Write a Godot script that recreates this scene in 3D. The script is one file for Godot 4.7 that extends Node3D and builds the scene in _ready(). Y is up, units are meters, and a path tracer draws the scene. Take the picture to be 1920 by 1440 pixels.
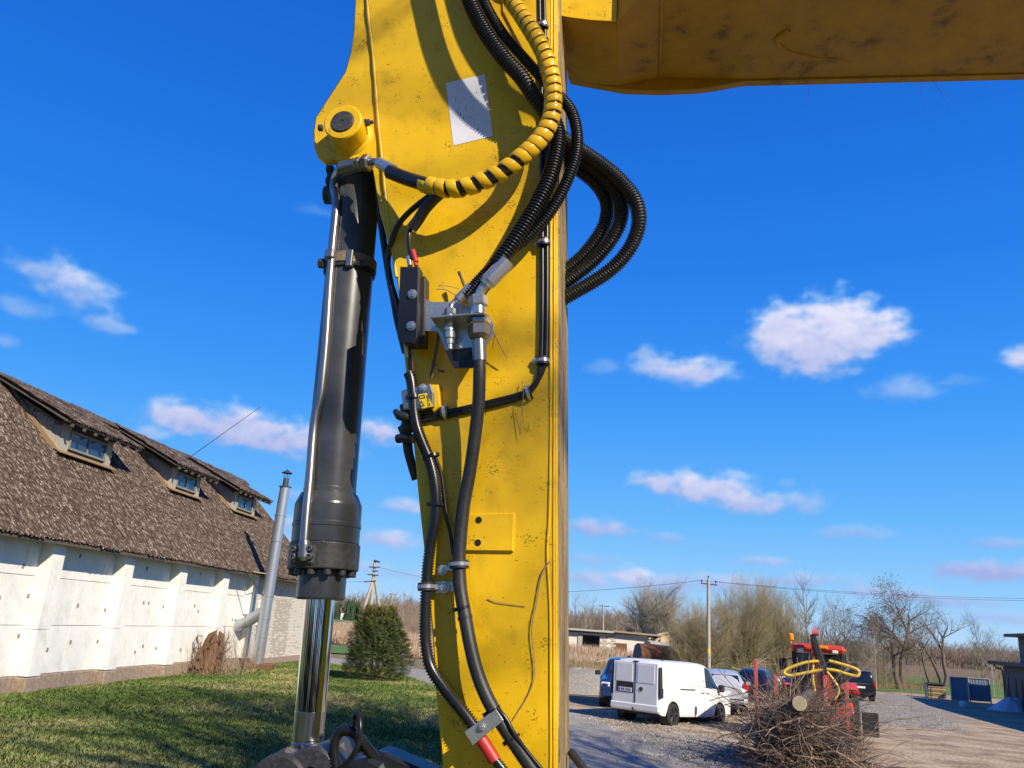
extends Node3D
# A worn yellow excavator arm in front of an old barn and a gravel yard, early spring.
# Survey of the photograph: 1920 x 1440, focal length 1550 px, lens 2.65 m above the yard.
const FOCAL := 1550.0
const EYE := Vector3(0, 2.65, 0)
var cam: Camera3D
var plate_n := Vector3(-0.173, 0, 0.985)      # outward normal of the arm's near side
var plate_p := Vector3(0, 0, -2.40)           # a point on that side
var M := {}
var rng := RandomNumberGenerator.new()
var used_names := {}

# ------------------------------------------------------------------ geometry bag
class Bag:
	var v := PackedVector3Array()
	var n := PackedVector3Array()
	var uv := PackedVector2Array()
	var ix := PackedInt32Array()

	func vert(p: Vector3, nn: Vector3, t := Vector2.ZERO) -> int:
		v.append(p); n.append(nn); uv.append(t)
		return v.size() - 1

	func tri(a: Vector3, b: Vector3, c: Vector3) -> void:   # counter-clockwise seen from outside
		var nn := (b - a).cross(c - a)
		if nn.length_squared() < 1e-18: return
		nn = nn.normalized()
		var i := v.size()
		v.append(a); v.append(b); v.append(c)
		n.append(nn); n.append(nn); n.append(nn)
		uv.append(Vector2(0, 0)); uv.append(Vector2(1, 0)); uv.append(Vector2(1, 1))
		ix.append(i); ix.append(i + 2); ix.append(i + 1)

	func quad(a: Vector3, b: Vector3, c: Vector3, d: Vector3) -> void:
		var nn := (b - a).cross(d - a) + (d - c).cross(b - c)
		if nn.length_squared() < 1e-18: return
		nn = nn.normalized()
		var i := v.size()
		v.append(a); v.append(b); v.append(c); v.append(d)
		for k in 4: n.append(nn)
		uv.append(Vector2(0, 0)); uv.append(Vector2(1, 0)); uv.append(Vector2(1, 1)); uv.append(Vector2(0, 1))
		ix.append(i); ix.append(i + 2); ix.append(i + 1)
		ix.append(i); ix.append(i + 3); ix.append(i + 2)

	func tri_out(a: Vector3, b: Vector3, c: Vector3, away: Vector3) -> void:
		if (b - a).cross(c - a).dot((a + b + c) / 3.0 - away) < 0: tri(a, c, b)
		else: tri(a, b, c)

	func quad_out(a: Vector3, b: Vector3, c: Vector3, d: Vector3, away: Vector3) -> void:
		if (b - a).cross(d - a).dot((a + b + c + d) / 4.0 - away) < 0: quad(a, d, c, b)
		else: quad(a, b, c, d)

	func box(t: Transform3D, s: Vector3, ch := 0.0) -> void:   # a box of size s about the origin of t, edges chamfered by ch
		var h := s * 0.5
		if ch <= 0.0:
			var p := []
			for k in 8: p.append(t * Vector3(h.x if k & 1 else -h.x, h.y if k & 2 else -h.y, h.z if k & 4 else -h.z))
			for f in [[0, 1, 3, 2], [4, 5, 7, 6], [0, 1, 5, 4], [2, 3, 7, 6], [0, 2, 6, 4], [1, 3, 7, 5]]:
				quad_out(p[f[0]], p[f[1]], p[f[2]], p[f[3]], t.origin)
			return
		ch = min(ch, 0.45 * min(h.x, min(h.y, h.z)) * 2.0)
		var c := [[], [], []]
		for k in 8:
			var sg := Vector3(1 if k & 1 else -1, 1 if k & 2 else -1, 1 if k & 4 else -1)
			for ax in 3:
				var q := h - Vector3(ch, ch, ch)
				q[ax] = h[ax]
				c[ax].append(t * (sg * q))
		for f in [[0, 1, 3, 2, 2], [4, 5, 7, 6, 2], [0, 1, 5, 4, 1], [2, 3, 7, 6, 1], [0, 2, 6, 4, 0], [1, 3, 7, 5, 0]]:
			var s3 = c[f[4]]
			quad_out(s3[f[0]], s3[f[1]], s3[f[2]], s3[f[3]], t.origin)
		for e in [[0, 1, 1, 2], [2, 3, 1, 2], [4, 5, 1, 2], [6, 7, 1, 2], [0, 2, 0, 2], [1, 3, 0, 2], [4, 6, 0, 2], [5, 7, 0, 2], [0, 4, 0, 1], [1, 5, 0, 1], [2, 6, 0, 1], [3, 7, 0, 1]]:
			quad_out(c[e[2]][e[0]], c[e[2]][e[1]], c[e[3]][e[1]], c[e[3]][e[0]], t.origin)
		for k in 8: tri_out(c[0][k], c[1][k], c[2][k], t.origin)

	func bar(a: Vector3, b: Vector3, w: float, h: float, up := Vector3.UP, ch := 0.0) -> void:   # a box from a to b
		var d := b - a
		var l := d.length()
		if l < 1e-6: return
		d /= l
		if abs(d.dot(up)) > 0.98: up = Vector3(0, 0, 1) if abs(d.z) < 0.9 else Vector3(1, 0, 0)
		var sd := d.cross(up).normalized()
		box(Transform3D(Basis(d, sd.cross(d), sd), (a + b) * 0.5), Vector3(l, h, w), ch)

	func ring(p: Vector3, x: Vector3, y: Vector3, r: float, sides: int, slope := 0.0, d := Vector3.ZERO, vv := 0.0) -> int:
		var i := v.size()
		for k in sides + 1:
			var a := TAU * k / sides
			var o := x * cos(a) + y * sin(a)
			v.append(p + o * r)
			n.append((o - d * slope).normalized() if slope != 0.0 else o)
			uv.append(Vector2(float(k) / sides, vv))
		return i

	func skin(i: int, j: int, sides: int) -> void:   # between two rings, j further along than i
		for k in sides:
			ix.append(i + k); ix.append(j + k); ix.append(i + k + 1)
			ix.append(i + k + 1); ix.append(j + k); ix.append(j + k + 1)

	func disc(p: Vector3, x: Vector3, y: Vector3, r: float, sides: int, d: Vector3) -> void:   # faces d
		var i := vert(p, d)
		for k in sides + 1:
			var a := TAU * k / sides
			vert(p + (x * cos(a) + y * sin(a)) * r, d)
		var flip := x.cross(y).dot(d) < 0
		for k in sides:
			ix.append(i)
			ix.append(i + 1 + k if flip else i + 2 + k)
			ix.append(i + 2 + k if flip else i + 1 + k)

	static func side_of(d: Vector3) -> Vector3:
		var u := Vector3.UP if abs(d.y) < 0.9 else Vector3(0, 0, 1)
		return d.cross(u).normalized()

	func rod(a: Vector3, b: Vector3, r0: float, r1: float, sides := 12, caps := true) -> void:
		var d := (b - a)
		var l := d.length()
		if l < 1e-7: return
		d /= l
		var x := side_of(d)
		var y := d.cross(x)
		var s := (r1 - r0) / l
		var i := ring(a, x, y, r0, sides, s, d, 0.0)
		var j := ring(b, x, y, r1, sides, s, d, l)
		skin(i, j, sides)
		if caps:
			disc(a, x, y, r0, sides, -d)
			disc(b, x, y, r1, sides, d)

	func lathe(a: Vector3, d: Vector3, prof: Array, sides := 32, flat := 0) -> void:   # prof: [along, radius] from start to end; hard edges
		d = d.normalized()
		var x := side_of(d)
		var y := d.cross(x)
		for k in prof.size() - 1:
			var p = prof[k]
			var q = prof[k + 1]
			var da: float = q[0] - p[0]
			var dr: float = q[1] - p[1]
			var i := v.size()
			for e in [p, q]:
				for m in sides + 1:
					var an := TAU * m / sides
					var o := x * cos(an) + y * sin(an)
					v.append(a + d * e[0] + o * e[1])
					n.append((o * da - d * dr).normalized())
					uv.append(Vector2(float(m) / sides, e[0]))
			skin(i, i + sides + 1, sides)

	func tube(pts: PackedVector3Array, rad: Callable, sides := 10, caps := true) -> void:   # rad(distance along) -> radius
		var m := pts.size()
		if m < 2: return
		var d := (pts[1] - pts[0]).normalized()
		var x := side_of(d)
		var prev := -1
		var s := 0.0
		for k in m:
			if k > 0: s += pts[k].distance_to(pts[k - 1])
			var dn := (pts[min(k + 1, m - 1)] - pts[max(k - 1, 0)]).normalized()
			if dn.length_squared() < 0.5: dn = d
			x = (x - dn * x.dot(dn)).normalized()
			var y := dn.cross(x)
			var i := ring(pts[k], x, y, rad.call(s), sides, 0.0, dn, s)
			if prev >= 0: skin(prev, i, sides)
			if caps and k == 0: disc(pts[k], x, y, rad.call(s), sides, -dn)
			if caps and k == m - 1: disc(pts[k], x, y, rad.call(s), sides, dn)
			prev = i
			d = dn

	func coil(pts: PackedVector3Array, r: float, wire: float, pitch: float, per := 10) -> void:   # a wire wound round a hose
		var c := PackedVector3Array()
		var d := (pts[1] - pts[0]).normalized()
		var x := side_of(d)
		var s := 0.0
		var ph := 0.0
		for k in range(1, pts.size()):
			var seg := pts[k] - pts[k - 1]
			var l := seg.length()
			if l < 1e-6: continue
			d = seg / l
			x = (x - d * x.dot(d)).normalized()
			var y := d.cross(x)
			var t := 0.0
			while t < l:
				var a := ph * TAU
				c.append(pts[k - 1] + d * t + (x * cos(a) + y * sin(a)) * r)
				t += pitch / per
				ph += 1.0 / per
			s += l
		tube(c, func(_q): return wire, 4, false)

	func wrap(pts: PackedVector3Array, r: float, thick: float, width: Callable, pitch: Callable, per := 20) -> void:   # a flat strip wound round a hose
		var d := (pts[1] - pts[0]).normalized()
		var x := side_of(d)
		var a := 0.0
		var s := 0.0
		var prev := -1
		for k in range(1, pts.size()):
			var seg := pts[k] - pts[k - 1]
			var l := seg.length()
			if l < 1e-6: continue
			d = seg / l
			x = (x - d * x.dot(d)).normalized()
			var y := d.cross(x)
			var t := 0.0
			while t < l:
				var p: float = pitch.call(s + t)
				var o := x * cos(a) + y * sin(a)
				var c := pts[k - 1] + d * t
				var w: float = width.call(s + t) * p * 0.5
				var i := v.size()
				var e := thick * 0.35
				var cs := [[-w, 0.0, -d], [-w, thick - e, -d], [-w, thick - e, (o - d).normalized()], [-w + e, thick, (o - d * 0.3).normalized()], [w - e, thick, (o + d * 0.3).normalized()], [w, thick - e, (o + d).normalized()], [w, thick - e, d], [w, 0.0, d]]
				for q in cs:
					v.append(c + d * q[0] + o * (r + q[1])); n.append(q[2]); uv.append(Vector2(a / TAU, q[0] * 10.0))
				if prev >= 0:
					for q in 7:
						ix.append(prev + q); ix.append(prev + q + 1); ix.append(i + q)
						ix.append(prev + q + 1); ix.append(i + q + 1); ix.append(i + q)
				prev = i
				t += p / per
				a += TAU / per
			s += l

	func prism(pts: Array, depth: Vector3, ch := 0.0) -> void:   # pts: a flat outline in space; extruded by depth; ch: chamfer round the front
		var m := pts.size()
		var nf := -depth.normalized()          # the front faces away from the extrusion
		var x: Vector3 = (pts[1] - pts[0]).normalized()
		x = (x - nf * x.dot(nf)).normalized()
		if abs(nf.y) < 0.9: x = Vector3.UP.cross(nf).normalized()
		var y := nf.cross(x)
		var poly := PackedVector2Array()
		for p in pts: poly.append(Vector2(p.dot(x), p.dot(y)))
		var area := 0.0
		for k in m: area += poly[k].cross(poly[(k + 1) % m])
		var src := pts.duplicate()
		if area < 0:
			src.reverse()
			poly.reverse()
		var inner := PackedVector2Array()
		for k in m:
			if ch <= 0.0:
				inner.append(poly[k])
				continue
			var e0 := (poly[k] - poly[(k + m - 1) % m]).normalized()
			var e1 := (poly[(k + 1) % m] - poly[k]).normalized()
			var n0 := Vector2(-e0.y, e0.x)
			var n1 := Vector2(-e1.y, e1.x)
			var b := (n0 + n1).normalized()
			inner.append(poly[k] + b * ch / max(0.4, b.dot(n0)))
		var off: float = src[0].dot(nf)
		var front := []
		for q in inner: front.append(x * q.x + y * q.y + nf * off)
		var idx := Geometry2D.triangulate_polygon(inner)
		var i := v.size()
		for k in m: vert(front[k], nf, Vector2(poly[k].x, poly[k].y))
		for k in range(0, idx.size(), 3):
			var a := inner[idx[k]]
			var ccw: bool = (inner[idx[k + 1]] - a).cross(inner[idx[k + 2]] - a) > 0
			ix.append(i + idx[k])
			ix.append(i + (idx[k + 2] if ccw else idx[k + 1]))
			ix.append(i + (idx[k + 1] if ccw else idx[k + 2]))
		i = v.size()
		for k in m: vert(src[k] + depth, -nf, poly[k])
		for k in range(0, idx.size(), 3):
			var a := inner[idx[k]]
			var ccw: bool = (inner[idx[k + 1]] - a).cross(inner[idx[k + 2]] - a) > 0
			ix.append(i + idx[k])
			ix.append(i + (idx[k + 1] if ccw else idx[k + 2]))
			ix.append(i + (idx[k + 2] if ccw else idx[k + 1]))
		var sh := -nf * ch
		for k in m:
			var a: Vector3 = src[k] + sh
			var b: Vector3 = src[(k + 1) % m] + sh
			quad(a, src[k] + depth, src[(k + 1) % m] + depth, b)
			if ch > 0.0: quad(front[k], a, b, front[(k + 1) % m])

	func grid(rows: Array, closed := false) -> void:   # rows of points -> smooth skin, counter-clockwise (row, column) seen from outside
		var h := rows.size()
		var w: int = rows[0].size()
		var i := v.size()
		for r in h:
			for c in w:
				var up: Vector3 = rows[min(r + 1, h - 1)][c] - rows[max(r - 1, 0)][c]
				var c1 := (c + 1) % w if closed else min(c + 1, w - 1)
				var c0 := (c + w - 1) % w if closed else max(c - 1, 0)
				var rt: Vector3 = rows[r][c1] - rows[r][c0]
				var nn := rt.cross(up)
				vert(rows[r][c], nn.normalized() if nn.length_squared() > 1e-16 else Vector3.UP, Vector2(float(c) / w, float(r) / h))
		for r in h - 1:
			for c in (w if closed else w - 1):
				var a := i + r * w + c
				var b := i + r * w + (c + 1) % w
				ix.append(a); ix.append(a + w); ix.append(b)
				ix.append(b); ix.append(a + w); ix.append(b + w)

	func mesh(mat: Material, shift := Vector3.ZERO) -> ArrayMesh:
		var arr := []
		arr.resize(Mesh.ARRAY_MAX)
		if shift != Vector3.ZERO:
			for k in v.size(): v[k] -= shift
		arr[Mesh.ARRAY_VERTEX] = v
		arr[Mesh.ARRAY_NORMAL] = n
		arr[Mesh.ARRAY_TEX_UV] = uv
		arr[Mesh.ARRAY_INDEX] = ix
		var am := ArrayMesh.new()
		am.add_surface_from_arrays(Mesh.PRIMITIVE_TRIANGLES, arr)
		am.surface_set_material(0, mat)
		return am

# ------------------------------------------------------------------ naming and tagging
func numbered(called: String) -> String:
	if not used_names.has(called):
		used_names[called] = 0
		return called
	used_names[called] += 1
	return "%s_%03d" % [called, used_names[called]]

func tag(o: Node3D, label: String, category: String, group := "") -> Node3D:
	o.set_meta("label", label)
	o.set_meta("category", category)
	if group != "": o.set_meta("group", group)
	return o

func thing(called: String, label: String, category: String, at := Vector3.ZERO, turn := 0.0, group := "") -> Node3D:
	var o := Node3D.new()
	o.name = numbered(called)
	add_child(o)
	o.position = at
	o.rotation.y = turn
	tag(o, label, category, group)
	return o

# one mesh under `parent`; world: the bag is in world coordinates, `root` is the thing it belongs to
func part(called: String, b: Bag, m: Material, parent: Node3D, root: Node3D = null) -> MeshInstance3D:
	var o := MeshInstance3D.new()
	o.mesh = b.mesh(m, root.position if root else Vector3.ZERO)
	if parent == self:
		o.name = numbered(called)
		add_child(o)
	else:
		o.name = called
		var c := 0
		while parent.has_node(NodePath(o.name)):
			c += 1
			o.name = "%s_%03d" % [called, c]
		parent.add_child(o, true)
	return o

func piece(called: String, mesh: Mesh, t: Transform3D, parent: Node3D) -> MeshInstance3D:   # shares a mesh
	var o := MeshInstance3D.new()
	o.mesh = mesh
	o.transform = t
	var key := "%d/%s" % [parent.get_instance_id(), called]
	var c: int = used_names.get(key, 0)
	used_names[key] = c + 1
	o.name = called if c == 0 else "%s_%03d" % [called, c]
	parent.add_child(o, true)
	return o

func setting(called: String, b: Bag, m: Material, kind := "structure") -> MeshInstance3D:
	var o := part(called, b, m, self)
	o.set_meta("kind", kind)
	return o

func dup(src: Node3D, label: String, at: Vector3, turn: float, sc := Vector3.ONE) -> Node3D:
	var c: Node3D = src.duplicate()
	var nm := String(src.name)
	if nm.length() > 4 and nm[-4] == "_" and nm.right(3).is_valid_int(): nm = nm.left(-4)
	c.name = numbered(nm)
	add_child(c)
	c.position = at
	c.rotation = Vector3(0, turn, 0)
	c.scale = sc
	if label != "": c.set_meta("label", label)
	return c

func many(called: String, mesh: Mesh, xf: Array, label: String, category: String, cols: Array = []) -> MultiMeshInstance3D:
	var mm := MultiMesh.new()
	mm.transform_format = MultiMesh.TRANSFORM_3D
	mm.use_colors = not cols.is_empty()
	mm.mesh = mesh
	mm.instance_count = xf.size()
	for k in xf.size():
		mm.set_instance_transform(k, xf[k])
		if not cols.is_empty(): mm.set_instance_color(k, cols[k])
	var o := MultiMeshInstance3D.new()
	o.multimesh = mm
	o.name = numbered(called)
	add_child(o)
	tag(o, label, category)
	o.set_meta("kind", "stuff")
	return o

# ------------------------------------------------------------------ surveying: pixel of the photograph -> place in the world
func sight(px: float, py: float) -> Vector3:
	var b := cam.basis
	return (-b.z * FOCAL + b.x * (px - 960.0) + b.y * (720.0 - py)).normalized()

func on_ground(px: float, py: float, h := 0.0) -> Vector3:
	var d := sight(px, py)
	return EYE + d * ((h - EYE.y) / d.y)

func on_land(px: float, py: float) -> Vector3:   # where that line of sight meets the land
	var d := sight(px, py)
	var t := 6.0
	while t < 700.0:
		var p := EYE + d * t
		if p.y < gh(p.x, p.z): return Vector3(p.x, gh(p.x, p.z), p.z)
		t += 0.1 if t < 150.0 else 1.0
	return EYE + d * t

func ppm(p: Vector3) -> float: return 1.0 / mpp(p)   # photo pixels per metre at p

func on_plane(px: float, py: float, p: Vector3, n: Vector3) -> Vector3:
	var d := sight(px, py)
	return EYE + d * ((p - EYE).dot(n) / d.dot(n))

func far_at(px: float, py: float, dist: float) -> Vector3:   # at that level distance from the lens
	var d := sight(px, py)
	return EYE + d * (dist / Vector2(d.x, d.z).length())

func A(px: float, py: float, off := 0.0) -> Vector3:   # on the arm, `off` metres in front of its near side
	return on_plane(px, py, plate_p + plate_n * off, plate_n)

func AL(list: Array, off := 0.0) -> Array:
	var out := []
	for q in list: out.append(A(q[0], q[1], off))
	return out

func c1(x: float, y: float) -> Array: return [560 + x * 0.35417, y * 0.35417]
func c2(x: float, y: float) -> Array: return [540 + x * 0.29167, 400 + y * 0.29167]
func c3(x: float, y: float) -> Array: return [500 + x * 0.3125, 740 + y * 0.3125]
func c4(x: float, y: float) -> Array: return [460 + x * 0.33333, 1080 + y * 0.33333]

func mpp(p: Vector3) -> float:   # metres per photo pixel at p
	return (p - EYE).dot(-cam.basis.z) / FOCAL

func curve(ctrl: Array, step := 0.006) -> PackedVector3Array:   # Catmull-Rom through the points, evenly resampled
	var raw := PackedVector3Array()
	var m := ctrl.size()
	for k in m - 1:
		var p0: Vector3 = ctrl[max(k - 1, 0)]
		var p1: Vector3 = ctrl[k]
		var p2: Vector3 = ctrl[k + 1]
		var p3: Vector3 = ctrl[min(k + 2, m - 1)]
		for q in 24: raw.append(p1.cubic_interpolate(p2, p0, p3, q / 24.0))
	raw.append(ctrl[m - 1])
	var out := PackedVector3Array([raw[0]])
	var left := step
	for k in range(1, raw.size()):
		var a := raw[k - 1]
		var l := a.distance_to(raw[k])
		var t := left
		while t <= l:
			out.append(a.lerp(raw[k], t / l))
			t += step
		left = t - l
	out.append(raw[raw.size() - 1])
	return out

func path(list: Array, step := 0.006) -> PackedVector3Array:   # list of [px, py, off]
	var c := []
	for q in list: c.append(A(q[0], q[1], q[2]))
	return curve(c, step)

# ------------------------------------------------------------------ materials
func lin(r: float, g: float, b: float) -> Color: return Color(r, g, b).linear_to_srgb()

func noise_img(kind: int, freq: float, octaves: int, sd: int, size := 512) -> Image:
	var f := FastNoiseLite.new()
	f.noise_type = kind
	f.frequency = freq
	f.fractal_octaves = octaves
	f.seed = sd
	var im := f.get_seamless_image(size, size)
	im.convert(Image.FORMAT_L8)
	return im

# mixes noise pictures (weights) and looks the sum up in a ramp of linear colours
func ramp_tex(parts: Array, stops: Array, gain := 1.8, size := 512) -> Image:
	var lut := PackedByteArray()
	for k in 256:
		var t := k / 255.0
		var c: Color = stops[0][1]
		for s in stops.size() - 1:
			var a: float = stops[s][0]
			var b: float = stops[s + 1][0]
			if t >= a: c = (stops[s][1] as Color).lerp(stops[s + 1][1], clampf((t - a) / max(b - a, 1e-4), 0, 1))
		c = c.linear_to_srgb()
		lut.append(c.r8); lut.append(c.g8); lut.append(c.b8)
	var data := []
	for p in parts: data.append(p[0].get_data())
	var out := PackedByteArray()
	out.resize(size * size * 3)
	var m := parts.size()
	var w0: float = parts[0][1]
	var w1: float = parts[1][1] if m > 1 else 0.0
	var w2: float = parts[2][1] if m > 2 else 0.0
	var d0: PackedByteArray = data[0]
	var d1: PackedByteArray = data[min(1, m - 1)]
	var d2: PackedByteArray = data[min(2, m - 1)]
	for k in size * size:
		var x := d0[k] * w0 + d1[k] * w1 + d2[k] * w2
		var q := clampi(int((x - 127.5) * gain + 127.5), 0, 255) * 3
		var j := k * 3
		out[j] = lut[q]; out[j + 1] = lut[q + 1]; out[j + 2] = lut[q + 2]
	return Image.create_from_data(size, size, false, Image.FORMAT_RGB8, out)

func tex(im: Image) -> ImageTexture: return ImageTexture.create_from_image(im)

func plain(r: float, g: float, b: float, rough := 0.6, metal := 0.0) -> StandardMaterial3D:
	var m := StandardMaterial3D.new()
	m.albedo_color = lin(r, g, b)
	m.roughness = rough
	m.metallic = metal
	return m

func textured(im: Image, scale: Vector3, rough := 0.8, bump: Image = null, bs := 1.0, world := true) -> StandardMaterial3D:
	var m := StandardMaterial3D.new()
	m.albedo_texture = tex(im)
	m.uv1_triplanar = true
	m.uv1_world_triplanar = world
	m.uv1_scale = scale
	m.roughness = rough
	if bump:
		var nm: Image = bump.duplicate()
		nm.convert(Image.FORMAT_RGBA8)
		nm.bump_map_to_normal_map(bs)
		m.normal_enabled = true
		m.normal_texture = tex(nm)
		m.normal_scale = 1.0
	return m

func stroke(im: Image, p: Vector2, d: Vector2, l: int, c: Color, w: int, r: RandomNumberGenerator) -> void:
	var s := im.get_width()
	for k in l:
		d = d.rotated(r.randf_range(-0.25, 0.25))
		p += d
		var cc := c
		for a in w:
			for b in w:
				var x := posmod(int(p.x) + a, s)
				var y := posmod(int(p.y) + b, s)
				im.set_pixel(x, y, im.get_pixel(x, y).lerp(cc, r.randf_range(0.25, 0.9)))

func make_materials() -> void:
	var S := FastNoiseLite.TYPE_SIMPLEX_SMOOTH
	var C := FastNoiseLite.TYPE_CELLULAR
	var soft := noise_img(S, 0.008, 3, 11)
	var mid := noise_img(S, 0.03, 4, 12)
	var fine := noise_img(S, 0.11, 4, 13)
	var grit := noise_img(S, 0.35, 2, 14)
	var cell := noise_img(C, 0.05, 2, 15)

	# yellow machine paint: slight unevenness, dirt specks, scrapes
	var r := RandomNumberGenerator.new()
	r.seed = 5
	var yim := ramp_tex([[soft, 0.55], [mid, 0.3], [fine, 0.15]], [[0.0, Color(0.60, 0.36, 0.004)], [0.35, Color(0.73, 0.44, 0.004)], [1.0, Color(0.77, 0.475, 0.006)]])
	yim.resize(1024, 1024, Image.INTERPOLATE_CUBIC)
	var brown := Color(0.27, 0.15, 0.03)
	var dark := Color(0.12, 0.075, 0.035)
	for k in 900:
		var a := r.randf() * TAU
		stroke(yim, Vector2(r.randf() * 1024, r.randf() * 1024), Vector2(cos(a), sin(a)), r.randi_range(1, 9), brown if r.randf() < 0.6 else dark, 1 if r.randf() < 0.8 else 2, r)
	for k in 44:   # clusters of scuffs
		var c := Vector2(r.randf() * 1024, r.randf() * 1024)
		var a0 := r.randf() * TAU
		for q in r.randi_range(8, 30):
			var a := a0 + r.randfn(0, 0.5)
			stroke(yim, c + Vector2(r.randfn(0, 13), r.randfn(0, 13)), Vector2(cos(a), sin(a)), r.randi_range(2, 12), brown if r.randf() < 0.5 else dark, 1 if r.randf() < 0.7 else 2, r)
	for k in 90:   # soft grime and faded patches
		var c := Vector2(r.randf() * 1024, r.randf() * 1024)
		var rx := r.randf_range(8, 34)
		var ry := rx * r.randf_range(0.4, 2.6)
		var tone := Color(0.36, 0.24, 0.05) if r.randf() < 0.6 else Color(0.97, 0.82, 0.25)
		var amt := r.randf_range(0.10, 0.3)
		for y in range(-int(ry), int(ry) + 1):
			for x in range(-int(rx), int(rx) + 1):
				var q := Vector2(x / rx, y / ry).length()
				if q >= 1.0: continue
				var px := posmod(int(c.x) + x, 1024)
				var py := posmod(int(c.y) + y, 1024)
				var a := amt * (1.0 - q) * (0.4 + 0.6 * r.randf())
				yim.set_pixel(px, py, yim.get_pixel(px, py).lerp(tone, a))
	var yellow := StandardMaterial3D.new()
	yellow.albedo_texture = tex(yim)
	yellow.uv1_triplanar = true
	yellow.uv1_scale = Vector3.ONE * 1.15
	yellow.roughness = 0.38
	yellow.normal_enabled = true
	var bn := ramp_tex([[soft, 0.85], [mid, 0.15]], [[0, Color.BLACK], [1, Color.WHITE]], 1.0)
	bn.convert(Image.FORMAT_RGBA8)
	bn.bump_map_to_normal_map(2.5)
	yellow.normal_texture = tex(bn)
	yellow.normal_scale = 0.7
	M.yellow = yellow
	# the scraped, weathered edge face of the arm
	var wim := Image.create(512, 512, false, Image.FORMAT_RGB8)
	var streak := noise_img(S, 0.02, 4, 21)
	var sd := streak.get_data()
	var gd := fine.get_data()
	for y in 512:
		for x in 512:
			var t := (sd[((y / 9) % 512) * 512 + (x * 3) % 512] * 0.7 + gd[(y / 2) * 512 + (x * 2) % 512] * 0.3) / 255.0
			t = clampf((t - 0.5) * 2.4 + 0.5, 0, 1)
			var c := Color(0.08, 0.05, 0.03).lerp(Color(0.25, 0.17, 0.075), smoothstep(0.12, 0.42, t)).lerp(Color(0.46, 0.32, 0.11), smoothstep(0.45, 0.9, t))
			wim.set_pixel(x, y, c.linear_to_srgb())
	M.worn = textured(wim, Vector3(1.3, 1.3, 1.3), 0.75, null, 1.0, false)
	M.boom = textured(ramp_tex([[soft, 0.5], [mid, 0.35], [fine, 0.15]], [[0.0, Color(0.15, 0.078, 0.014)], [0.3, Color(0.34, 0.178, 0.008)], [1.0, Color(0.43, 0.235, 0.009)]]), Vector3.ONE * 0.9, 0.5, null, 1.0, false)  # weathered boom paint, darkened further to carry the shade of its underside
	M.yellow_plastic = plain(0.76, 0.44, 0.006, 0.32)
	M.black_rubber = textured(ramp_tex([[mid, 0.5], [grit, 0.5]], [[0.0, Color(0.012, 0.012, 0.013)], [0.6, Color(0.022, 0.022, 0.024)], [1.0, Color(0.055, 0.052, 0.05)]]), Vector3.ONE * 4.0, 0.5, null, 1.0, false)
	M.black_gloss = plain(0.012, 0.012, 0.014, 0.3)
	M.black_paint = plain(0.012, 0.013, 0.02, 0.42)
	M.steel_grey = textured(ramp_tex([[soft, 0.6], [mid, 0.25], [fine, 0.15]], [[0.0, Color(0.052, 0.054, 0.060)], [0.5, Color(0.068, 0.071, 0.078)], [1.0, Color(0.088, 0.091, 0.098)]]), Vector3.ONE * 1.5, 0.31, null, 1.0, false)
	(M.steel_grey as StandardMaterial3D).metallic = 0.25
	M.dark_steel = textured(ramp_tex([[mid, 0.5], [fine, 0.5]], [[0.0, Color(0.02, 0.02, 0.024)], [0.6, Color(0.05, 0.05, 0.056)], [1.0, Color(0.11, 0.09, 0.07)]]), Vector3.ONE * 3.0, 0.5, null, 1.0, false)
	M.rust_grey = textured(ramp_tex([[mid, 0.5], [fine, 0.5]], [[0.0, Color(0.10, 0.055, 0.03)], [0.5, Color(0.20, 0.15, 0.10)], [1.0, Color(0.32, 0.28, 0.22)]]), Vector3.ONE * 6.0, 0.55, null, 1.0, false)
	M.pipe_steel = plain(0.30, 0.29, 0.29, 0.33, 0.85)
	M.chrome = plain(0.66, 0.67, 0.69, 0.06, 1.0)
	M.chrome_dull = plain(0.5, 0.5, 0.52, 0.2, 1.0)
	M.zinc = textured(ramp_tex([[mid, 0.5], [fine, 0.5]], [[0.0, Color(0.40, 0.40, 0.40)], [1.0, Color(0.66, 0.67, 0.68)]]), Vector3.ONE * 6.0, 0.3, null, 1.0, false)
	(M.zinc as StandardMaterial3D).metallic = 0.8
	M.galv = textured(ramp_tex([[cell, 0.5], [fine, 0.5]], [[0.0, Color(0.40, 0.43, 0.46)], [1.0, Color(0.60, 0.62, 0.64)]]), Vector3.ONE * 1.2, 0.34, null, 1.0, false)
	(M.galv as StandardMaterial3D).metallic = 0.75
	M.red_sleeve = plain(0.50, 0.025, 0.03, 0.45)
	M.sticker = StandardMaterial3D.new()
	var st := Image.create(256, 256, false, Image.FORMAT_RGB8)
	st.fill(Color(0.86, 0.86, 0.89))
	for k in 60:
		var c := Vector2(128 + r.randfn(0, 50), 115 + r.randfn(0, 45))
		stroke(st, c, Vector2.from_angle(r.randf() * TAU), r.randi_range(2, 18), Color(0.42, 0.30, 0.2) if r.randf() < 0.6 else Color(0.62, 0.52, 0.25), 1 if r.randf() < 0.75 else 3, r)
	(M.sticker as StandardMaterial3D).albedo_texture = tex(st)
	(M.sticker as StandardMaterial3D).roughness = 0.5

	# ground
	M.meadow = textured(ramp_tex([[mid, 0.5], [fine, 0.5]], [[0.0, Color(0.13, 0.10, 0.05)], [0.5, Color(0.20, 0.16, 0.075)], [1.0, Color(0.27, 0.21, 0.10)]]), Vector3.ONE * 0.05, 0.95)
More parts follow.
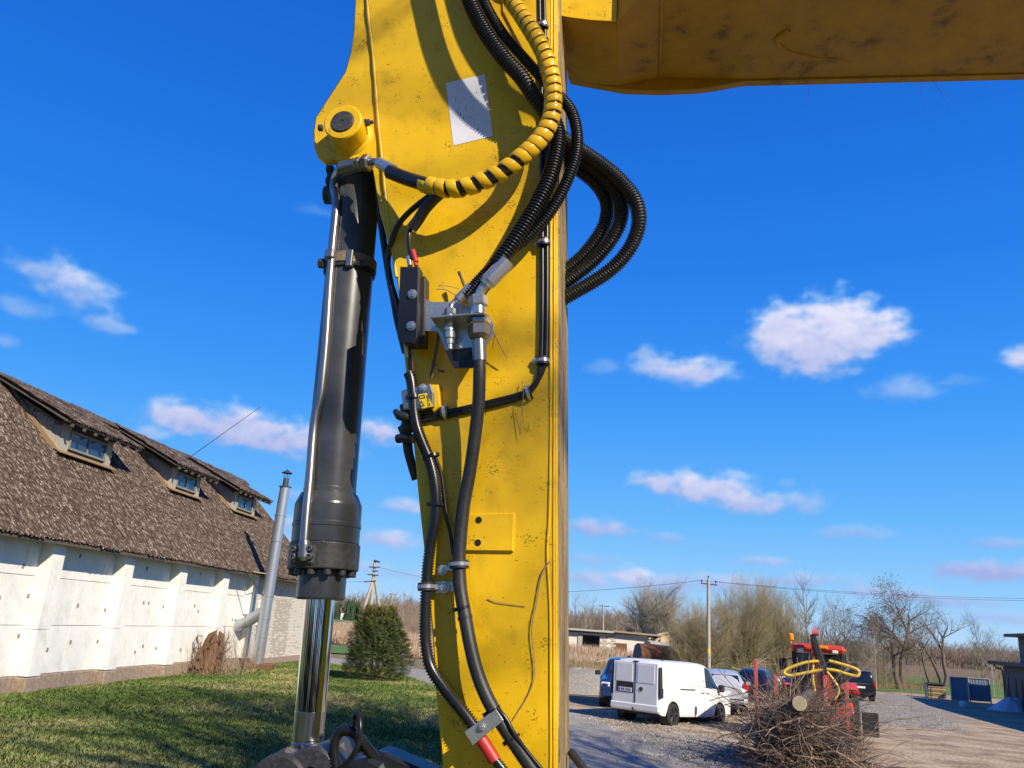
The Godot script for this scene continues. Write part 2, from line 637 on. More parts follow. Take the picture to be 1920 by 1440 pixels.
	M.lawn = textured(ramp_tex([[soft, 0.45], [mid, 0.35], [fine, 0.2]], [[0.0, Color(0.05, 0.075, 0.012)], [0.35, Color(0.085, 0.125, 0.018)], [0.62, Color(0.15, 0.17, 0.032)], [1.0, Color(0.24, 0.22, 0.07)]], 2.2), Vector3.ONE * 0.14, 0.95, fine, 4.0)
	M.road = textured(ramp_tex([[soft, 0.35], [mid, 0.25], [grit, 0.4]], [[0.0, Color(0.23, 0.21, 0.18)], [0.5, Color(0.32, 0.295, 0.255)], [1.0, Color(0.41, 0.38, 0.33)]]), Vector3.ONE * 0.3, 0.9, grit, 3.0)
	M.yard = textured(ramp_tex([[soft, 0.5], [mid, 0.25], [fine, 0.25]], [[0.0, Color(0.17, 0.115, 0.07)], [0.4, Color(0.31, 0.225, 0.14)], [0.65, Color(0.42, 0.315, 0.20)], [1.0, Color(0.47, 0.38, 0.27)]], 1.7), Vector3(0.11, 0.11, 0.14), 0.95, fine, 1.6)
	M.gravel = textured(ramp_tex([[mid, 0.3], [cell, 0.3], [grit, 0.4]], [[0.0, Color(0.14, 0.12, 0.10)], [0.5, Color(0.28, 0.255, 0.215)], [1.0, Color(0.44, 0.40, 0.34)]], 1.8), Vector3.ONE * 0.35, 0.95, grit, 2.5)
	M.field_green = textured(ramp_tex([[soft, 0.6], [fine, 0.4]], [[0.0, Color(0.06, 0.13, 0.015)], [1.0, Color(0.12, 0.21, 0.03)]]), Vector3.ONE * 0.03, 0.95)
	M.field_brown = textured(ramp_tex([[soft, 0.4], [mid, 0.6]], [[0.0, Color(0.12, 0.075, 0.04)], [1.0, Color(0.26, 0.17, 0.09)]]), Vector3.ONE * 0.02, 0.95)
	M.reed = plain(1, 1, 1, 0.9)
	(M.reed as StandardMaterial3D).vertex_color_use_as_albedo = true
	M.grass = plain(1, 1, 1, 0.8)
	(M.grass as StandardMaterial3D).vertex_color_use_as_albedo = true
	(M.grass as StandardMaterial3D).backlight = Color(0.35, 0.4, 0.1)
	M.stone_bits = plain(1, 1, 1, 0.95)
	(M.stone_bits as StandardMaterial3D).vertex_color_use_as_albedo = true

	# buildings
	M.foam = textured(ramp_tex([[soft, 0.4], [mid, 0.35], [grit, 0.25]], [[0.0, Color(0.66, 0.65, 0.58)], [0.5, Color(0.76, 0.76, 0.71)], [1.0, Color(0.80, 0.80, 0.77)]]), Vector3.ONE * 0.3, 0.9)
	M.plinth = textured(ramp_tex([[mid, 0.5], [fine, 0.5]], [[0.0, Color(0.22, 0.16, 0.12)], [1.0, Color(0.44, 0.34, 0.26)]]), Vector3.ONE * 0.4, 0.95, fine, 4.0)
	M.brick_white = textured(ramp_tex([[mid, 0.5], [fine, 0.5]], [[0.0, Color(0.55, 0.50, 0.42)], [1.0, Color(0.74, 0.70, 0.62)]]), Vector3.ONE * 0.8, 0.9)
	M.brick_stained = textured(ramp_tex([[mid, 0.5], [fine, 0.5]], [[0.0, Color(0.34, 0.29, 0.23)], [1.0, Color(0.62, 0.57, 0.49)]]), Vector3.ONE * 0.8, 0.9)
	M.mortar = plain(0.26, 0.22, 0.18, 0.95)
	M.patch = plain(0.26, 0.23, 0.20, 0.9)
	var rim := ramp_tex([[mid, 0.42], [fine, 0.33], [grit, 0.25]], [[0.0, Color(0.02, 0.013, 0.009)], [0.36, Color(0.055, 0.034, 0.023)], [0.66, Color(0.095, 0.065, 0.047)], [0.82, Color(0.16, 0.125, 0.097)], [0.94, Color(0.34, 0.295, 0.25)], [1.0, Color(0.50, 0.46, 0.41)]], 2.8)
	M.roofing = textured(rim, Vector3.ONE, 0.95)
	(M.roofing as StandardMaterial3D).uv1_triplanar = false
	M.roofing_red = textured(ramp_tex([[mid, 0.42], [fine, 0.33], [grit, 0.25]], [[0.0, Color(0.05, 0.025, 0.016)], [0.45, Color(0.12, 0.06, 0.04)], [0.75, Color(0.20, 0.13, 0.09)], [1.0, Color(0.34, 0.27, 0.22)]], 2.4), Vector3.ONE, 0.95)
	(M.roofing_red as StandardMaterial3D).uv1_triplanar = false
	M.old_plank = textured(ramp_tex([[mid, 0.5], [fine, 0.5]], [[0.0, Color(0.26, 0.22, 0.17)], [1.0, Color(0.48, 0.43, 0.35)]]), Vector3(3, 0.4, 3), 0.9)
	M.dark_plank = textured(ramp_tex([[mid, 0.5], [fine, 0.5]], [[0.0, Color(0.05, 0.04, 0.03)], [1.0, Color(0.14, 0.11, 0.085)]]), Vector3(3, 0.4, 3), 0.9)
	M.flashing = textured(ramp_tex([[mid, 0.5], [fine, 0.5]], [[0.0, Color(0.20, 0.12, 0.06)], [1.0, Color(0.36, 0.25, 0.13)]]), Vector3.ONE, 0.8)
	M.frame_green = plain(0.20, 0.23, 0.20, 0.7)
	M.frame_white = plain(0.74, 0.74, 0.72, 0.5)
	var gl := plain(0.03, 0.06, 0.11, 0.06)
	M.glass = gl
	M.rust = textured(ramp_tex([[mid, 0.5], [fine, 0.5]], [[0.0, Color(0.09, 0.04, 0.02)], [0.5, Color(0.19, 0.085, 0.036)], [1.0, Color(0.32, 0.17, 0.08)]]), Vector3.ONE * 0.8, 0.9)
	M.tank_end = plain(0.11, 0.115, 0.12, 0.8)
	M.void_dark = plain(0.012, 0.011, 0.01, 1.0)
	M.concrete = textured(ramp_tex([[mid, 0.5], [fine, 0.5]], [[0.0, Color(0.30, 0.28, 0.25)], [1.0, Color(0.48, 0.46, 0.42)]]), Vector3.ONE * 0.6, 0.9)
	M.pole_wood = textured(ramp_tex([[mid, 0.5], [fine, 0.5]], [[0.0, Color(0.30, 0.26, 0.20)], [1.0, Color(0.52, 0.46, 0.37)]]), Vector3(4, 0.4, 4), 0.9)
	M.wire = plain(0.03, 0.03, 0.035, 0.5)
	M.modern_wall = plain(0.13, 0.13, 0.135, 0.7)
	M.modern_trim = plain(0.035, 0.037, 0.042, 0.5)
	M.sheet_blue = plain(0.17, 0.22, 0.30, 0.5)
	M.sheet_frame = plain(0.28, 0.34, 0.33, 0.6)
	M.block_white = textured(ramp_tex([[mid, 0.5], [fine, 0.5]], [[0.0, Color(0.50, 0.49, 0.46)], [1.0, Color(0.74, 0.73, 0.70)]]), Vector3.ONE * 0.7, 0.9)
	M.timber = textured(ramp_tex([[mid, 0.5], [fine, 0.5]], [[0.0, Color(0.42, 0.28, 0.13)], [1.0, Color(0.62, 0.46, 0.25)]]), Vector3(0.5, 3, 3), 0.8)
	M.log_end = plain(0.78, 0.62, 0.36, 0.8)
	M.tarp = plain(0.62, 0.64, 0.68, 0.55)
	# plants
	M.bark = textured(ramp_tex([[mid, 0.5], [fine, 0.5]], [[0.0, Color(0.06, 0.045, 0.033)], [1.0, Color(0.19, 0.15, 0.115)]]), Vector3(2, 0.7, 2), 0.95, null, 1.0, false)
	M.twig_grey = plain(0.21, 0.175, 0.13, 0.9)
	M.twig_olive = plain(0.34, 0.285, 0.165, 0.9)
	M.twig_pale = plain(0.36, 0.33, 0.27, 0.9)
	M.twig_brown = plain(0.17, 0.105, 0.075, 0.9)
	M.brush_brown = plain(0.31, 0.22, 0.15, 0.9)
	M.brush_dark = plain(0.13, 0.085, 0.06, 0.9)
	M.dead_leaf = plain(0.20, 0.125, 0.07, 0.9)
	M.hedge = plain(0.025, 0.045, 0.02, 0.8)
	M.needle = plain(1, 1, 1, 0.7)
	(M.needle as StandardMaterial3D).vertex_color_use_as_albedo = true
	(M.needle as StandardMaterial3D).backlight = Color(0.3, 0.35, 0.1)
	M.root_brown = textured(ramp_tex([[mid, 0.5], [fine, 0.5]], [[0.0, Color(0.08, 0.04, 0.02)], [1.0, Color(0.30, 0.16, 0.085)]], 2.4), Vector3(3, 0.7, 3), 0.95, fine, 8.0)
	# vehicles
	var cars := {white = [0.78, 0.78, 0.78, 0.3], blue = [0.012, 0.03, 0.11, 0.25], silver = [0.52, 0.54, 0.57, 0.3], navy = [0.008, 0.012, 0.03, 0.25], black = [0.006, 0.007, 0.012, 0.2], red = [0.52, 0.048, 0.02, 0.4], pink_red = [0.55, 0.11, 0.10, 0.5]}
	for k in cars:
		var m := plain(cars[k][0], cars[k][1], cars[k][2], cars[k][3])
		m.clearcoat_enabled = true
		m.clearcoat = 0.6
		m.clearcoat_roughness = 0.08
		M["car_" + k] = m
	(M.car_silver as StandardMaterial3D).metallic = 0.25
	M.car_glass = plain(0.012, 0.02, 0.03, 0.05)
	M.tyre = plain(0.022, 0.022, 0.022, 0.85)
	M.rim = plain(0.10, 0.10, 0.11, 0.35, 0.7)
	M.tail_red = plain(0.40, 0.012, 0.012, 0.2)
	M.amber = plain(0.75, 0.25, 0.01, 0.3)
	M.lamp_clear = plain(0.7, 0.72, 0.75, 0.12)
	M.plate_white = plain(0.75, 0.75, 0.75, 0.5)
	M.plate_blue = plain(0.02, 0.06, 0.35, 0.5)
	M.seam = plain(0.05, 0.05, 0.055, 0.8)
	M.trim_black = plain(0.02, 0.02, 0.022, 0.6)
	M.hose_yellow = plain(0.72, 0.47, 0.05, 0.45)
	M.car_label = plain(0.72, 0.52, 0.02, 0.5)
	M.ink = plain(0.015, 0.015, 0.012, 0.7)

# ------------------------------------------------------------------ sky
func sky_color(el: float) -> Color:   # clear air by elevation in degrees, as seen (sRGB)
	var stops := [[-2.0, Color8(196, 222, 250)], [0.0, Color8(190, 220, 250)], [3.5, Color8(146, 204, 252)], [8.0, Color8(104, 182, 252)], [15.0, Color8(66, 154, 248)], [24.0, Color8(42, 128, 234)], [34.0, Color8(30, 110, 218)], [46.0, Color8(24, 96, 202)], [90.0, Color8(16, 66, 152)]]
	for k in stops.size() - 1:
		if el < stops[k + 1][0]:
			var t := clampf((el - stops[k][0]) / (stops[k + 1][0] - stops[k][0]), 0, 1)
			return (stops[k][1] as Color).lerp(stops[k + 1][1], t)
	return stops[-1][1]

func make_sky() -> Image:
	var W := 4096
	var H := 2048
	var im := Image.create(W, H, false, Image.FORMAT_RGB8)
	for y in H:
		im.fill_rect(Rect2i(0, y, W, 1), sky_color(90.0 - (y + 0.5) / H * 180.0))
	var clouds := []   # azimuth, elevation, half width, half height (degrees), strength, greyness
	# [px, py, half width, half height, strength, greyness] as photographed
	for c in [[88, 512, 78, 40, 0.62, 0.25], [155, 552, 70, 48, 0.6, 0.25], [210, 612, 55, 26, 0.5, 0.3], [45, 578, 80, 24, 0.4, 0.3], [5, 640, 40, 16, 0.35, 0.4],
			[345, 785, 105, 42, 0.95, 0.3], [450, 800, 130, 52, 1.0, 0.35], [545, 826, 115, 48, 1.0, 0.35], [280, 812, 45, 16, 0.5, 0.3], [640, 850, 60, 24, 0.6, 0.4],
			[715, 812, 70, 36, 0.95, 0.3], [765, 950, 55, 20, 0.7, 0.35], [728, 1012, 80, 24, 0.85, 0.35], [540, 985, 40, 24, 0.5, 0.4], [590, 395, 50, 16, 0.22, 0.3], [525, 1010, 36, 18, 0.4, 0.5],
			[1478, 622, 98, 74, 1.0, 0.12], [1558, 604, 104, 74, 1.0, 0.06], [1618, 628, 100, 66, 1.0, 0.2], [1530, 672, 104, 56, 1.0, 0.32], [1548, 640, 120, 60, 1.0, 0.15], [1450, 655, 56, 44, 0.8, 0.3],
			[1225, 690, 70, 36, 0.6, 0.3], [1305, 700, 105, 42, 0.85, 0.25], [1130, 690, 50, 24, 0.3, 0.4], [1210, 662, 26, 20, 0.5, 0.2],
			[1690, 730, 70, 36, 0.5, 0.3], [1915, 672, 40, 28, 0.9, 0.1], [1800, 715, 40, 18, 0.2, 0.4],
			[1240, 905, 72, 28, 0.9, 0.25], [1330, 920, 130, 46, 1.0, 0.3], [1415, 945, 80, 28, 0.8, 0.4], [1512, 945, 60, 34, 0.5, 0.35], [1475, 908, 26, 12, 0.3, 0.4],
			[1118, 990, 92, 24, 0.75, 0.55], [1250, 1010, 52, 16, 0.35, 0.6], [1600, 1000, 80, 20, 0.4, 0.55], [1430, 1054, 60, 14, 0.5, 0.6],
			[1860, 1074, 150, 26, 0.85, 0.75], [1880, 1020, 70, 14, 0.45, 0.6], [1785, 1128, 110, 14, 0.5, 0.7], [1890, 1160, 90, 14, 0.4, 0.7],
			[1100, 1085, 70, 28, 0.7, 0.45], [1178, 1080, 56, 26, 0.85, 0.15], [1255, 1096, 80, 24, 0.6, 0.5], [1350, 1095, 110, 26, 0.6, 0.5], [1520, 1088, 110, 18, 0.5, 0.55], [1650, 1112, 110, 18, 0.5, 0.6], [1120, 1050, 60, 14, 0.4, 0.6],
			[760, 1078, 80, 14, 0.35, 0.6], [690, 1062, 60, 14, 0.4, 0.4], [560, 930, 60, 16, 0.35, 0.45], [980, 1020, 90, 20, 0.5, 0.4], [900, 700, 60, 25, 0.4, 0.3]]:
		var d := sight(c[0], c[1])
		var el := rad_to_deg(asin(d.y))
		clouds.append([rad_to_deg(atan2(d.x, -d.z)), el, rad_to_deg(c[2] / FOCAL) / cos(deg_to_rad(el)), rad_to_deg(c[3] / FOCAL), c[4], c[5]])
	var r := RandomNumberGenerator.new()
	r.seed = 77
	for k in 60:   # the same weather all round
		var az := r.randf_range(42, 318)
		var el := 2.0 + 30.0 * pow(r.randf(), 1.6)
		var big := r.randf_range(1.5, 4.0)
		var gr := r.randf_range(0.1, 0.6)
		for q in 3: clouds.append([az + r.randfn(0, 1.6) * big * 0.6, el + r.randfn(0, 0.35) * big * 0.4, big * r.randf_range(0.6, 1.2), big * r.randf_range(0.28, 0.5), r.randf_range(0.4, 1.0), gr])
	var f := FastNoiseLite.new()
	f.noise_type = FastNoiseLite.TYPE_SIMPLEX_SMOOTH
	f.frequency = 1.0
	f.fractal_octaves = 4
	f.fractal_gain = 0.42
	f.seed = 3
	var white := Color8(232, 232, 252)
	var grey := Color8(166, 178, 230)
	for c in clouds:
		var y0 := int((90.0 - c[1] - c[3] * 1.9) / 180.0 * H)
		var y1 := int((90.0 - c[1] + c[3] * 1.9) / 180.0 * H)
		var xw := int(c[2] * 1.9 / 360.0 * W)
		var xc := int(c[0] / 360.0 * W)
		for y in range(max(0, y0), min(H / 2 + 10, y1)):
			var el := 90.0 - (y + 0.5) / H * 180.0
			var vv: float = (el - c[1]) / c[3]
			var low: float = vv * (1.25 if vv < 0 else 1.0)
			for x in range(xc - xw, xc + xw):
				var az := (x + 0.5) / W * 360.0
				var u: float = (az - c[0]) / c[2]
				var rr: float = sqrt(u * u + low * low)
				if rr > 1.8: continue
				var nz := f.get_noise_3d(az * 0.42, el * 0.8, c[5] * 3.0)
				var n2 := f.get_noise_3d(az * 1.5, el * 2.0, 9.0)
				var q: float = 1.0 - rr + nz * 0.42 + n2 * 0.10
				if q < 0.02: continue
				var al: float = smoothstep(0.0, 0.85, q) * c[4] * 1.12
				var lit: float = clampf(0.74 + 0.5 * vv + 0.2 * u + nz * 0.25 + n2 * 0.12 - c[5] * 1.0, 0.0, 1.0)
				var xx := posmod(x, W)
				im.set_pixel(xx, y, im.get_pixel(xx, y).lerp(grey.lerp(white, lit), clampf(al, 0, 1) * 0.96))
	return im

# ------------------------------------------------------------------ ground
func gh(x: float, z: float) -> float:   # height of the land: level yard, a shallow valley to the right beyond the trees
	var s := x * 0.5 - z * 0.85
	return -0.022 * clampf(s - 27.0, 0.0, 35.0) * smoothstep(5.0, 22.0, x) * smoothstep(-22.0, -30.0, z)

func gv(x: float, z: float, up := 0.0) -> Vector3: return Vector3(x, gh(x, z) + up, z)

func sheet(pts: Array, up: float, wob := 0.35, sd := 1, step := 1.2) -> Bag:   # a level sheet with an uneven outline; pts: [x, z]
	var f := FastNoiseLite.new()
	f.seed = sd
	f.frequency = 0.35
	var poly := PackedVector2Array()
	for k in pts.size():
		var a := Vector2(pts[k][0], pts[k][1])
		var b := Vector2(pts[(k + 1) % pts.size()][0], pts[(k + 1) % pts.size()][1])
		var m: int = max(1, int(a.distance_to(b) / step))
		var nr := (b - a).normalized().orthogonal()
		for q in m:
			var p := a.lerp(b, float(q) / m)
			poly.append(p + nr * f.get_noise_2d(p.x, p.y) * wob * 2.0)
	var b := Bag.new()
	var lo := poly[0]
	var hi := poly[0]
	for p in poly:
		lo = lo.min(p)
		hi = hi.max(p)
	var cs := 2.5   # cut into cells, so that it follows the land
	for cy in range(int(floor(lo.y / cs)), int(ceil(hi.y / cs))):
		for cx in range(int(floor(lo.x / cs)), int(ceil(hi.x / cs))):
			var cell := PackedVector2Array([Vector2(cx, cy) * cs, Vector2(cx + 1, cy) * cs, Vector2(cx + 1, cy + 1) * cs, Vector2(cx, cy + 1) * cs])
			for piece_ in Geometry2D.intersect_polygons(poly, cell):
				var idx := Geometry2D.triangulate_polygon(piece_)
				var i := b.v.size()
				for p in piece_: b.vert(gv(p.x, p.y, up), Vector3.UP, p)
				for k in range(0, idx.size(), 3):
					var a: Vector2 = piece_[idx[k]]
					var cw: bool = (piece_[idx[k + 1]] - a).cross(piece_[idx[k + 2]] - a) > 0   # x, z seen from above: positive cross is clockwise
					b.ix.append(i + idx[k])
					b.ix.append(i + (idx[k + 1] if cw else idx[k + 2]))
					b.ix.append(i + (idx[k + 2] if cw else idx[k + 1]))
	return b

func land(xs: Array, zs: Array, up: float) -> Bag:
	var rows := []
	for z in zs:
		var row := []
		for x in xs: row.append(gv(x, z, up))
		rows.append(row)
	var b := Bag.new()
	b.grid(rows)
	return b

func span(a: float, b: float, n: int, pw := 1.0) -> Array:
	var o := []
	for k in n + 1: o.append(a + (b - a) * pow(float(k) / n, pw))
	return o

func make_ground() -> void:
	var xs := span(-2600, -120, 14)
	xs.append_array(span(-100, 160, 52))
	xs.append_array(span(200, 2600, 14))
	var zs := span(120, 0, 4)
	zs.append_array(span(-10, -260, 60))
	zs.append_array(span(-300, -5000, 30, 1.6))
	setting("ground", land(xs, zs, -0.07), M.meadow)
	setting("lawn", sheet([[-60, 14], [1.5, 14], [1.2, -10], [0.6, -20], [-0.4, -28], [-2.2, -36], [-5.5, -45], [-10, -51], [-22, -57], [-60, -57]], 0.004, 0.25, 3), M.lawn)
	var L := func(px: float, py: float) -> Array:
		var p := on_land(px, py)
		return [p.x, p.z]
	setting("yard", sheet([[1.2, 14], [70, 14], [70, -50], L.call(1990, 1316), L.call(1900, 1309), L.call(1760, 1303), L.call(1700, 1297), L.call(1640, 1296), L.call(1540, 1295), L.call(1440, 1297), L.call(1320, 1300), L.call(1200, 1314), L.call(1090, 1319), [0.5, -33], [1.2, -20]], 0.008, 0.7, 4), M.yard)
	setting("gravel_patch", sheet([[11.5, -34], [15, -33], [18, -34], [20, -38], [23, -43], L.call(1750, 1312), L.call(1690, 1303), L.call(1590, 1299), [14, -50], [11, -42]], 0.012, 1.0, 5), M.gravel)
	setting("gravel_patch", sheet([[3.6, -25], [5.5, -24.5], [8, -22.5], [9, -19], [8, -12], [4.2, -12], [4.0, -18]], 0.012, 0.5, 6), M.gravel)
	setting("road", sheet([[4.4, 14], [4.4, -14], [4.2, -20], [3.3, -28], [2.0, -34], [-1.2, -43], [-6.5, -51.5], [-17, -58.5], [-30, -62], [-31, -59.5], [-19, -55.5], [-9.5, -49], [-4.8, -42], [-2.0, -35], [-0.2, -28], [0.7, -20], [1.2, -10], [1.4, 14]], 0.016, 0.2, 7), M.road)
	var f := Bag.new()
	setting("green_field", sheet([[-70, -59.5], [-9, -61], [-8, -74], [-26, -80], [-80, -84]], 0.012, 0.5, 8), M.field_green)
	setting("green_field", land(span(20, 190, 40), span(-72, -112, 20), 0.03), M.field_green)
	setting("brown_field", land(span(16, 420, 40), span(-112.2, -340, 40), 0.03), M.field_brown)
	setting("green_field", land(span(-420, -52, 16), span(-300, -470, 12), 0.1), M.field_green)

func scatter_ground() -> void:
	# lawn: tufts of short blades
	var tuft := Bag.new()
	var r := RandomNumberGenerator.new()
	r.seed = 21
	for k in 16:
		var p := Vector3(r.randf_range(-0.11, 0.11), 0, r.randf_range(-0.11, 0.11))
		var a := r.randf() * TAU
		var w := Vector3(cos(a), 0, sin(a)) * 0.006
		var h := r.randf_range(0.02, 0.046)
		var lean := Vector3(r.randfn(0, 0.02), h, r.randfn(0, 0.02))
		tuft.tri(p - w, p + w, p + lean)
		for q in 3: tuft.n[tuft.n.size() - 1 - q] = (Vector3(0, 1, 0) + tuft.n[tuft.n.size() - 1 - q] * 0.4).normalized()
	var xf := []
	var cols := []
	var nz := FastNoiseLite.new()
	nz.frequency = 0.12
	nz.fractal_octaves = 3
	var lim := func(z: float) -> float: return 0.6 if z > -20 else (0.6 + (z + 20) * 0.13 if z > -28 else (-0.4 + (z + 28) * 0.225 if z > -36 else -2.2 + (z + 36) * 0.37))
	for k in 62000:
		var z := -10.0 - 36.0 * pow(r.randf(), 1.25)
		var x := r.randf_range(-17.5, lim.call(z))
		if x < -13.3 - (z + 24.4) * 0.1 + 0.3: continue
		var s := r.randf_range(0.7, 1.5) * (1.0 + (-z - 10) * 0.012)
		xf.append(Transform3D(Basis(Vector3.UP, r.randf() * TAU).scaled(Vector3(s, s * r.randf_range(0.7, 1.3), s)), Vector3(x, 0.004, z)))
		var t := clampf(nz.get_noise_2d(x * 1.6, z * 1.6) * 1.1 + 0.45 + r.randfn(0, 0.16), 0, 1)
		cols.append(Color(0.135, 0.215, 0.038).lerp(Color(0.48, 0.44, 0.17), t * t) * r.randf_range(0.8, 1.25))
	many("lawn_grass", tuft.mesh(M.grass), xf, "short green spring grass with yellowed patches between barn and road", "grass", cols)
	# dry reeds and last year's grass
	var reed := Bag.new()
	for k in 22:
		var p := Vector3(r.randf_range(-0.5, 0.5), 0, r.randf_range(-0.5, 0.5))
		var a := r.randf() * TAU
		var w := Vector3(cos(a), 0, sin(a)) * 0.018
		var q := p + Vector3(r.randfn(0, 0.14), r.randf_range(0.5, 1.0), r.randfn(0, 0.14))
		reed.tri(p - w, p + w, q)
		for e in 3: reed.n[reed.n.size() - 1 - e] = (Vector3(0, 0.8, 0) + reed.n[reed.n.size() - 1 - e]).normalized()
	xf = []
	cols = []
	for k in 26000:
		var z := -62.0 - 120.0 * pow(r.randf(), 1.7)
		var x := r.randf_range(-48, 16) if z < -80 else r.randf_range(-6, 9 + r.randf() * 4)
		if z > -80 and x < -2 - 0.6 * (z + 62): if r.randf() < 0.8: continue
		var s := r.randf_range(0.6, 1.3) * (0.75 if z > -75 else 1.25)
		xf.append(Transform3D(Basis(Vector3.UP, r.randf() * TAU).scaled(Vector3(s, s, s)), gv(x, z)))
		cols.append(Color(0.58, 0.43, 0.30).lerp(Color(0.46, 0.32, 0.20), r.randf()) * r.randf_range(0.75, 1.2))
	for k in 5200:   # rough grass between the yard, the road and the ruined sheds
		var z := r.randf_range(-41, -64)
		var x := r.randf_range(-1.5 - (z + 41) * 0.1, 15 + (-z - 41) * 0.05)
		if x > 4.0 and z > -42.0 - (x - 3.0) * 1.35: continue
		if x < -1.0 - (-z - 43) * 0.65 + 1.6: continue
		var s := r.randf_range(0.3, 0.75)
		xf.append(Transform3D(Basis(Vector3.UP, r.randf() * TAU).scaled(Vector3(s, s, s)), gv(x, z)))
		cols.append(Color(0.40, 0.30, 0.17).lerp(Color(0.25, 0.20, 0.09), r.randf()) * r.randf_range(0.75, 1.2))
	for k in 3000:   # verge of the yard under the trees
		var px := r.randf_range(1190, 1750)
		var vp := on_land(px, lerpf(1310.0, 1293.0, smoothstep(1190.0, 1400.0, px)) + 16.0 * smoothstep(1650.0, 1930.0, px) - 0.5)
		vp += Vector3(vp.x, 0, vp.z).normalized() * r.randf() * 13.0
		var x := vp.x
		var z := vp.z
		var s := r.randf_range(0.2, 0.5)
		xf.append(Transform3D(Basis(Vector3.UP, r.randf() * TAU).scaled(Vector3(s, s, s)), gv(x, z)))
		cols.append(Color(0.36, 0.28, 0.15).lerp(Color(0.16, 0.17, 0.05), r.randf()) * r.randf_range(0.75, 1.2))
	many("dry_grass", reed.mesh(M.reed), xf, "pale dry reeds and last year's grass round the ruined sheds", "dry grass", cols)
	# loose stones on the gravel
	var st := Bag.new()
	for k in 6:
		var p := Vector3(r.randf_range(-0.12, 0.12), 0, r.randf_range(-0.12, 0.12))
		st.box(Transform3D(Basis.from_euler(Vector3(r.randf() * 3, r.randf() * 3, r.randf() * 3)), p), Vector3(r.randf_range(0.02, 0.05), r.randf_range(0.015, 0.03), r.randf_range(0.02, 0.05)))
	xf = []
	cols = []
	for k in 3600:
		var x := 0.0
		var z := 0.0
		if k < 1500:
			z = r.randf_range(-12, -30)
			x = 4.2 - max(0.0, -20.0 - z) * 0.11 + r.randfn(0.5, 0.9) + max(0.0, r.randfn(0, 1.5))
		else:
			z = -33.0 - 26.0 * pow(r.randf(), 1.2)
			x = r.randf_range(11 + (-z - 33) * 0.25, 18 + (-z - 33) * 0.4)
		var s := r.randf_range(0.4, 1.25)
		xf.append(Transform3D(Basis(Vector3.UP, r.randf() * TAU).scaled(Vector3(s, s, s)), gv(x, z, 0.014)))
		var g := r.randf_range(0.16, 0.44)
		cols.append(Color(g, g * 0.92, g * 0.79))
	many("loose_stones", st.mesh(M.stone_bits), xf, "loose grey stones strewn along the road edge and yard", "gravel", cols)

# ------------------------------------------------------------------ the excavator
const OC := -0.155     # the middle plane of the arm, behind its near side
var ex: Node3D

func hex(b: Bag, a: Vector3, d: Vector3, r: float, l: float) -> void:   # a six-sided nut or bolt head from a along d, edges broken
	d = d.normalized()
	var x := Bag.side_of(d)
	var y := d.cross(x)
	var pts := []
	for k in 6: pts.append(a + d * l + (x * cos(TAU * k / 6.0) + y * sin(TAU * k / 6.0)) * r)
	b.prism(pts, -d * l, min(r * 0.14, l * 0.3))

func bolt(parent: Node3D, px: float, py: float, off: float, rpx: float, m: Material, l := 0.008) -> void:
	var b := Bag.new()
	var p := A(px, py, off)
	var r := rpx * mpp(p)
	b.lathe(p, plate_n, [[0, r * 1.25], [0.002, r * 1.25], [0.002, 0.0]], 16)
	hex(b, p + plate_n * 0.002, plate_n, r, l)
	b.lathe(p + plate_n * (0.002 + l), plate_n, [[0.0, r * 0.45], [0.001, r * 0.42], [0.001, 0]], 10)
	part("bolt", b, m, parent, ex)

func slab(parent: Node3D, called: String, list: Array, off: float, depth: float, m: Material, ch := 0.0015) -> MeshInstance3D:   # a plate drawn on the arm: front at off, back at off - depth
	var b := Bag.new()
	b.prism(AL(list, off), -plate_n * depth, ch)
	return part(called, b, m, parent, ex)

func plain_hose(called: String, list: Array, rpx: float, m: Material, sides := 12) -> MeshInstance3D:
	var pts := path(list, 0.012)
	var r := rpx * mpp(pts[pts.size() / 2])
	var b := Bag.new()
	b.tube(pts, func(_s): return r, sides)
	return part(called, b, m, ex, ex)

func ribbed_hose(called: String, list: Array, rpx: float, pitch := 0.0115, wire := 0.0034) -> MeshInstance3D:   # hose inside a wound spring guard
	var pts := path(list, 0.012)
	var r := rpx * mpp(pts[pts.size() / 2])
	var b := Bag.new()
	b.tube(pts, func(_s): return r * 0.80, 12)
	var o := part(called, b, M.black_rubber, ex, ex)
	var c := Bag.new()
	c.coil(pts, r - wire, wire, pitch, 12)
	part("spring_guard", c, M.black_gloss, o, ex)
	return o

func conduit(called: String, list: Array, rpx: float, pitch := 0.0082) -> MeshInstance3D:   # corrugated conduit
	var pts := path(list, pitch / 4.0)
	var r := rpx * mpp(pts[pts.size() / 2])
	var b := Bag.new()
	b.tube(pts, func(s): return r * (1.0 if fposmod(s, pitch) < pitch * 0.5 else 0.79), 14)
	return part(called, b, M.black_gloss, ex, ex)

func tie(px: float, py: float, dx: float, dy: float, off: float, rpx: float, w := 0.007, m: Material = null, lock := true) -> void:   # a cable tie round a hose running along (dx, dy)
	var c := A(px, py, off)
	var d := (A(px + dx * 10, py + dy * 10, off) - c).normalized()
	var r := rpx * mpp(c)
	var b := Bag.new()
	b.lathe(c - d * w * 0.5, d, [[0, r - 0.001], [0, r + 0.0015], [w, r + 0.0015], [w, r - 0.001]], 18)
	if lock:
		var s := d.cross(plate_n).normalized()
		b.box(Transform3D(Basis(d, s, plate_n), c + s * (r + 0.004) + plate_n * 0.004), Vector3(0.011, 0.013, 0.008), 0.0015)
	part("cable_tie", b, m if m else M.black_gloss, ex, ex)

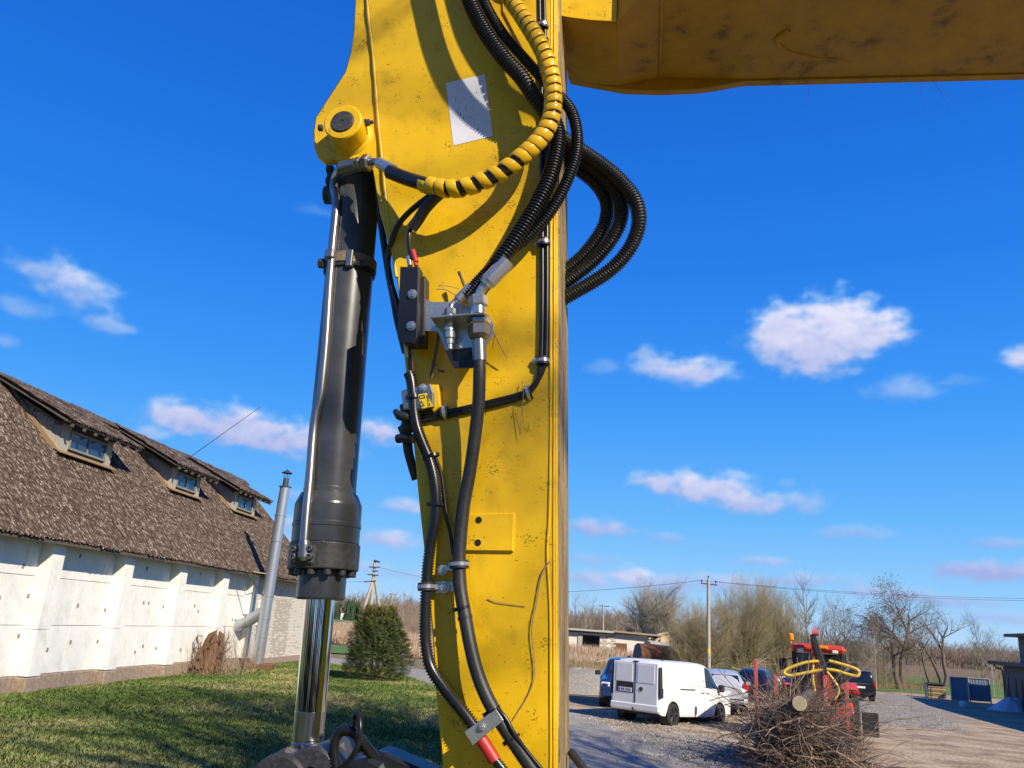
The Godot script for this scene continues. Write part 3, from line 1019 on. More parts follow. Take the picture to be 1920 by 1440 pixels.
func p_clamp(px: float, py: float, dx: float, dy: float, off: float, rpx: float, bx: float, by: float, brpx: float, m: Material) -> void:   # rubber lined clamp with a bolt beside the hose
	var c := A(px, py, off)
	var d := (A(px + dx * 10, py + dy * 10, off) - c).normalized()
	var r := rpx * mpp(c)
	var b := Bag.new()
	b.lathe(c - d * 0.011, d, [[0, r], [0, r + 0.004], [0.022, r + 0.004], [0.022, r]], 20)
	var o := part("hose_clamp", b, M.black_rubber, ex, ex)
	b = Bag.new()
	b.lathe(c - d * 0.005, d, [[0, r + 0.003], [0, r + 0.0058], [0.010, r + 0.0058], [0.010, r + 0.003]], 20)
	var q := A(bx, by, off * 0.5)
	var t := (q - c)
	b.box(Transform3D(Basis(d, plate_n.cross(d).normalized(), plate_n).orthonormalized(), c.lerp(q, 0.6)), Vector3(0.016, t.length() * 0.9, 0.004), 0.001)
	part("clamp_band", b, m, o, ex)
	bolt(o, bx, by, off * 0.5 + 0.003, brpx, M.zinc, 0.006)

func make_excavator() -> void:
	ex = thing("excavator", "yellow excavator arm hanging upright from its boom, with black and yellow hydraulic hoses", "excavator", Vector3(0.1, 0, -2.55))
	var n := plate_n
	# ---- arm
	var seam := [[689, -150], [689, 0], [700, 106], [707, 198], [716, 294], [721, 340], [727, 400], [737, 470], [744, 520], [757, 660], [775, 827], [784, 927], [794, 1021], [797, 1052], [810, 1180], [817, 1293], [830, 1440], [850, 1700]]
	var outline := seam.duplicate()
	outline.append_array([[1045.5, 1700], [1045.5, -150]])
	var arm := slab(ex, "arm", outline, 0.0, 0.30, M.yellow, 0.004)
	var b := Bag.new()
	var lip := [A(1044, -150, -0.006), A(1048.5, -150, -0.006), A(1048.5, 1700, -0.006), A(1044, 1700, -0.006)]
	b.prism(lip, -n * 0.29, 0.003)
	part("worn_front_plate", b, M.worn, arm, ex)
	b = Bag.new()
	b.tube(curve([A(1034, -150, 0.0), A(1033, 300, 0.0), A(1032, 760, 0.0), A(1030, 960, 0.0), A(1026, 1040, 0.001), A(1032, 1200, 0.0), A(1031, 1700, 0.0)], 0.02), func(s): return 0.0042 + 0.0006 * sin(s * 300.0), 8)
	b.tube(curve([A(1040, -150, 0.0), A(1039, 600, 0.0), A(1038, 1000, 0.0), A(1039, 1700, 0.0)], 0.02), func(s): return 0.003 + 0.0005 * sin(s * 350.0), 8)
	b.tube(curve([A(690, -150, -0.006), A(689, 0, -0.006), A(700, 106, -0.006), A(707, 198, -0.006), A(716, 294, -0.006), A(727, 400, -0.006), A(744, 520, -0.006)], 0.02), func(s): return 0.0065 + 0.0008 * sin(s * 260.0), 8)
	part("weld_seam", b, M.yellow, arm, ex)
	# upper left: the plates that carry the bucket cylinder's pin
	var br := [[664, -150], [666, 0], [663, 60], [657, 99], [647, 135], [627, 166], [606, 198], [592, 220], [588, 244], [589, 276], [595, 294], [606, 301], [652, 299], [692, 296], [699, 322], [703, 345], [712, 400], [727, 452], [740, 500], [752, 560], [775, 560], [775, -150]]
	var bp := slab(arm, "pin_bracket", br, -0.012, 0.03, M.yellow, 0.003)
	b = Bag.new()
	b.prism(AL(br, -0.275), -n * 0.03)
	part("pin_bracket", b, M.yellow, arm, ex)
	var bc := A(642, 228, 0.075)
	var br_r := 37.0 * mpp(bc)
	b = Bag.new()
	b.lathe(bc - n * 0.09, n, [[0, br_r * 1.22], [0.012, br_r * 1.06], [0.016, br_r], [0.086, br_r], [0.090, br_r - 0.004], [0.090, br_r * 0.62]], 40)
	part("pin_boss", b, M.yellow, arm, ex)
	b = Bag.new()
	b.lathe(bc - n * 0.02, n, [[0, br_r * 0.6], [0.022, br_r * 0.6], [0.025, br_r * 0.56], [0.025, 0.006], [0.022, 0.005], [0.022, 0]], 32)
	part("pin", b, M.dark_steel, arm, ex)
	b = Bag.new()
	var sx := Bag.side_of(n)
	var bq := A(688, 230, 0.035)
	var bd := (A(700, 229, 0.035) - A(680, 231, 0.035)).normalized()
	b.rod(bq - bd * 0.03, bq + bd * 0.022, 0.0065, 0.0065, 10)
	hex(b, bq - bd * 0.012, bd, 0.013, 0.014)
	hex(b, bq + bd * 0.003, bd, 0.012, 0.008)
	b.rod(A(604, 240, 0.03), A(598, 240, 0.03), 0.012, 0.012, 8)
	part("lock_bolt", b, M.dark_steel, arm, ex)
	# decal, scratched
	b = Bag.new()
	var q4 := AL([[836, 156], [909, 139], [924, 255], [850, 273]], 0.0012)
	b.quad(q4[3], q4[2], q4[1], q4[0])
	part("white_sticker", b, M.sticker, arm, ex).set_meta("label", "scuffed blank white sticker")
	# small mounting pad with two tapped holes
	var pad := slab(arm, "mounting_pad", [[872, 964], [964, 961], [962, 1034], [872, 1033]], 0.011, 0.011, M.yellow, 0.003)
	for h in [[897.5, 975], [896, 1017.5]]:
		b = Bag.new()
		var hp := A(h[0], h[1], 0.0115)
		b.lathe(hp, n, [[0, 0.0095], [0.001, 0.0095], [0.001, 0.0075], [0.0004, 0.0065], [0.0004, 0.0]], 16)
		part("tapped_hole", b, M.void_dark, pad, ex)
	# gussets by the upper pivot
	slab(arm, "pivot_doubler", [[938, -150], [942, 20], [968, 70], [1000, 130], [1030, 170], [1031, -150]], 0.008, 0.008, M.yellow, 0.002)
	b = Bag.new()
	b.lathe(A(1000, -62, 0.0), n, [[0, 0.10], [0.06, 0.10], [0.065, 0.095], [0.065, 0.06]], 32)
	part("pivot_boss", b, M.yellow, arm, ex)

	# ---- boom: a narrow nose lug beside the arm, widening into the box section that runs off to the right
	var up := Vector3(0, 0.66, 0)
	var e1 := A(1237, 146, -0.455)
	var e2 := A(1400, 148, -0.455)
	var e3 := A(2300, 127, -0.455)
	var b0 := A(1162, 160, -0.455)
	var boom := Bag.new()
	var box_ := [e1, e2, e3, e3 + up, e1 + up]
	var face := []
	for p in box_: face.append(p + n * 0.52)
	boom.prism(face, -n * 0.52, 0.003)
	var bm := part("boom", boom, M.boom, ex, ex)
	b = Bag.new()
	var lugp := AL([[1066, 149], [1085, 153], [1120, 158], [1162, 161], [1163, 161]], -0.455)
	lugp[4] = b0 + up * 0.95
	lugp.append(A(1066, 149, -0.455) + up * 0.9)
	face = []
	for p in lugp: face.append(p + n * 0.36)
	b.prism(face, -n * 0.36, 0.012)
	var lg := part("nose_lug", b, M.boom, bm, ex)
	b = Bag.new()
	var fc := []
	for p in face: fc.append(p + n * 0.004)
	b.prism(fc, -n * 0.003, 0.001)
	part("lug_lit_skin", b, M.yellow, lg, ex)  # brighter yellow skin paints in the sunlit side of the dark-toned lug
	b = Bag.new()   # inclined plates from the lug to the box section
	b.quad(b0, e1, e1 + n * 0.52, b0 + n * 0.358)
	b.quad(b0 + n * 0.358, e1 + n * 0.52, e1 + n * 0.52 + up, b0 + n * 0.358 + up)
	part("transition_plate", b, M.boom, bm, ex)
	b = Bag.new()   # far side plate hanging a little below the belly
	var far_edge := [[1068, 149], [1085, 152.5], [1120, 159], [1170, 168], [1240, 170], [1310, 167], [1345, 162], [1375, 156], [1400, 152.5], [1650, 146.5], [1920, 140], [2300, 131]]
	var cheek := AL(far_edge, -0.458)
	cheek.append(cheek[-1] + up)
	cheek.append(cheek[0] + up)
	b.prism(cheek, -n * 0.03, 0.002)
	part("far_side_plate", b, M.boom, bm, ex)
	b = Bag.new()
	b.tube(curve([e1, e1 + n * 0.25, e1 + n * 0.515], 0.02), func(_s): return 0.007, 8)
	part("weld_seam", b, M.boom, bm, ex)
	b = Bag.new()
	b.tube(curve([e1 + n * 0.52, (e1 + e2) * 0.5 + n * 0.523, e2 + n * 0.52], 0.02), func(_s): return 0.004, 8)
	part("weld_seam", b, M.yellow, bm, ex)
	# the curved lifting lug under the boom
	b = Bag.new()
	var lug := []
	for q in [[1560, 55], [1520, 48], [1480, 55], [1458, 72], [1465, 90], [1500, 103], [1545, 110], [1595, 114]]:
		lug.append(on_plane(q[0], q[1], e2 + Vector3(0, -0.004, 0), Vector3.UP))
	b.tube(curve(lug.slice(2), 0.012), func(_s): return 0.010, 8)
	part("weld_scar", b, M.boom, bm, ex)
	b = Bag.new()
	b.lathe(A(1066, 70, -0.30), (A(1100, 70, -0.30) - A(1060, 70, -0.30)), [[-0.03, 0.062], [0.012, 0.062], [0.012, 0.0]], 28)
	part("pivot_seal", b, M.black_rubber, bm, ex)

	# ---- bucket cylinder
	var cy := func(y: float, off := OC) -> Vector3: return A(672.0 - (y - 325.0) * 0.0893, y, off)
	var top: Vector3 = cy.call(240.0)
	var bot: Vector3 = cy.call(1400.0)
	var d := (bot - top).normalized()
	var at := func(y: float) -> float: return (cy.call(y) - top).dot(d)
	var k_m: float = mpp(cy.call(750.0))
	var rb := 46.5 * k_m
	b = Bag.new()
	var y_sh: float = at.call(925.0)
	b.lathe(top, d, [[0.0, 0.02], [0.0, rb * 0.98], [at.call(917.0), rb], [at.call(919.0), rb * 1.015], [at.call(928.0), rb * 1.015]], 48)
	var cyl := part("bucket_cylinder", b, M.steel_grey, ex, ex)
	cyl.set_meta("label", "grey bucket cylinder with polished rod")
	var kg: float = mpp(cy.call(960.0))
	b = Bag.new()
	var r1 := 62.0 * kg
	b.lathe(top, d, [[at.call(926.0), rb], [at.call(928.0), rb * 1.1], [at.call(946.0), r1 * 0.985], [at.call(950.0), r1], [at.call(981.0), r1], [at.call(984.0), r1 * 1.02], [at.call(990.0), r1 * 1.02], [at.call(991.0), r1], [at.call(1019.0), r1], [at.call(1020.0), r1 * 0.985], [at.call(1022.0), r1 * 0.985]], 56)
	part("cylinder_collar", b, M.steel_grey, cyl, ex)
	b = Bag.new()
	var r2 := 64.5 * kg
	b.lathe(top, d, [[at.call(1021.0), r1 * 0.9], [at.call(1021.0), r2 * 0.99], [at.call(1023.0), r2], [at.call(1067.0), r2], [at.call(1069.0), r2 * 0.985], [at.call(1069.0), r2 * 0.6]], 56)
	part("gland_flange", b, M.dark_steel, cyl, ex)
	for k in 12:
		var x := Bag.side_of(d)
		var yv := d.cross(x)
		var an := TAU * (k + 0.35) / 12.0
		b = Bag.new()
		var pb: Vector3 = top + d * at.call(1069.0) + (x * cos(an) + yv * sin(an)) * r2 * 0.84
		b.lathe(pb, d, [[0, 0.0125], [0.017, 0.0125], [0.019, 0.011], [0.019, 0.006], [0.012, 0.006], [0.012, 0]], 14)
		part("gland_bolt", b, M.dark_steel, cyl, ex)
	b = Bag.new()
	var r3 := 45.0 * mpp(cy.call(1100.0))
	b.lathe(top, d, [[at.call(1068.0), r3 * 0.98], [at.call(1072.0), r3], [at.call(1121.0), r3], [at.call(1124.5), r3 * 0.96], [at.call(1124.5), r3 * 0.55]], 48)
	part("gland", b, M.steel_grey, cyl, ex)
	b = Bag.new()
	var rr: float = 28.3 * mpp(cy.call(1250.0))
	b.lathe(top, d, [[at.call(1100.0), rr], [at.call(1333.0), rr], [at.call(1333.5), rr * 1.005], [at.call(1334.0), rr]], 64)
	part("piston_rod", b, M.chrome, cyl, ex)
	b = Bag.new()
	b.lathe(top, d, [[at.call(1333.5), rr * 1.001], [at.call(1386.0), rr * 1.001], [at.call(1388.0), rr * 0.97], [at.call(1391.0), rr * 0.97], [at.call(1393.0), rr * 1.02], [at.call(1412.0), rr * 1.03], [at.call(1440.0), rr * 1.3]], 48)
	part("rod_end_sleeve", b, M.chrome_dull, cyl, ex)
	# hard steel line along the barrel
	var pf := OC + 0.085
	var pp := [[648, 312, 0.0], [637, 318, -0.01], [628, 334, pf], [626, 352, pf], [630, 372, pf], [629, 405, pf], [624, 455, pf], [618, 530, pf], [611, 640, pf], [604, 715, pf], [600, 745, pf], [592, 775, pf], [587, 815, pf], [581, 896, pf + 0.01], [575, 960, pf + 0.022], [571, 1012, pf + 0.03], [570, 1030, pf + 0.03]]
	b = Bag.new()
	var pts := path(pp, 0.008)
	var rp := 8.3 * mpp(pts[pts.size() / 2])
	b.tube(pts, func(_s): return rp, 14)
	part("steel_line", b, M.pipe_steel, cyl, ex)
	b = Bag.new()
	b.box(Transform3D(Basis(sx, d, n).orthonormalized(), A(570, 1040, pf + 0.02)), Vector3(0.078, 0.062, 0.028), 0.008)
	var lower := part("line_flange", b, M.dark_steel, cyl, ex)
	b = Bag.new()
	b.lathe(A(571, 1014, pf + 0.03), (A(570, 1044, pf + 0.03) - A(571, 1014, pf + 0.03)), [[0, rp * 1.1], [0.012, rp * 1.35], [0.05, rp * 1.35], [0.06, rp * 1.0], [0.064, 0]], 20)
	for q in [[552.5, 1029], [583, 1028], [551.5, 1043.5], [582.5, 1043.5]]:
		b.lathe(A(q[0], q[1], pf + 0.032), n, [[0, 0.0095], [0.014, 0.0095], [0.016, 0.008], [0.016, 0.0048], [0.008, 0.0048], [0.008, 0]], 14)
	part("flange_bolts", b, M.pipe_steel, cyl, ex)
	b = Bag.new()
	b.box(Transform3D(Basis(sx, d, n).orthonormalized(), A(600, 1036, OC + 0.055)), Vector3(0.06, 0.075, 0.09), 0.004)
	part("port_block", b, M.rust_grey, cyl, ex)
	# clamp round the barrel
	b = Bag.new()
	b.lathe(cy.call(492.0), d, [[-0.002, rb], [-0.002, rb + 0.009], [0.034, rb + 0.009], [0.034, rb]], 48)
	part("barrel_band", b, M.rust_grey, cyl, ex)
	b = Bag.new()
	b.lathe(cy.call(509.0), d, [[0.0, rb], [0.0, rb + 0.006], [0.014, rb + 0.006], [0.014, rb]], 48)
	part("barrel_band", b, M.black_rubber, cyl, ex)
	b = Bag.new()
	var bx := Basis(sx if sx.x > 0 else -sx, -d, n).orthonormalized()
	b.box(Transform3D(bx, A(657, 486, pf - 0.005)), Vector3(0.022, 0.062, 0.03), 0.003)
	b.box(Transform3D(bx, A(620, 478, pf + 0.006)), Vector3(0.032, 0.035, 0.036), 0.006)
	b.box(Transform3D(bx, A(640, 487, pf - 0.012)), Vector3(0.06, 0.02, 0.012), 0.003)
	part("line_clamp", b, M.pipe_steel, cyl, ex)
	b = Bag.new()
	var cb0 := A(598, 494, pf - 0.005)
	var cb1 := A(690, 495, pf - 0.015)
	hex(b, cb0, (cb1 - cb0), 0.017, 0.02)
	b.rod(cb0, cb1, 0.008, 0.008, 10)
	hex(b, A(672, 494, pf - 0.013), (cb1 - cb0), 0.013, 0.012)
	part("clamp_bolt", b, M.dark_steel, cyl, ex)
	b = Bag.new()   # the cylinder's base eye behind the bracket, with its greasy bolts
	b.lathe(cy.call(228.0) + n * 0.085, -n, [[0, 0.03], [0, rb * 1.05], [0.17, rb * 1.05], [0.17, 0.03]], 36)
	for q in [[614, 318], [613, 340], [616, 330]]: b.rod(A(q[0], q[1], OC + 0.02), A(q[0] + 10, q[1], OC + 0.02), 0.016, 0.016, 10)
	b.rod(A(611, 366, OC - 0.02), A(622, 366, OC - 0.02), 0.034, 0.034, 14)
	part("cylinder_eye", b, M.dark_steel, cyl, ex)
	# ---- top fitting: elbow, nuts and hose end
	b = Bag.new()
	var f0 := A(640, 316, 0.0)
	var f1 := A(668, 309, 0.015)
	b.lathe(f0, f1 - f0, [[-0.004, 0.008], [0, 0.024], [f0.distance_to(f1), 0.024], [f0.distance_to(f1), 0.01]], 20)
	hex(b, f1, A(690, 305, 0.03) - f1, 0.024, 0.022)
	hex(b, A(682, 306, 0.025), A(700, 305, 0.035) - A(682, 306, 0.025), 0.029, 0.026)
	b.tube(path([[694, 304, 0.032], [705, 303, 0.045], [715, 308, 0.055]]), func(_s): return 0.0125, 12)
	part("elbow_fitting", b, M.pipe_steel, cyl, ex)
	b = Bag.new()
	b.rod(A(710, 305, 0.052), A(738, 320, 0.066), 0.019, 0.021, 16)
	part("hose_ferrule", b, M.zinc, cyl, ex)

	# ---- bucket linkage at the foot of the cylinder, dark and greasy
	var hub := slab(ex, "bucket_linkage", [[470, 1470], [486, 1432], [503, 1419], [528, 1404], [536, 1403], [549, 1420], [560, 1440], [600, 1470]], OC + 0.12, 0.05, M.dark_steel, 0.008)
	b = Bag.new()
	b.lathe(A(582, 1452, OC + 0.13), -n, [[0, 0.02], [0, 0.065], [0.006, 0.072], [0.25, 0.072], [0.25, 0.02]], 32)
	b.lathe(A(520, 1475, OC + 0.14), -n, [[0, 0.02], [0, 0.075], [0.006, 0.085], [0.27, 0.085], [0.27, 0.02]], 32)
	b.prism(AL([[548, 1412], [600, 1404], [625, 1414], [640, 1470], [560, 1480]], OC + 0.09), -n * 0.18, 0.012)
	b.prism(AL([[604, 1440], [612, 1398], [626, 1384], [642, 1392], [655, 1440], [650, 1480], [604, 1480]], OC + 0.02), -n * 0.1, 0.012)
	part("link_pin", b, M.dark_steel, hub, ex)
	b = Bag.new()
	b.prism(AL([[706, 1408], [722, 1412], [800, 1446], [830, 1470], [700, 1470]], OC + 0.06), -n * 0.12, 0.008)
	b.prism(AL([[640, 1430], [690, 1420], [716, 1432], [730, 1470], [640, 1470]], OC + 0.11), -n * 0.1, 0.012)
	part("link_arm", b, M.black_paint, hub, ex)
	for s in [[[[634, 1470, OC + 0.12], [628, 1425, OC + 0.12], [627, 1392, OC + 0.12], [638, 1372, OC + 0.12], [656, 1370, OC + 0.12], [672, 1382, OC + 0.12], [690, 1405, OC + 0.1], [706, 1425, OC + 0.08], [720, 1450, OC + 0.06]], 10.5], [[[635, 1442, OC + 0.14], [655, 1425, OC + 0.15], [670, 1400, OC + 0.16], [675, 1370, OC + 0.16], [674, 1346, OC + 0.15], [669, 1338, OC + 0.14], [666, 1348, OC + 0.12], [668, 1380, OC + 0.11], [676, 1410, OC + 0.1]], 5.6]]:
		conduit("linkage_hose", s[0], s[1], 0.009)

	# ---- hoses in front of the arm
	var yp := [[730, 322, 0.066], [760, 334, 0.085], [795, 345, 0.11], [823, 352, 0.125], [853, 354, 0.13], [880, 349, 0.13], [914, 336, 0.13], [946, 319, 0.13], [978, 294, 0.13], [1006, 268, 0.13], [1024, 243, 0.13], [1035, 212, 0.13], [1037, 178, 0.13], [1033, 142, 0.13], [1024, 110, 0.13], [1010, 80, 0.125], [993, 52, 0.12], [975, 24, 0.11], [955, -6, 0.1], [930, -60, 0.09], [905, -120, 0.09], [860, -240, 0.09], [820, -340, 0.09]]
	var yh := plain_hose("hydraulic_hose", yp, 13.4, M.black_gloss, 16)
	yh.set_meta("label", "hose in a yellow spiral wrap")
	pts = path(yp, 0.004)
	var cut := PackedVector3Array()
	for p in pts:
		if p.distance_to(pts[0]) > 0.165 or cut.size() > 0: cut.append(p)
	b = Bag.new()
	var ry := 13.4 * mpp(pts[pts.size() / 2])
	var wr := func(s: float) -> float: return 0.94 if s < 0.08 else (0.60 + 0.04 * sin(s * 21.0) + 0.03 * sin(s * 47.0) + 0.03 * smoothstep(0.25, 0.45, s))
	var pt := func(s: float) -> float: return 0.034 if s < 0.08 else 0.052 - 0.011 * smoothstep(0.25, 0.5, s) + 0.002 * sin(s * 17.0)
	b.wrap(cut, ry + 0.0006, 0.005, wr, pt, 24)
	part("spiral_wrap", b, M.yellow_plastic, yh, ex)
	# black spring guarded hoses
	ribbed_hose("hydraulic_hose", [[800, -330, 0.12], [832, -190, 0.12], [855, -90, 0.12], [872, -25, 0.12], [889, 21, 0.12], [914, 67, 0.12], [946, 110, 0.115], [978, 145, 0.105], [999, 177, 0.085], [1020, 205, 0.06], [1037, 226, 0.05], [1045, 250, 0.05], [1043, 285, 0.06], [1028, 340, 0.075], [999, 397, 0.09], [960, 457, 0.1], [930, 497, 0.105]], 16.0)
	ribbed_hose("hydraulic_hose", [[820, -330, 0.075], [855, -180, 0.075], [880, -90, 0.075], [900, -20, 0.075], [916, 20, 0.075], [945, 66, 0.075], [985, 112, 0.07], [1010, 140, 0.06], [1035, 168, 0.045], [1056, 188, 0.05], [1073, 212, 0.06], [1082, 250, 0.065], [1080, 290, 0.07], [1063, 340, 0.07], [1035, 393, 0.07], [1000, 435, 0.07], [950, 478, 0.075], [912, 512, 0.085], [888, 538, 0.09], [872, 556, 0.092]], 11.0, 0.009, 0.002)
	# loops hanging out behind the arm
	ribbed_hose("hydraulic_hose", [[1030, 240, -0.14], [1060, 262, -0.14], [1092, 284, -0.14], [1130, 310, -0.14], [1165, 341, -0.14], [1192, 378, -0.14], [1198, 420, -0.15], [1180, 467, -0.17], [1140, 510, -0.19], [1070, 552, -0.21], [1000, 590, -0.23]], 15.5, 0.010, 0.0018)
	ribbed_hose("hydraulic_hose", [[1030, 258, -0.18], [1060, 278, -0.18], [1090, 300, -0.18], [1130, 328, -0.18], [1158, 362, -0.18], [1166, 400, -0.18], [1152, 440, -0.19], [1118, 484, -0.21], [1070, 523, -0.22], [1000, 570, -0.23]], 15.0, 0.010, 0.0018)
	ribbed_hose("hydraulic_hose", [[1030, 275, -0.22], [1060, 298, -0.22], [1090, 322, -0.22], [1118, 345, -0.22], [1138, 380, -0.22], [1134, 420, -0.22], [1108, 462, -0.23], [1070, 500, -0.24], [1000, 545, -0.24]], 14.0, 0.010, 0.0018)
	# cables that leave the wrap
	plain_hose("cable", [[838, 352, 0.12], [815, 372, 0.11], [797, 392, 0.09], [783, 414, 0.07], [772, 428, 0.06]], 11.0, M.black_rubber)
	plain_hose("cable", [[772, 424, 0.06], [767, 440, 0.06], [767, 462, 0.07], [772, 486, 0.08]], 4.2, M.black_gloss)
	plain_hose("cable", [[832, 350, 0.11], [795, 375, 0.09], [765, 400, 0.06], [745, 425, 0.03], [733, 458, 0.0], [727, 490, -0.02], [731, 525, -0.03], [742, 560, -0.03], [752, 600, -0.03]], 5.6, M.black_gloss)
	plain_hose("cable", [[706, 330, -0.1], [712, 400, -0.1], [722, 470, -0.09], [730, 520, -0.08], [738, 560, -0.06], [745, 600, -0.04], [760, 660, -0.02]], 6.4, M.black_rubber)
	b = Bag.new()
	b.rod(A(766, 482, 0.075), A(769, 499, 0.08), 0.0085, 0.0085, 12)
	part("cable_plug", b, M.zinc, ex, ex)
	b = Bag.new()
	b.rod(A(774, 470, 0.075), A(780, 492, 0.08), 0.008, 0.0085, 12)
	b.rod(A(778, 492, 0.08), A(781, 499, 0.08), 0.0065, 0.0065, 12)
	part("cable_plug", b, M.red_sleeve, ex, ex).set_meta("label", "red cable boot")
	# twin cables down the right edge and across
	var run := [[1014, -120, 0.008], [1016, 20, 0.008], [1020, 200, 0.008], [1021, 440, 0.008], [1021, 560, 0.008], [1020, 640, 0.008], [1018, 682, 0.008], [1009, 712, 0.008], [992, 733, 0.008], [970, 744, 0.008], [920, 757, 0.008], [870, 769, 0.008], [835, 777, 0.008], [790, 786, 0.008], [762, 790, 0.006]]
	for s in 2:
		var rr2 := []
		for q in run.size():
			var cur = run[q]
			var side := (4.4 if s == 0 else -4.4)
			rr2.append([cur[0] + (side if q < 7 else side * 0.45), cur[1] + (0.0 if q < 6 else side * -0.9), cur[2]])
		plain_hose("cable", rr2, 4.6, M.black_gloss, 10)
	for q in [[1020, 455, 0, 1, 1005, 458], [1018, 677, 0, 1, 1003, 677], [1017, 50, 0, 1, 1004, 53]]: p_clamp(q[0], q[1], q[2], q[3], 0.009, 9.5, q[4], q[5], 4.6, M.zinc)
	for q in [[990, 738, 1, -0.35, 989, 728], [834, 775, 1, -0.2, 834, 764]]: p_clamp(q[0], q[1], q[2], q[3], 0.009, 9.5, q[4], q[5], 4.6, M.zinc)
	tie(1019, 76, 0, 1, 0.008, 9.5)
	tie(1021, 250, 0, 1, 0.008, 9.5, 0.006, null, false)

	# ---- sensor box on a zinc bracket
	var bracket := slab(ex, "zinc_bracket", [c2(838, 500), c2(852, 508), c2(878, 545), c2(905, 562), c2(935, 568), c2(1040, 568), c2(1130, 580), c2(1200, 610), c2(1290, 655), c2(1322, 720), c2(1315, 790), c2(1255, 880), c2(1190, 990), c2(1065, 990), c2(1042, 950), c2(1000, 850), c2(960, 760), c2(925, 757), c2(832, 757)], 0.062, 0.006, M.zinc, 0.0012)
	slab(bracket, "lower_tab", [c2(1010, 880), c2(1180, 860), c2(1190, 985), c2(1185, 994), c2(1068, 994), c2(1045, 955)], 0.066, 0.0035, M.black_paint, 0.001)
	bolt(bracket, c2(1148, 900)[0], c2(1148, 900)[1], 0.066, 7.5, M.dark_steel, 0.008)
	b = Bag.new()
	var tb0 := A(c2(938, 0)[0], c2(0, 700)[1], 0.10)
	var tb1 := A(c2(1280, 0)[0], c2(0, 672)[1], 0.10)
	b.bar(tb0, tb1, 0.085, 0.006, Vector3.UP, 0.0015)
	part("shelf", b, M.zinc, bracket, ex)
	var box := slab(ex, "sensor_box", [[750, 499.5], [785.5, 499.5], [782, 633], [776, 644], [757, 644], [745, 631]], 0.115, 0.05, M.black_paint, 0.003)
	slab(box, "box_back", [[779, 519], [797, 517], [797, 556], [795, 645], [760, 645], [760, 600]], 0.075, 0.05, M.black_rubber, 0.003)
	for q in [[773.5, 551.5], [771, 611]]: bolt(box, q[0], q[1], 0.115, 7.6, M.zinc, 0.007)
	# big fitting
	b = Bag.new()
	var g0 := A(c2(1395, 325)[0], c2(0, 325)[1], 0.107)
	var g1 := A(c2(1278, 452)[0], c2(0, 452)[1], 0.108)
	var rg := 16.0 * mpp(g0)
	b.lathe(g0, g1 - g0, [[-0.01, rg * 0.7], [-0.01, rg * 0.98], [g0.distance_to(g1) * 0.9, rg], [g0.distance_to(g1), rg * 0.85], [g0.distance_to(g1) + 0.008, rg * 0.8], [g0.distance_to(g1) + 0.008, 0.01]], 24)
	var fit := part("hose_fitting", b, M.zinc, ex, ex)
	b = Bag.new()
	b.tube(path([c2(1290, 440) + [0.108], c2(1255, 475) + [0.108], c2(1233, 510) + [0.107], c2(1225, 545) + [0.105], c2(1224, 570) + [0.105]]), func(_s): return 0.0145, 14)
	part("bent_nipple", b, M.zinc, fit, ex)
	b = Bag.new()
	var vd := (A(c2(1232, 0)[0], c2(0, 900)[1], 0.10) - A(c2(1221, 0)[0], c2(0, 545)[1], 0.10)).normalized()
	var mm_ := mpp(A(900, 590, 0.1)) * 0.29167
	var atc := func(x: float, y: float) -> Vector3: return A(c2(x, y)[0], c2(x, y)[1], 0.10)
	hex(b, atc.call(1221, 538), vd, 64 * mm_, 68 * mm_)
	b.lathe(atc.call(1222, 606), vd, [[0, 50 * mm_], [50 * mm_, 50 * mm_]], 20)
	part("union_nut", b, M.zinc, fit, ex)
	b = Bag.new()
	hex(b, atc.call(1226, 690), vd, 74 * mm_, 34 * mm_)
	part("union_nut", b, M.chrome_dull, fit, ex)
	b = Bag.new()
	hex(b, atc.call(1227, 726), vd, 72 * mm_, 72 * mm_)
	b.lathe(atc.call(1229, 798), vd, [[0, 62 * mm_], [10 * mm_, 42 * mm_], [10 * mm_, 30 * mm_]], 20)
	part("union_nut", b, M.pipe_steel, fit, ex)
	b = Bag.new()
	b.lathe(atc.call(1230, 800), vd, [[0, 34 * mm_], [24 * mm_, 34 * mm_], [24 * mm_, 41 * mm_], [158 * mm_, 43 * mm_], [160 * mm_, 36 * mm_]], 22)
	part("hose_ferrule", b, M.pipe_steel, fit, ex)
	# small fitting with its test nipple
	b = Bag.new()
	var h0 := A(c2(1165, 0)[0], c2(0, 480)[1], 0.093)
	var h1 := A(c2(1092, 0)[0], c2(0, 556)[1], 0.095)
	b.lathe(h0, h1 - h0, [[-0.006, 0.006], [-0.006, 31 * mm_], [h0.distance_to(h1), 33 * mm_], [h0.distance_to(h1), 0.005]], 20)
	b.tube(path([c2(1095, 550) + [0.095], c2(1065, 572) + [0.096], c2(1050, 595) + [0.098], c2(1045, 625) + [0.10]]), func(_s): return 0.0085, 12)
	hex(b, atc.call(1042, 615), vd, 37 * mm_, 44 * mm_)
	b.lathe(atc.call(1040, 655), vd, [[0, 28 * mm_], [30 * mm_, 28 * mm_]], 18)
	b.lathe(atc.call(1038, 700), vd, [[0, 30 * mm_], [20 * mm_, 34 * mm_], [30 * mm_, 28 * mm_], [36 * mm_, 38 * mm_], [62 * mm_, 38 * mm_], [66 * mm_, 30 * mm_], [72 * mm_, 37 * mm_], [110 * mm_, 35 * mm_], [118 * mm_, 26 * mm_], [124 * mm_, 29 * mm_], [150 * mm_, 27 * mm_], [152 * mm_, 20 * mm_], [186 * mm_, 18 * mm_], [188 * mm_, 0]], 22)
	part("test_nipple", b, M.zinc, fit, ex)

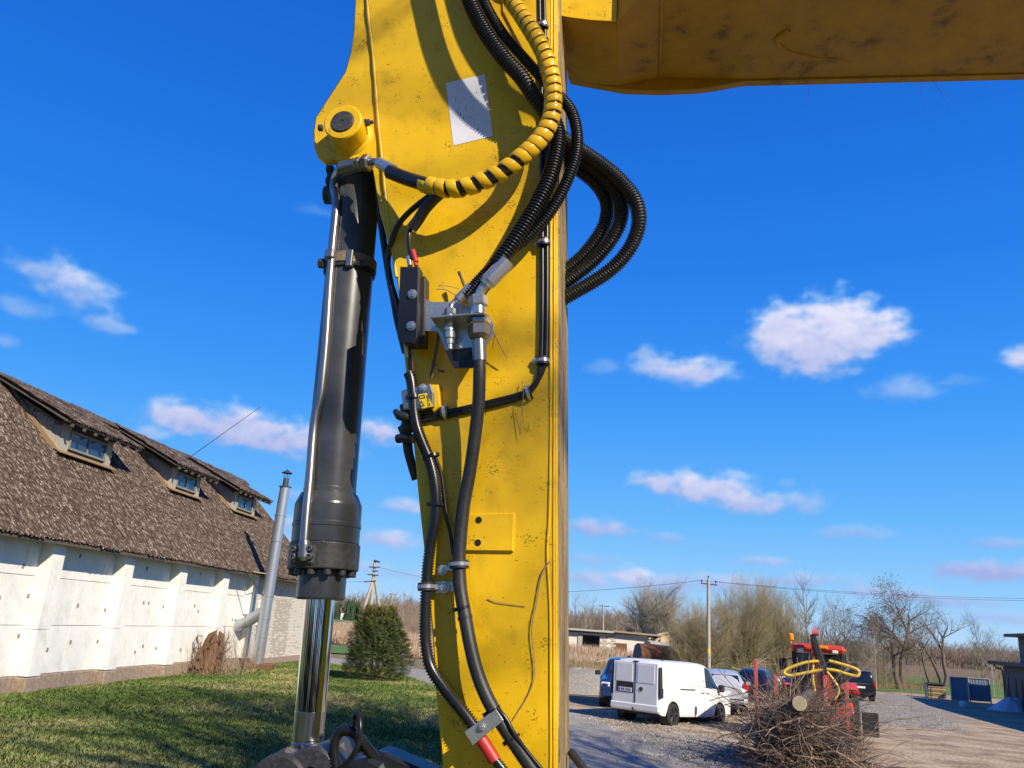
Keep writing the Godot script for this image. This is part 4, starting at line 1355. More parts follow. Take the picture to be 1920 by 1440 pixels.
	# ---- hose down the middle
	var dh := plain_hose("hydraulic_hose", [[899, 676, 0.10], [899, 700, 0.098], [897, 760, 0.085], [889, 830, 0.068], [880, 890, 0.056], [870, 945, 0.05], [864, 1000, 0.046], [861, 1050, 0.045], [863, 1100, 0.048], [871, 1150, 0.055], [881, 1205, 0.062], [893, 1255, 0.07], [912, 1305, 0.075], [938, 1352, 0.075], [968, 1398, 0.07], [1000, 1445, 0.065], [1050, 1520, 0.06]], 12.6, M.black_rubber, 16)
	dh.set_meta("label", "plain black hose down the middle of the arm")
	p_clamp(861, 1058, 0, 1, 0.045, 15.5, 829, 1069, 7.5, M.zinc)
	tie(868, 1140, 0.2, 1, 0.055, 13.2)
	tie(872, 1158, 0.2, 1, 0.056, 13.2, 0.008, M.black_rubber, false)
	tie(925, 1331, 0.5, 1, 0.075, 14.0)
	tie(962, 1384, 0.55, 1, 0.07, 14.0)
	# corrugated conduit along the left edge
	conduit("cable_conduit", [[767, 700, 0.035], [771, 712, 0.035], [774, 735, 0.035], [777, 775, 0.035], [783, 805, 0.035], [793, 832, 0.035], [805, 862, 0.035], [814, 897, 0.035], [818, 935, 0.035], [816, 978, 0.035], [808, 1020, 0.032], [802, 1065, 0.03], [799, 1115, 0.03], [797, 1170, 0.03], [799, 1212, 0.03], [808, 1252, 0.032], [834, 1292, 0.036], [868, 1334, 0.045], [892, 1366, 0.05]], 11.6)
	plain_hose("cable", [[766, 648, 0.06], [768, 672, 0.05], [770, 702, 0.035]], 3.6, M.black_gloss)
	plain_hose("cable", [[775, 645, 0.06], [773, 680, 0.045], [775, 704, 0.035]], 1.1, M.rust)
	b = Bag.new()
	b.rod(A(762, 650, 0.066), A(763, 670, 0.055), 0.006, 0.006, 10)
	part("cable_plug", b, M.zinc, ex, ex)
	plain_hose("cable", [[815, 856, 0.03], [826, 885, 0.022], [832, 925, 0.02], [837, 965, 0.02], [845, 1000, 0.022], [850, 1040, 0.03]], 4.0, M.black_gloss)
	plain_hose("cable", [[916, 1322, 0.085], [938, 1335, 0.09], [952, 1352, 0.09], [962, 1372, 0.09], [985, 1405, 0.08], [1030, 1460, 0.07]], 4.2, M.black_gloss)
	tie(811, 855, 0.3, 1, 0.035, 12.6)
	tie(819, 946, -0.1, 1, 0.035, 12.6)
	tie(775, 745, 0.1, 1, 0.035, 13.0, 0.012, null, false)
	p_clamp(799, 1100, 0, 1, 0.03, 13.0, 832, 1101, 9.0, M.zinc)
	slab(ex, "clamp_tab", [c3(1010, 1120), c3(1112, 1120), c3(1116, 1180), c3(1010, 1194)], 0.01, 0.008, M.zinc, 0.001)
	# zinc clamp plate and red sleeve at the foot
	var cp := slab(ex, "clamp_plate", [c4(1230, 880), c4(1410, 745), c4(1452, 812), c4(1277, 955)], 0.095, 0.006, M.zinc, 0.0015)
	bolt(cp, c4(1332, 848)[0], c4(0, 848)[1], 0.095, 6.5, M.zinc, 0.008)
	plain_hose("red_sleeve", [c4(1318, 905) + [0.055], c4(1345, 945) + [0.055], c4(1380, 1000) + [0.055], c4(1405, 1040) + [0.055]], 12.5, M.red_sleeve, 16)
	conduit("cable_conduit", [c4(1400, 1030) + [0.055], c4(1430, 1065) + [0.055], c4(1480, 1130) + [0.055], c4(1530, 1200) + [0.055]], 10.5)
	plain_hose("cable", [c4(1830, 990) + [-0.2], c4(1870, 1040) + [-0.18], c4(1920, 1110) + [-0.16], c4(1960, 1180) + [-0.15]], 8.0, M.black_rubber)
	# plug with its yellow warning label
	slab(ex, "yellow_tab", [c2(905, 1100), c2(965, 1100), c2(980, 1240), c2(935, 1275), c2(905, 1240)], 0.03, 0.03, M.yellow, 0.003)
	var plug := slab(ex, "plug_block", [c2(726, 1140), c2(760, 1128), c2(915, 1092), c2(935, 1150), c2(935, 1240), c2(860, 1262), c2(740, 1262)], 0.045, 0.045, M.pipe_steel, 0.004)
	var lab := slab(plug, "warning_label", [c2(832, 1166), c2(890, 1155), c2(934, 1240), c2(862, 1254)], 0.047, 0.0015, M.car_label, 0.0)
	b = Bag.new()
	var u0 := A(c2(876, 0)[0], c2(0, 1205)[1], 0.0495)
	var ud := (A(c2(912, 0)[0], c2(0, 1200)[1], 0.0495) - A(c2(880, 0)[0], c2(0, 1160)[1], 0.0495)).normalized()
	var tm := TextMesh.new()
	tm.text = "12 Volt"
	tm.font_size = 32
	tm.pixel_size = 0.00034
	tm.depth = 0.0006
	tm.material = M.ink
	var tn := MeshInstance3D.new()
	tn.mesh = tm
	tn.name = "lettering"
	var tx := (A(c2(900, 0)[0], c2(0, 1170)[1], 0.05) - A(c2(912, 0)[0], c2(0, 1236)[1], 0.05)).normalized()
	tn.transform = Transform3D(Basis(tx, n.cross(tx), n), A(c2(902, 0)[0], c2(0, 1205)[1], 0.049) - ex.position)
	lab.add_child(tn, true)
	for e in [[[842, 1240], [876, 1236], [856, 1205]], [[847, 1190], [880, 1185], [876, 1168], [846, 1173]]]:   # warning triangle and plug symbol, outlined
		for k in e.size():
			var p0 = e[k]
			var p1 = e[(k + 1) % e.size()]
			b.bar(A(c2(p0[0], 0)[0], c2(0, p0[1])[1], 0.0485), A(c2(p1[0], 0)[0], c2(0, p1[1])[1], 0.0485), 0.0014, 0.0008, n)
	part("symbols", b, M.ink, lab, ex)
	bolt(plug, c2(868, 1122)[0], c2(0, 1122)[1], 0.046, 6.4, M.zinc, 0.007)
	# cut cable ends and clips at the left edge
	b = Bag.new()
	b.tube(path([c2(690, 1272) + [0.02], c2(720, 1300) + [0.03], c2(770, 1310) + [0.03], c2(800, 1320) + [0.02]]), func(s): return 0.009 + 0.006 * smoothstep(0.0, 0.03, s), 10)
	b.tube(path([c3(785, 265) + [0.0], c3(830, 260) + [0.01], c3(880, 265) + [0.02]]), func(_s): return 0.014, 10)
	b.tube(path([c3(815, 190) + [-0.02], c3(840, 260) + [-0.02], c3(850, 340) + [-0.02], c3(870, 420) + [-0.03], c3(895, 510) + [-0.04]]), func(s): return 0.016 - 0.02 * s, 10)
	b.tube(path([c3(835, 60) + [0.0], c3(850, 150) + [0.0], c3(830, 230) + [-0.01]]), func(_s): return 0.02, 10)
	part("cable_clip", b, M.black_rubber, ex, ex)
	make_debris()

func make_debris() -> void:   # twigs caught in the fittings
	var list := [
		["broken dead twig standing behind the zinc hose fittings", [[c2(1098, 375), 0.05], [c2(1112, 410), 0.05], [c2(1128, 450), 0.055], [c2(1150, 520), 0.06]], 2.9, M.bark],
		["forked dry twig poking left above the zinc bracket", [[c2(1100, 535), 0.06], [c2(1060, 515), 0.05], [c2(1010, 490), 0.05], [c2(952, 488), 0.05]], 1.0, M.brush_brown, [[[c2(1098, 485), 0.05], [c2(1040, 470), 0.05], [c2(965, 460), 0.05]], [[c2(1010, 490), 0.05], [c2(985, 470), 0.05], [c2(965, 472), 0.05]]]],
		["thin dry twig hanging down right of the large hose fitting", [[c2(1300, 690), 0.06], [c2(1330, 780), 0.05], [c2(1370, 860), 0.04], [c2(1412, 930), 0.03]], 1.2, M.brush_brown, [[[c2(1330, 780), 0.05], [c2(1320, 830), 0.03], [c2(1315, 870), 0.02]]]],
		["dark bark covered twig hanging below the zinc bracket", [[c2(975, 740), 0.05], [c2(960, 850), 0.04], [c2(940, 950), 0.03], [c2(920, 1060), 0.02]], 3.6, M.bark, [[[c2(940, 960), 0.03], [c2(970, 1010), 0.03], [c2(1005, 1015), 0.03]]]],
		["hair thin root dangling below the lower right cable clamp", [[c2(1508, 1075), 0.012], [c2(1512, 1180), 0.03], [c2(1500, 1300), 0.02], [c2(1490, 1430), 0.01]], 0.7, M.brush_brown, [[[c2(1505, 1230), 0.02], [c2(1515, 1330), 0.015], [c2(1522, 1390), 0.01]]]],
		["long thin stalk curving down the lower right of the arm", [[c3(1700, 1000), 0.004], [c3(1650, 1080), 0.006], [c3(1620, 1250), 0.008], [c3(1590, 1420), 0.008], [[1001, 1275], 0.006], [[962, 1350], 0.004]], 1.3, M.brush_brown],
		["short dry straw lying across the paint beside the hose", [[c3(1325, 1225), 0.003], [c3(1380, 1245), 0.004], [c3(1450, 1255), 0.004], [c3(1550, 1270), 0.003]], 0.8, M.brush_brown]]
	for t in list:
		var pts := []
		for q in t[1]: pts.append(q[0] + [q[1]])
		var pth := path(pts, 0.008)
		var r: float = t[2] * mpp(pth[0])
		var root := thing("twig", t[0], "twig", pth[0])
		var b := Bag.new()
		b.tube(pth, func(s): return r * (1.0 - 0.8 * s) * (1.0 + 0.15 * sin(s * 190.0)), 7)
		part("stem", b, t[3], root, root)
		if t.size() > 4:
			for f in t[4]:
				pts = []
				for q in f: pts.append(q[0] + [q[1]])
				b = Bag.new()
				b.tube(path(pts, 0.008), func(_s): return r * 0.65, 6)
				part("side_shoot", b, t[3], root, root)

# ------------------------------------------------------------------ the old barn (own axes: x along the wall away from the lens, z out of the wall)
func T(p: Vector3, e := Vector3.ZERO) -> Transform3D: return Transform3D(Basis.from_euler(e), p)

func box_mesh(s: Vector3, m: Material, ch := 0.0) -> ArrayMesh:
	var b := Bag.new()
	b.box(Transform3D.IDENTITY, s, ch)
	return b.mesh(m)

func wave_sheet(w: float, l: float, m: Material, sd: int, waves := 7) -> ArrayMesh:   # corrugated sheet in the x-z plane, ridges along z, underside too
	var r := RandomNumberGenerator.new()
	r.seed = sd
	var b := Bag.new()
	var cols := waves * 5
	var rows := 4
	var u0 := r.randf()
	var v0 := r.randf()
	var sag := r.randf_range(-0.012, 0.012)
	for q in rows + 1:
		for c in cols + 1:
			var x := w * (float(c) / cols - 0.5)
			var ph := TAU * waves * c / cols
			var z := l * (float(q) / rows - 0.5)
			if q == rows: z += r.randf_range(-0.035, 0.02)
			var y := 0.034 * cos(ph) + sag * sin(PI * q / rows) + (r.randf_range(-0.004, 0.004))
			b.vert(Vector3(x, y, z), Vector3(0.034 * TAU * waves / w * sin(ph), 1, 0).normalized(), Vector2(u0 + (x + w) * 1.25, v0 + z * 0.2))
	for q in rows:
		for c in cols:
			var a := q * (cols + 1) + c
			var e := a + cols + 1
			b.ix.append(a); b.ix.append(a + 1); b.ix.append(e)
			b.ix.append(a + 1); b.ix.append(e + 1); b.ix.append(e)
	for c in cols:   # the cut lower edge, 9 mm thick
		var p0 := b.v[rows * (cols + 1) + c]
		var p1 := b.v[rows * (cols + 1) + c + 1]
		b.quad(p0 - Vector3(0, 0.012, 0), p1 - Vector3(0, 0.012, 0), p1, p0)
	return b.mesh(m)

func make_barn() -> void:
	var barn := thing("barn", "old barn with mossy corrugated roof, three dormers and white insulated wall", "barn", Vector3(-13.47, 0, -24.36), atan2(0.995, 0.1))
	var r := RandomNumberGenerator.new()
	r.seed = 31
	var L0 := -9.0
	var L1 := 25.4
	var W1 := 16.35    # end of the white cladding
	var b := Bag.new()
	# shell: long walls, gable ends
	b.box(T(Vector3((L0 + W1) * 0.5, 2.2, -0.25)), Vector3(W1 - L0, 4.4, 0.3))
	b.box(T(Vector3((L0 + L1) * 0.5, 2.2, -10.1)), Vector3(L1 - L0, 4.4, 0.3))
	var wall := part("wall", b, M.plinth, barn)
	for x in [L0, L1]:
		var s := 1.0 if x == L1 else -1.0
		b = Bag.new()
		b.prism([Vector3(x, 0, -0.12), Vector3(x, 4.75, -0.12), Vector3(x, 9.75, -5.1), Vector3(x, 4.75, -10.1), Vector3(x, 0, -10.1)], Vector3(-0.3 * s, 0, 0))
		part("gable", b, M.brick_white, barn)
	b = Bag.new()
	b.box(T(Vector3((L0 + W1) * 0.5, 0.2, -0.02)), Vector3(W1 - L0, 0.44, 0.2), 0.02)
	for k in 7:
		b.box(T(Vector3(0.72 + (k - 2) * 4.0, 0.19, 0.22)), Vector3(0.68, 0.42, 0.36), 0.03)
	part("plinth", b, M.plinth, barn)
	# foam boards between the pilasters: three courses and a narrow top strip, joints open
	var ys := [0.425, 1.795, 3.165, 4.72]
	var variants := []
	for k in range(-3, 4):
		var p0 := 1.02 + k * 4.0
		var p1 := p0 + 3.42
		var mid := p0 + 3.42 * r.randf_range(0.46, 0.56)
		for c in 3:
			var cuts := [p0, mid + r.randf_range(-0.08, 0.08), p1]
			if c == 2: cuts = [p0, p0 + 3.42 * r.randf_range(0.82, 0.9), p1]
			for q in 2:
				var x0: float = cuts[q] + 0.007
				var x1: float = cuts[q + 1] - 0.007
				var bb := Bag.new()
				bb.box(T(Vector3((x0 + x1) * 0.5, (ys[c] + ys[c + 1]) * 0.5, -0.05 + r.randf_range(-0.004, 0.004)), Vector3(r.randfn(0, 0.002), r.randfn(0, 0.002), 0)), Vector3(x1 - x0, ys[c + 1] - ys[c] - 0.014, 0.1), 0.006)
				part("cladding_board", bb, M.foam, wall)
	for k in range(-3, 5):
		var x := 0.72 + k * 4.0
		if k == 4: x = 16.2
		var cut := 1.2 + r.randf_range(-0.25, 0.25)
		var hs := [0.42, 1.79 + r.randf_range(-0.1, 0.1), 4.36]
		for q in 2:
			var bb := Bag.new()
			bb.box(T(Vector3(x, (hs[q] + hs[q + 1]) * 0.5, 0.195)), Vector3(0.58 if k < 4 else 0.3, hs[q + 1] - hs[q] - 0.012, 0.41), 0.008)
			part("pilaster_board", bb, M.foam, wall)
	# square patches over the fixings
	var pm := box_mesh(Vector3(0.105, 0.125, 0.008), M.patch, 0.002)
	for q in [[-0.2, 3.4], [0.3, 2.6], [0.25, 1.5], [-0.9, 2.5], [2.8, 2.4], [4.38, 2.3], [2.8, 1.3], [4.3, 1.3], [1.7, 1.1], [6.8, 2.6], [7.15, 2.6], [8.3, 2.5], [7.3, 1.1], [6.8, 0.9], [8.3, 1.0], [10.9, 2.6], [11.3, 2.4], [14.9, 2.1], [15.2, 2.1], [10.3, 0.9], [-1.6, 1.2], [2.4, 3.9], [6.6, 3.8], [11.0, 3.9]]:
		piece("patch", pm, T(Vector3(q[0], q[1], 0.005), Vector3(0, 0, r.randf_range(-0.4, 0.4))), wall)
	# brick end of the wall: courses of white lime brick
	b = Bag.new()
	b.box(T(Vector3((W1 + L1) * 0.5, 2.3, -0.3)), Vector3(L1 - W1 - 0.01, 4.6, 0.28))
	var bw := part("brick_wall", b, M.mortar, barn)
	for stained in 2:
		b = Bag.new()
		for row in 56:
			var y := 0.34 + row * 0.077
			var x := W1 + 0.02 + (0.0 if row % 2 == 0 else 0.13)
			while x < L1 - 0.02:
				var is_st: bool = fposmod(sin(x * 127.1 + row * 311.7) * 43758.5, 1.0) < (0.8 if (x > 20.2 and x < 22.6 and y < 3.2) else 0.10)
				var hole: bool = x > 17.95 and x < 19.15 and y > 1.85 and y < 3.0
				var w: float = min(0.25, L1 - x)
				if (is_st == (stained == 1)) and not hole:
					b.box(T(Vector3(x + w * 0.5, y, -0.12 + r.randf_range(-0.006, 0.006))), Vector3(w - 0.012, 0.065, 0.1))
				x += 0.26
		var o := part("brick_courses", b, M.brick_stained if stained else M.brick_white, bw)
		o.set_meta("kind", "stuff")
	b = Bag.new()
	b.box(T(Vector3((W1 + L1) * 0.5, 0.15, -0.06)), Vector3(L1 - W1, 0.32, 0.24), 0.02)
	part("plinth", b, M.plinth, bw)
	b = Bag.new()
	for e in [[Vector3(18.55, 2.98, -0.06), Vector3(1.2, 0.12, 0.1)], [Vector3(18.55, 1.92, -0.06), Vector3(1.2, 0.12, 0.12)], [Vector3(17.99, 2.45, -0.06), Vector3(0.1, 0.95, 0.1)], [Vector3(19.11, 2.45, -0.06), Vector3(0.1, 0.95, 0.1)]]: b.box(T(e[0]), e[1], 0.01)
	part("window_frame", b, M.frame_white, bw)
	b = Bag.new()
	b.box(T(Vector3(18.55, 2.45, -0.11)), Vector3(1.1, 1.0, 0.03))
	part("boarded_window", b, M.flashing, bw)
	# ---- roof: deck, then corrugated sheets in overlapping courses
	b = Bag.new()
	var e0 := Vector3(0, 4.18, 0.68)
	var rg := Vector3(0, 9.94, -5.08)
	for sgn in [1, -1]:
		var ev := e0 if sgn == 1 else Vector3(0, 4.18, -10.84)
		var up := Vector3(0, -0.09, 0)
		var a0 := ev + Vector3(L0 - 0.4, 0, 0)
		var a1 := ev + Vector3(L1 + 0.35, 0, 0)
		var c0 := rg + Vector3(L0 - 0.4, 0, 0)
		var c1_ := rg + Vector3(L1 + 0.35, 0, 0)
		if sgn == 1:
			b.quad(a0, a1, c1_, c0)
			b.quad(a1 + up, a0 + up, c0 + up, c1_ + up)
			b.quad(a0 + up, a1 + up, a1, a0)
			b.quad(a1 + up, c1_ + up, c1_, a1)
			b.quad(c0 + up, a0 + up, a0, c0)
		else:
			b.quad(a1, a0, c0, c1_)
			b.quad(a0 + up, a1 + up, c1_ + up, c0 + up)
			b.quad(c1_ + up, a1 + up, a1, c1_)
	var roof := part("roof", b, M.dark_plank, barn)
	var sl := (e0 - rg).normalized()              # down the slope
	var nrm := Vector3(0, -sl.z, sl.y).normalized()
	if nrm.y < 0: nrm = -nrm
	var len := e0.distance_to(rg)
	var va := []
	for k in 10: va.append(wave_sheet(1.16, 1.42, M.roofing, 100 + k))
	var rows := 6
	for q in rows:
		for c in 29:
			var x := -3.2 + c * 0.9943
			if x > L1 + 0.2: continue
			var s := (q + 0.5) / rows * len + r.randf_range(-0.03, 0.03)
			var p := rg + sl * s + nrm * (0.05 + (0.006 if c % 2 == 0 else 0.0)) + Vector3(x, 0, 0)
			var bs := Basis(Vector3.RIGHT, nrm, sl)
			var t := Transform3D(bs * Basis.from_euler(Vector3(-0.022 + r.randfn(0, 0.004), r.randfn(0, 0.006), r.randfn(0, 0.002))), p)
			piece("roof_sheet", va[r.randi() % va.size()], t, roof)
	b = Bag.new()   # ridge capping in short uneven lengths
	var x := -3.0
	while x < L1:
		var l := r.randf_range(0.7, 1.3)
		b.bar(rg + Vector3(x, 0.08 + r.randf_range(-0.03, 0.03), 0.12), rg + Vector3(x + l, 0.08 + r.randf_range(-0.03, 0.03), 0.12), 0.4, 0.04, Vector3(0, 1, 0.9))
		x += l * 0.97
	part("ridge_capping", b, M.roofing, roof)
	# slope outside the frame
	b = Bag.new()
	var o0 := nrm * 0.05
	b.quad(e0 + o0 + Vector3(L0 - 0.4, 0, 0), e0 + o0 + Vector3(-3.75, 0, 0), rg + o0 + Vector3(-3.75, 0, 0), rg + o0 + Vector3(L0 - 0.4, 0, 0))
	part("roof_slope", b, M.roofing, roof)
	# ---- dormers
	var words := ["dormer nearest the lens", "middle dormer", "dormer farthest along the roof"]
	var spans := [[3.7, 6.95, 3.2, 8.1], [11.75, 14.6, 11.1, 15.5], [18.5, 21.5, 17.85, 22.5]]
	for k in 3:
		var t0: float = spans[k][0]
		var t1: float = spans[k][1]
		var zf := -2.42
		var yb := 7.38
		b = Bag.new()   # front wall behind the boards
		b.box(T(Vector3((t0 + t1) * 0.5, (yb + 8.5) * 0.5, zf - 0.08)), Vector3(t1 - t0, 8.5 - yb, 0.1))
		var dm := part("dormer", b, M.dark_plank, barn)
		dm.set_meta("label", words[k])
		# cheeks: vertical boards between the main roof and the dormer roof
		for side in 2:
			var xc := t0 if side == 0 else t1
			var z := zf
			while z > -4.85:
				var w := r.randf_range(0.13, 0.19)
				var y0 := 4.96 - (z - w * 0.5) - 0.05
				var y1 := 8.42 + (zf - z) * 0.5 - 0.06 + (r.randf_range(-0.12, 0.0) if r.randf() < 0.2 else 0.0)
				if y1 - y0 > 0.1 and r.randf() < 0.95:
					var bb := Bag.new()
					bb.box(T(Vector3(xc + r.randf_range(-0.012, 0.012), (y0 + y1) * 0.5, z - w * 0.5)), Vector3(0.028, y1 - y0, w - 0.008))
					part("plank", bb, M.old_plank, dm)
				z -= w
			if side == 0:
				b = Bag.new()   # dark void behind the boards
				b.tri(Vector3(xc + 0.05, 7.3, zf), Vector3(xc + 0.05, 9.6, -4.7), Vector3(xc + 0.05, 8.4, zf))
				b.bar(Vector3(t0 - 0.05, 4.96 + 2.40 + 0.02, zf + 0.06), Vector3(t0 - 0.05, 9.85, -4.86), 0.10, 0.16, Vector3(0, 1, 1))
				part("flashing", b, M.flashing, dm)
		# posts, window and board under it
		b = Bag.new()
		var wx0 := t0 + 0.55
		var wx1 := t1 - 0.45
		var y := 7.66
		for e in [[(t0 + wx0) * 0.5, wx0 - t0 - 0.02], [(wx1 + t1) * 0.5, t1 - wx1 - 0.02]]:
			var cx: float = e[0]
			var cw: float = e[1]
			for q in 3:
				var bb := Bag.new()
				bb.box(T(Vector3(cx - cw * 0.33 + q * cw * 0.33, 7.95, zf)), Vector3(cw * 0.31, 1.02 + r.randf_range(-0.1, 0.0), 0.03))
				part("plank", bb, M.old_plank, dm)
		b.box(T(Vector3((t0 + t1) * 0.5, 7.46, zf + 0.10), Vector3(0.5, 0, 0)), Vector3(t1 - t0 + 0.3, 0.03, 0.34))
		part("sill_flashing", b, M.flashing, dm)
		var wn := Bag.new()
		for e in [[Vector3(0, 0.30, 0), Vector3(wx1 - wx0, 0.07, 0.07)], [Vector3(0, -0.30, 0), Vector3(wx1 - wx0, 0.07, 0.07)], [Vector3(-(wx1 - wx0) * 0.5, 0, 0), Vector3(0.07, 0.67, 0.07)], [Vector3((wx1 - wx0) * 0.5, 0, 0), Vector3(0.07, 0.67, 0.07)], [Vector3(0, 0, 0), Vector3(0.05, 0.6, 0.06)]]: wn.box(T(Vector3((wx0 + wx1) * 0.5, 7.96, zf + 0.02) + e[0]), e[1])
		var win := part("window", wn, M.frame_green, dm)
		for q in [-1, 1]:
			var bb := Bag.new()
			bb.box(T(Vector3((wx0 + wx1) * 0.5 + q * (wx1 - wx0) * 0.245, 7.96, zf)), Vector3((wx1 - wx0) * 0.47, 0.56, 0.012))
			part("pane", bb, M.glass, dm)
		# dormer roof
		var ra := Vector3(0, 8.42, -1.92)
		var rbv := Vector3(0, 10.02, -5.1)
		var s2 := (ra - rbv).normalized()
		var n2 := Vector3(0, -s2.z, s2.y)
		if n2.y < 0: n2 = -n2
		var dl := ra.distance_to(rbv)
		var xm: float = (spans[k][2] + spans[k][3]) * 0.5
		var xw: float = spans[k][3] - spans[k][2]
		b = Bag.new()
		b.box(Transform3D(Basis(Vector3.RIGHT, n2, s2), (ra + rbv) * 0.5 + Vector3(xm, 0, 0)), Vector3(xw, 0.09, dl))
		for q in 7:
			var rx: float = spans[k][2] + 0.3 + q * (xw - 0.6) / 6.0
			b.box(Transform3D(Basis(Vector3.RIGHT, n2, s2), ra + Vector3(rx, 0, 0) - n2 * 0.09 - s2 * 0.3), Vector3(0.07, 0.1, 0.8))
		var dr := part("dormer_roof", b, M.dark_plank, dm)
		for row in 2:
			for c in int(ceil(xw / 1.06)):
				var px: float = spans[k][2] + 0.53 + c * (xw - 1.0) / (ceil(xw / 1.06) - 1.0) - 0.05
				var s := (row + 0.5) * 0.5 * dl
				var sh: ArrayMesh = va[r.randi() % va.size()]
				piece("roof_sheet", sh, Transform3D(Basis(Vector3.RIGHT, n2, s2) * Basis.from_euler(Vector3(-0.02 + r.randfn(0, 0.006), r.randfn(0, 0.008), r.randfn(0, 0.008))).scaled(Vector3(1, 1, dl * 0.53 / 1.42)), rbv + s2 * s + n2 * 0.09 + Vector3(px, 0, 0)), dr)
	# rod leaning from the ridge
	b = Bag.new()
	b.rod(Vector3(17.66, 9.7, -5.0), Vector3(18.0, 12.85, -1.5), 0.02, 0.012, 6)
	part("antenna_rod", b, M.wire, barn)
	b = Bag.new()
	b.bar(Vector3(13.9, 4.35, 0.6), Vector3(15.25, 3.1, 1.25), 0.05, 0.05)
	part("strut", b, M.dark_steel, barn)
	b = Bag.new()
	b.bar(Vector3(14.6, 4.28, 0.5), Vector3(15.35, 4.2, 1.45), 0.05, 0.03)
	part("stay_lath", b, M.timber, barn)
	make_chimney()

func make_chimney() -> void:
	var base := Vector3(-10.62, 0, -39.5)
	var c := thing("chimney_pipe", "tall galvanised flue pipe with a small hood, standing before the barn wall", "chimney", base)
	var b := Bag.new()
	b.box(T(Vector3(0.05, 0.14, 0), Vector3(0, 0.1, 0)), Vector3(1.25, 0.32, 0.9), 0.03)
	part("brick_base", b, M.root_brown, c)
	b = Bag.new()
	b.lathe(Vector3(-0.05, 0.3, 0), Vector3(0.018, 1, 0.01), [[0, 0.27], [3.86, 0.262], [3.86, 0.272], [3.93, 0.272], [3.93, 0.262]], 28)
	b.lathe(Vector3(0.02, 4.2, 0.04), Vector3(0.03, 1, 0.02), [[0, 0.255], [4.1, 0.235], [4.1, 0.14]], 28)
	var fl := part("flue", b, M.galv, c)
	b = Bag.new()
	for y in [1.1, 1.9, 2.9, 5.4, 6.6]: b.lathe(Vector3(-0.05 + y * 0.022, 0.3 + y, y * 0.012), Vector3(0.02, 1, 0.01), [[0, 0.266], [0.01, 0.274], [0.05, 0.274], [0.06, 0.266]], 28)
	part("joint_band", b, M.galv, fl)
	b = Bag.new()
	var tp := Vector3(0.143, 8.28, 0.12)
	b.lathe(tp, Vector3.UP, [[0.0, 0.30], [0.02, 0.30], [0.06, 0.14], [0.42, 0.13]], 20)
	for k in 4: b.rod(tp + Vector3(cos(k * PI / 2), 0, sin(k * PI / 2)) * 0.12 + Vector3(0, 0.3, 0), tp + Vector3(cos(k * PI / 2), 0, sin(k * PI / 2)) * 0.13 + Vector3(0, 0.72, 0), 0.012, 0.012, 6)
	b.lathe(tp + Vector3(0, 0.66, 0), Vector3.UP, [[0.0, 0.26], [0.02, 0.26], [0.16, 0.03], [0.22, 0.0]], 20)
	part("hood", b, M.dark_steel, c)
	b = Bag.new()
	b.tube(curve([Vector3(-0.1, 2.55, 0.0), Vector3(-0.5, 2.25, -0.05), Vector3(-1.0, 1.95, -0.1), Vector3(-1.75, 1.75, -0.2)], 0.08), func(_s): return 0.25, 20)
	b.lathe(Vector3(-0.75, 2.09, -0.07), Vector3(-0.5, -0.3, -0.05), [[0, 0.25], [0, 0.275], [0.08, 0.275], [0.08, 0.25]], 20)
	part("branch_duct", b, M.galv, c)
	# upturned stump, weeds and a pale brush heap against the wall
	var st := thing("tree_stump", "reddish brown upturned tree stump leaning on the white barn wall", "stump", Vector3(-11.55, 0, -35.5))
	b = Bag.new()
	var r := RandomNumberGenerator.new()
	r.seed = 9
	var rows := []
	for q in 12:
		var y := q * 0.145
		var row := []
		for k in 26:
			var a := TAU * k / 26.0
			var rad := lerpf(0.62, 0.30, q / 11.0) * (1.0 + 0.18 * sin(a * 5.0 + 1.0) + 0.10 * sin(a * 11.0 + q * 0.2) + r.randf_range(-0.07, 0.07))
			if q == 11: rad *= 0.25
			row.append(Vector3(cos(-a) * rad + y * 0.16 - 0.1, y * (0.85 + 0.2 * sin(a * 3.0) + 0.08 * sin(a * 7.0)), sin(-a) * rad * 0.8))
		rows.append(row)
	b.grid(rows, true)
	part("trunk", b, M.root_brown, st)
	b = Bag.new()
	for k in 26:
		var a := r.randf() * TAU
		var p := Vector3(cos(a) * 0.5, r.randf_range(0.1, 1.2), sin(a) * 0.4)
		b.tube(curve([p, p * 1.25 + Vector3(0, r.randf_range(-0.1, 0.2), 0), p * 1.4 + Vector3(r.randfn(0, 0.15), r.randf_range(-0.2, 0.3), r.randfn(0, 0.15))], 0.06), func(s): return 0.03 * (1.0 - s * 1.2) + 0.004, 5)
	part("roots", b, M.root_brown, st)

# ------------------------------------------------------------------ trees and shrubs
func shoot(b: Bag, p: Vector3, q: Vector3, r0: float, r1: float, sides := 3) -> void:   # one open length of branch
	var d := (q - p).normalized()
	var x := Bag.side_of(d)
	var y := d.cross(x)
	var i := b.ring(p, x, y, r0, sides)
	var j := b.ring(q, x, y, r1, sides)
	b.skin(i, j, sides)

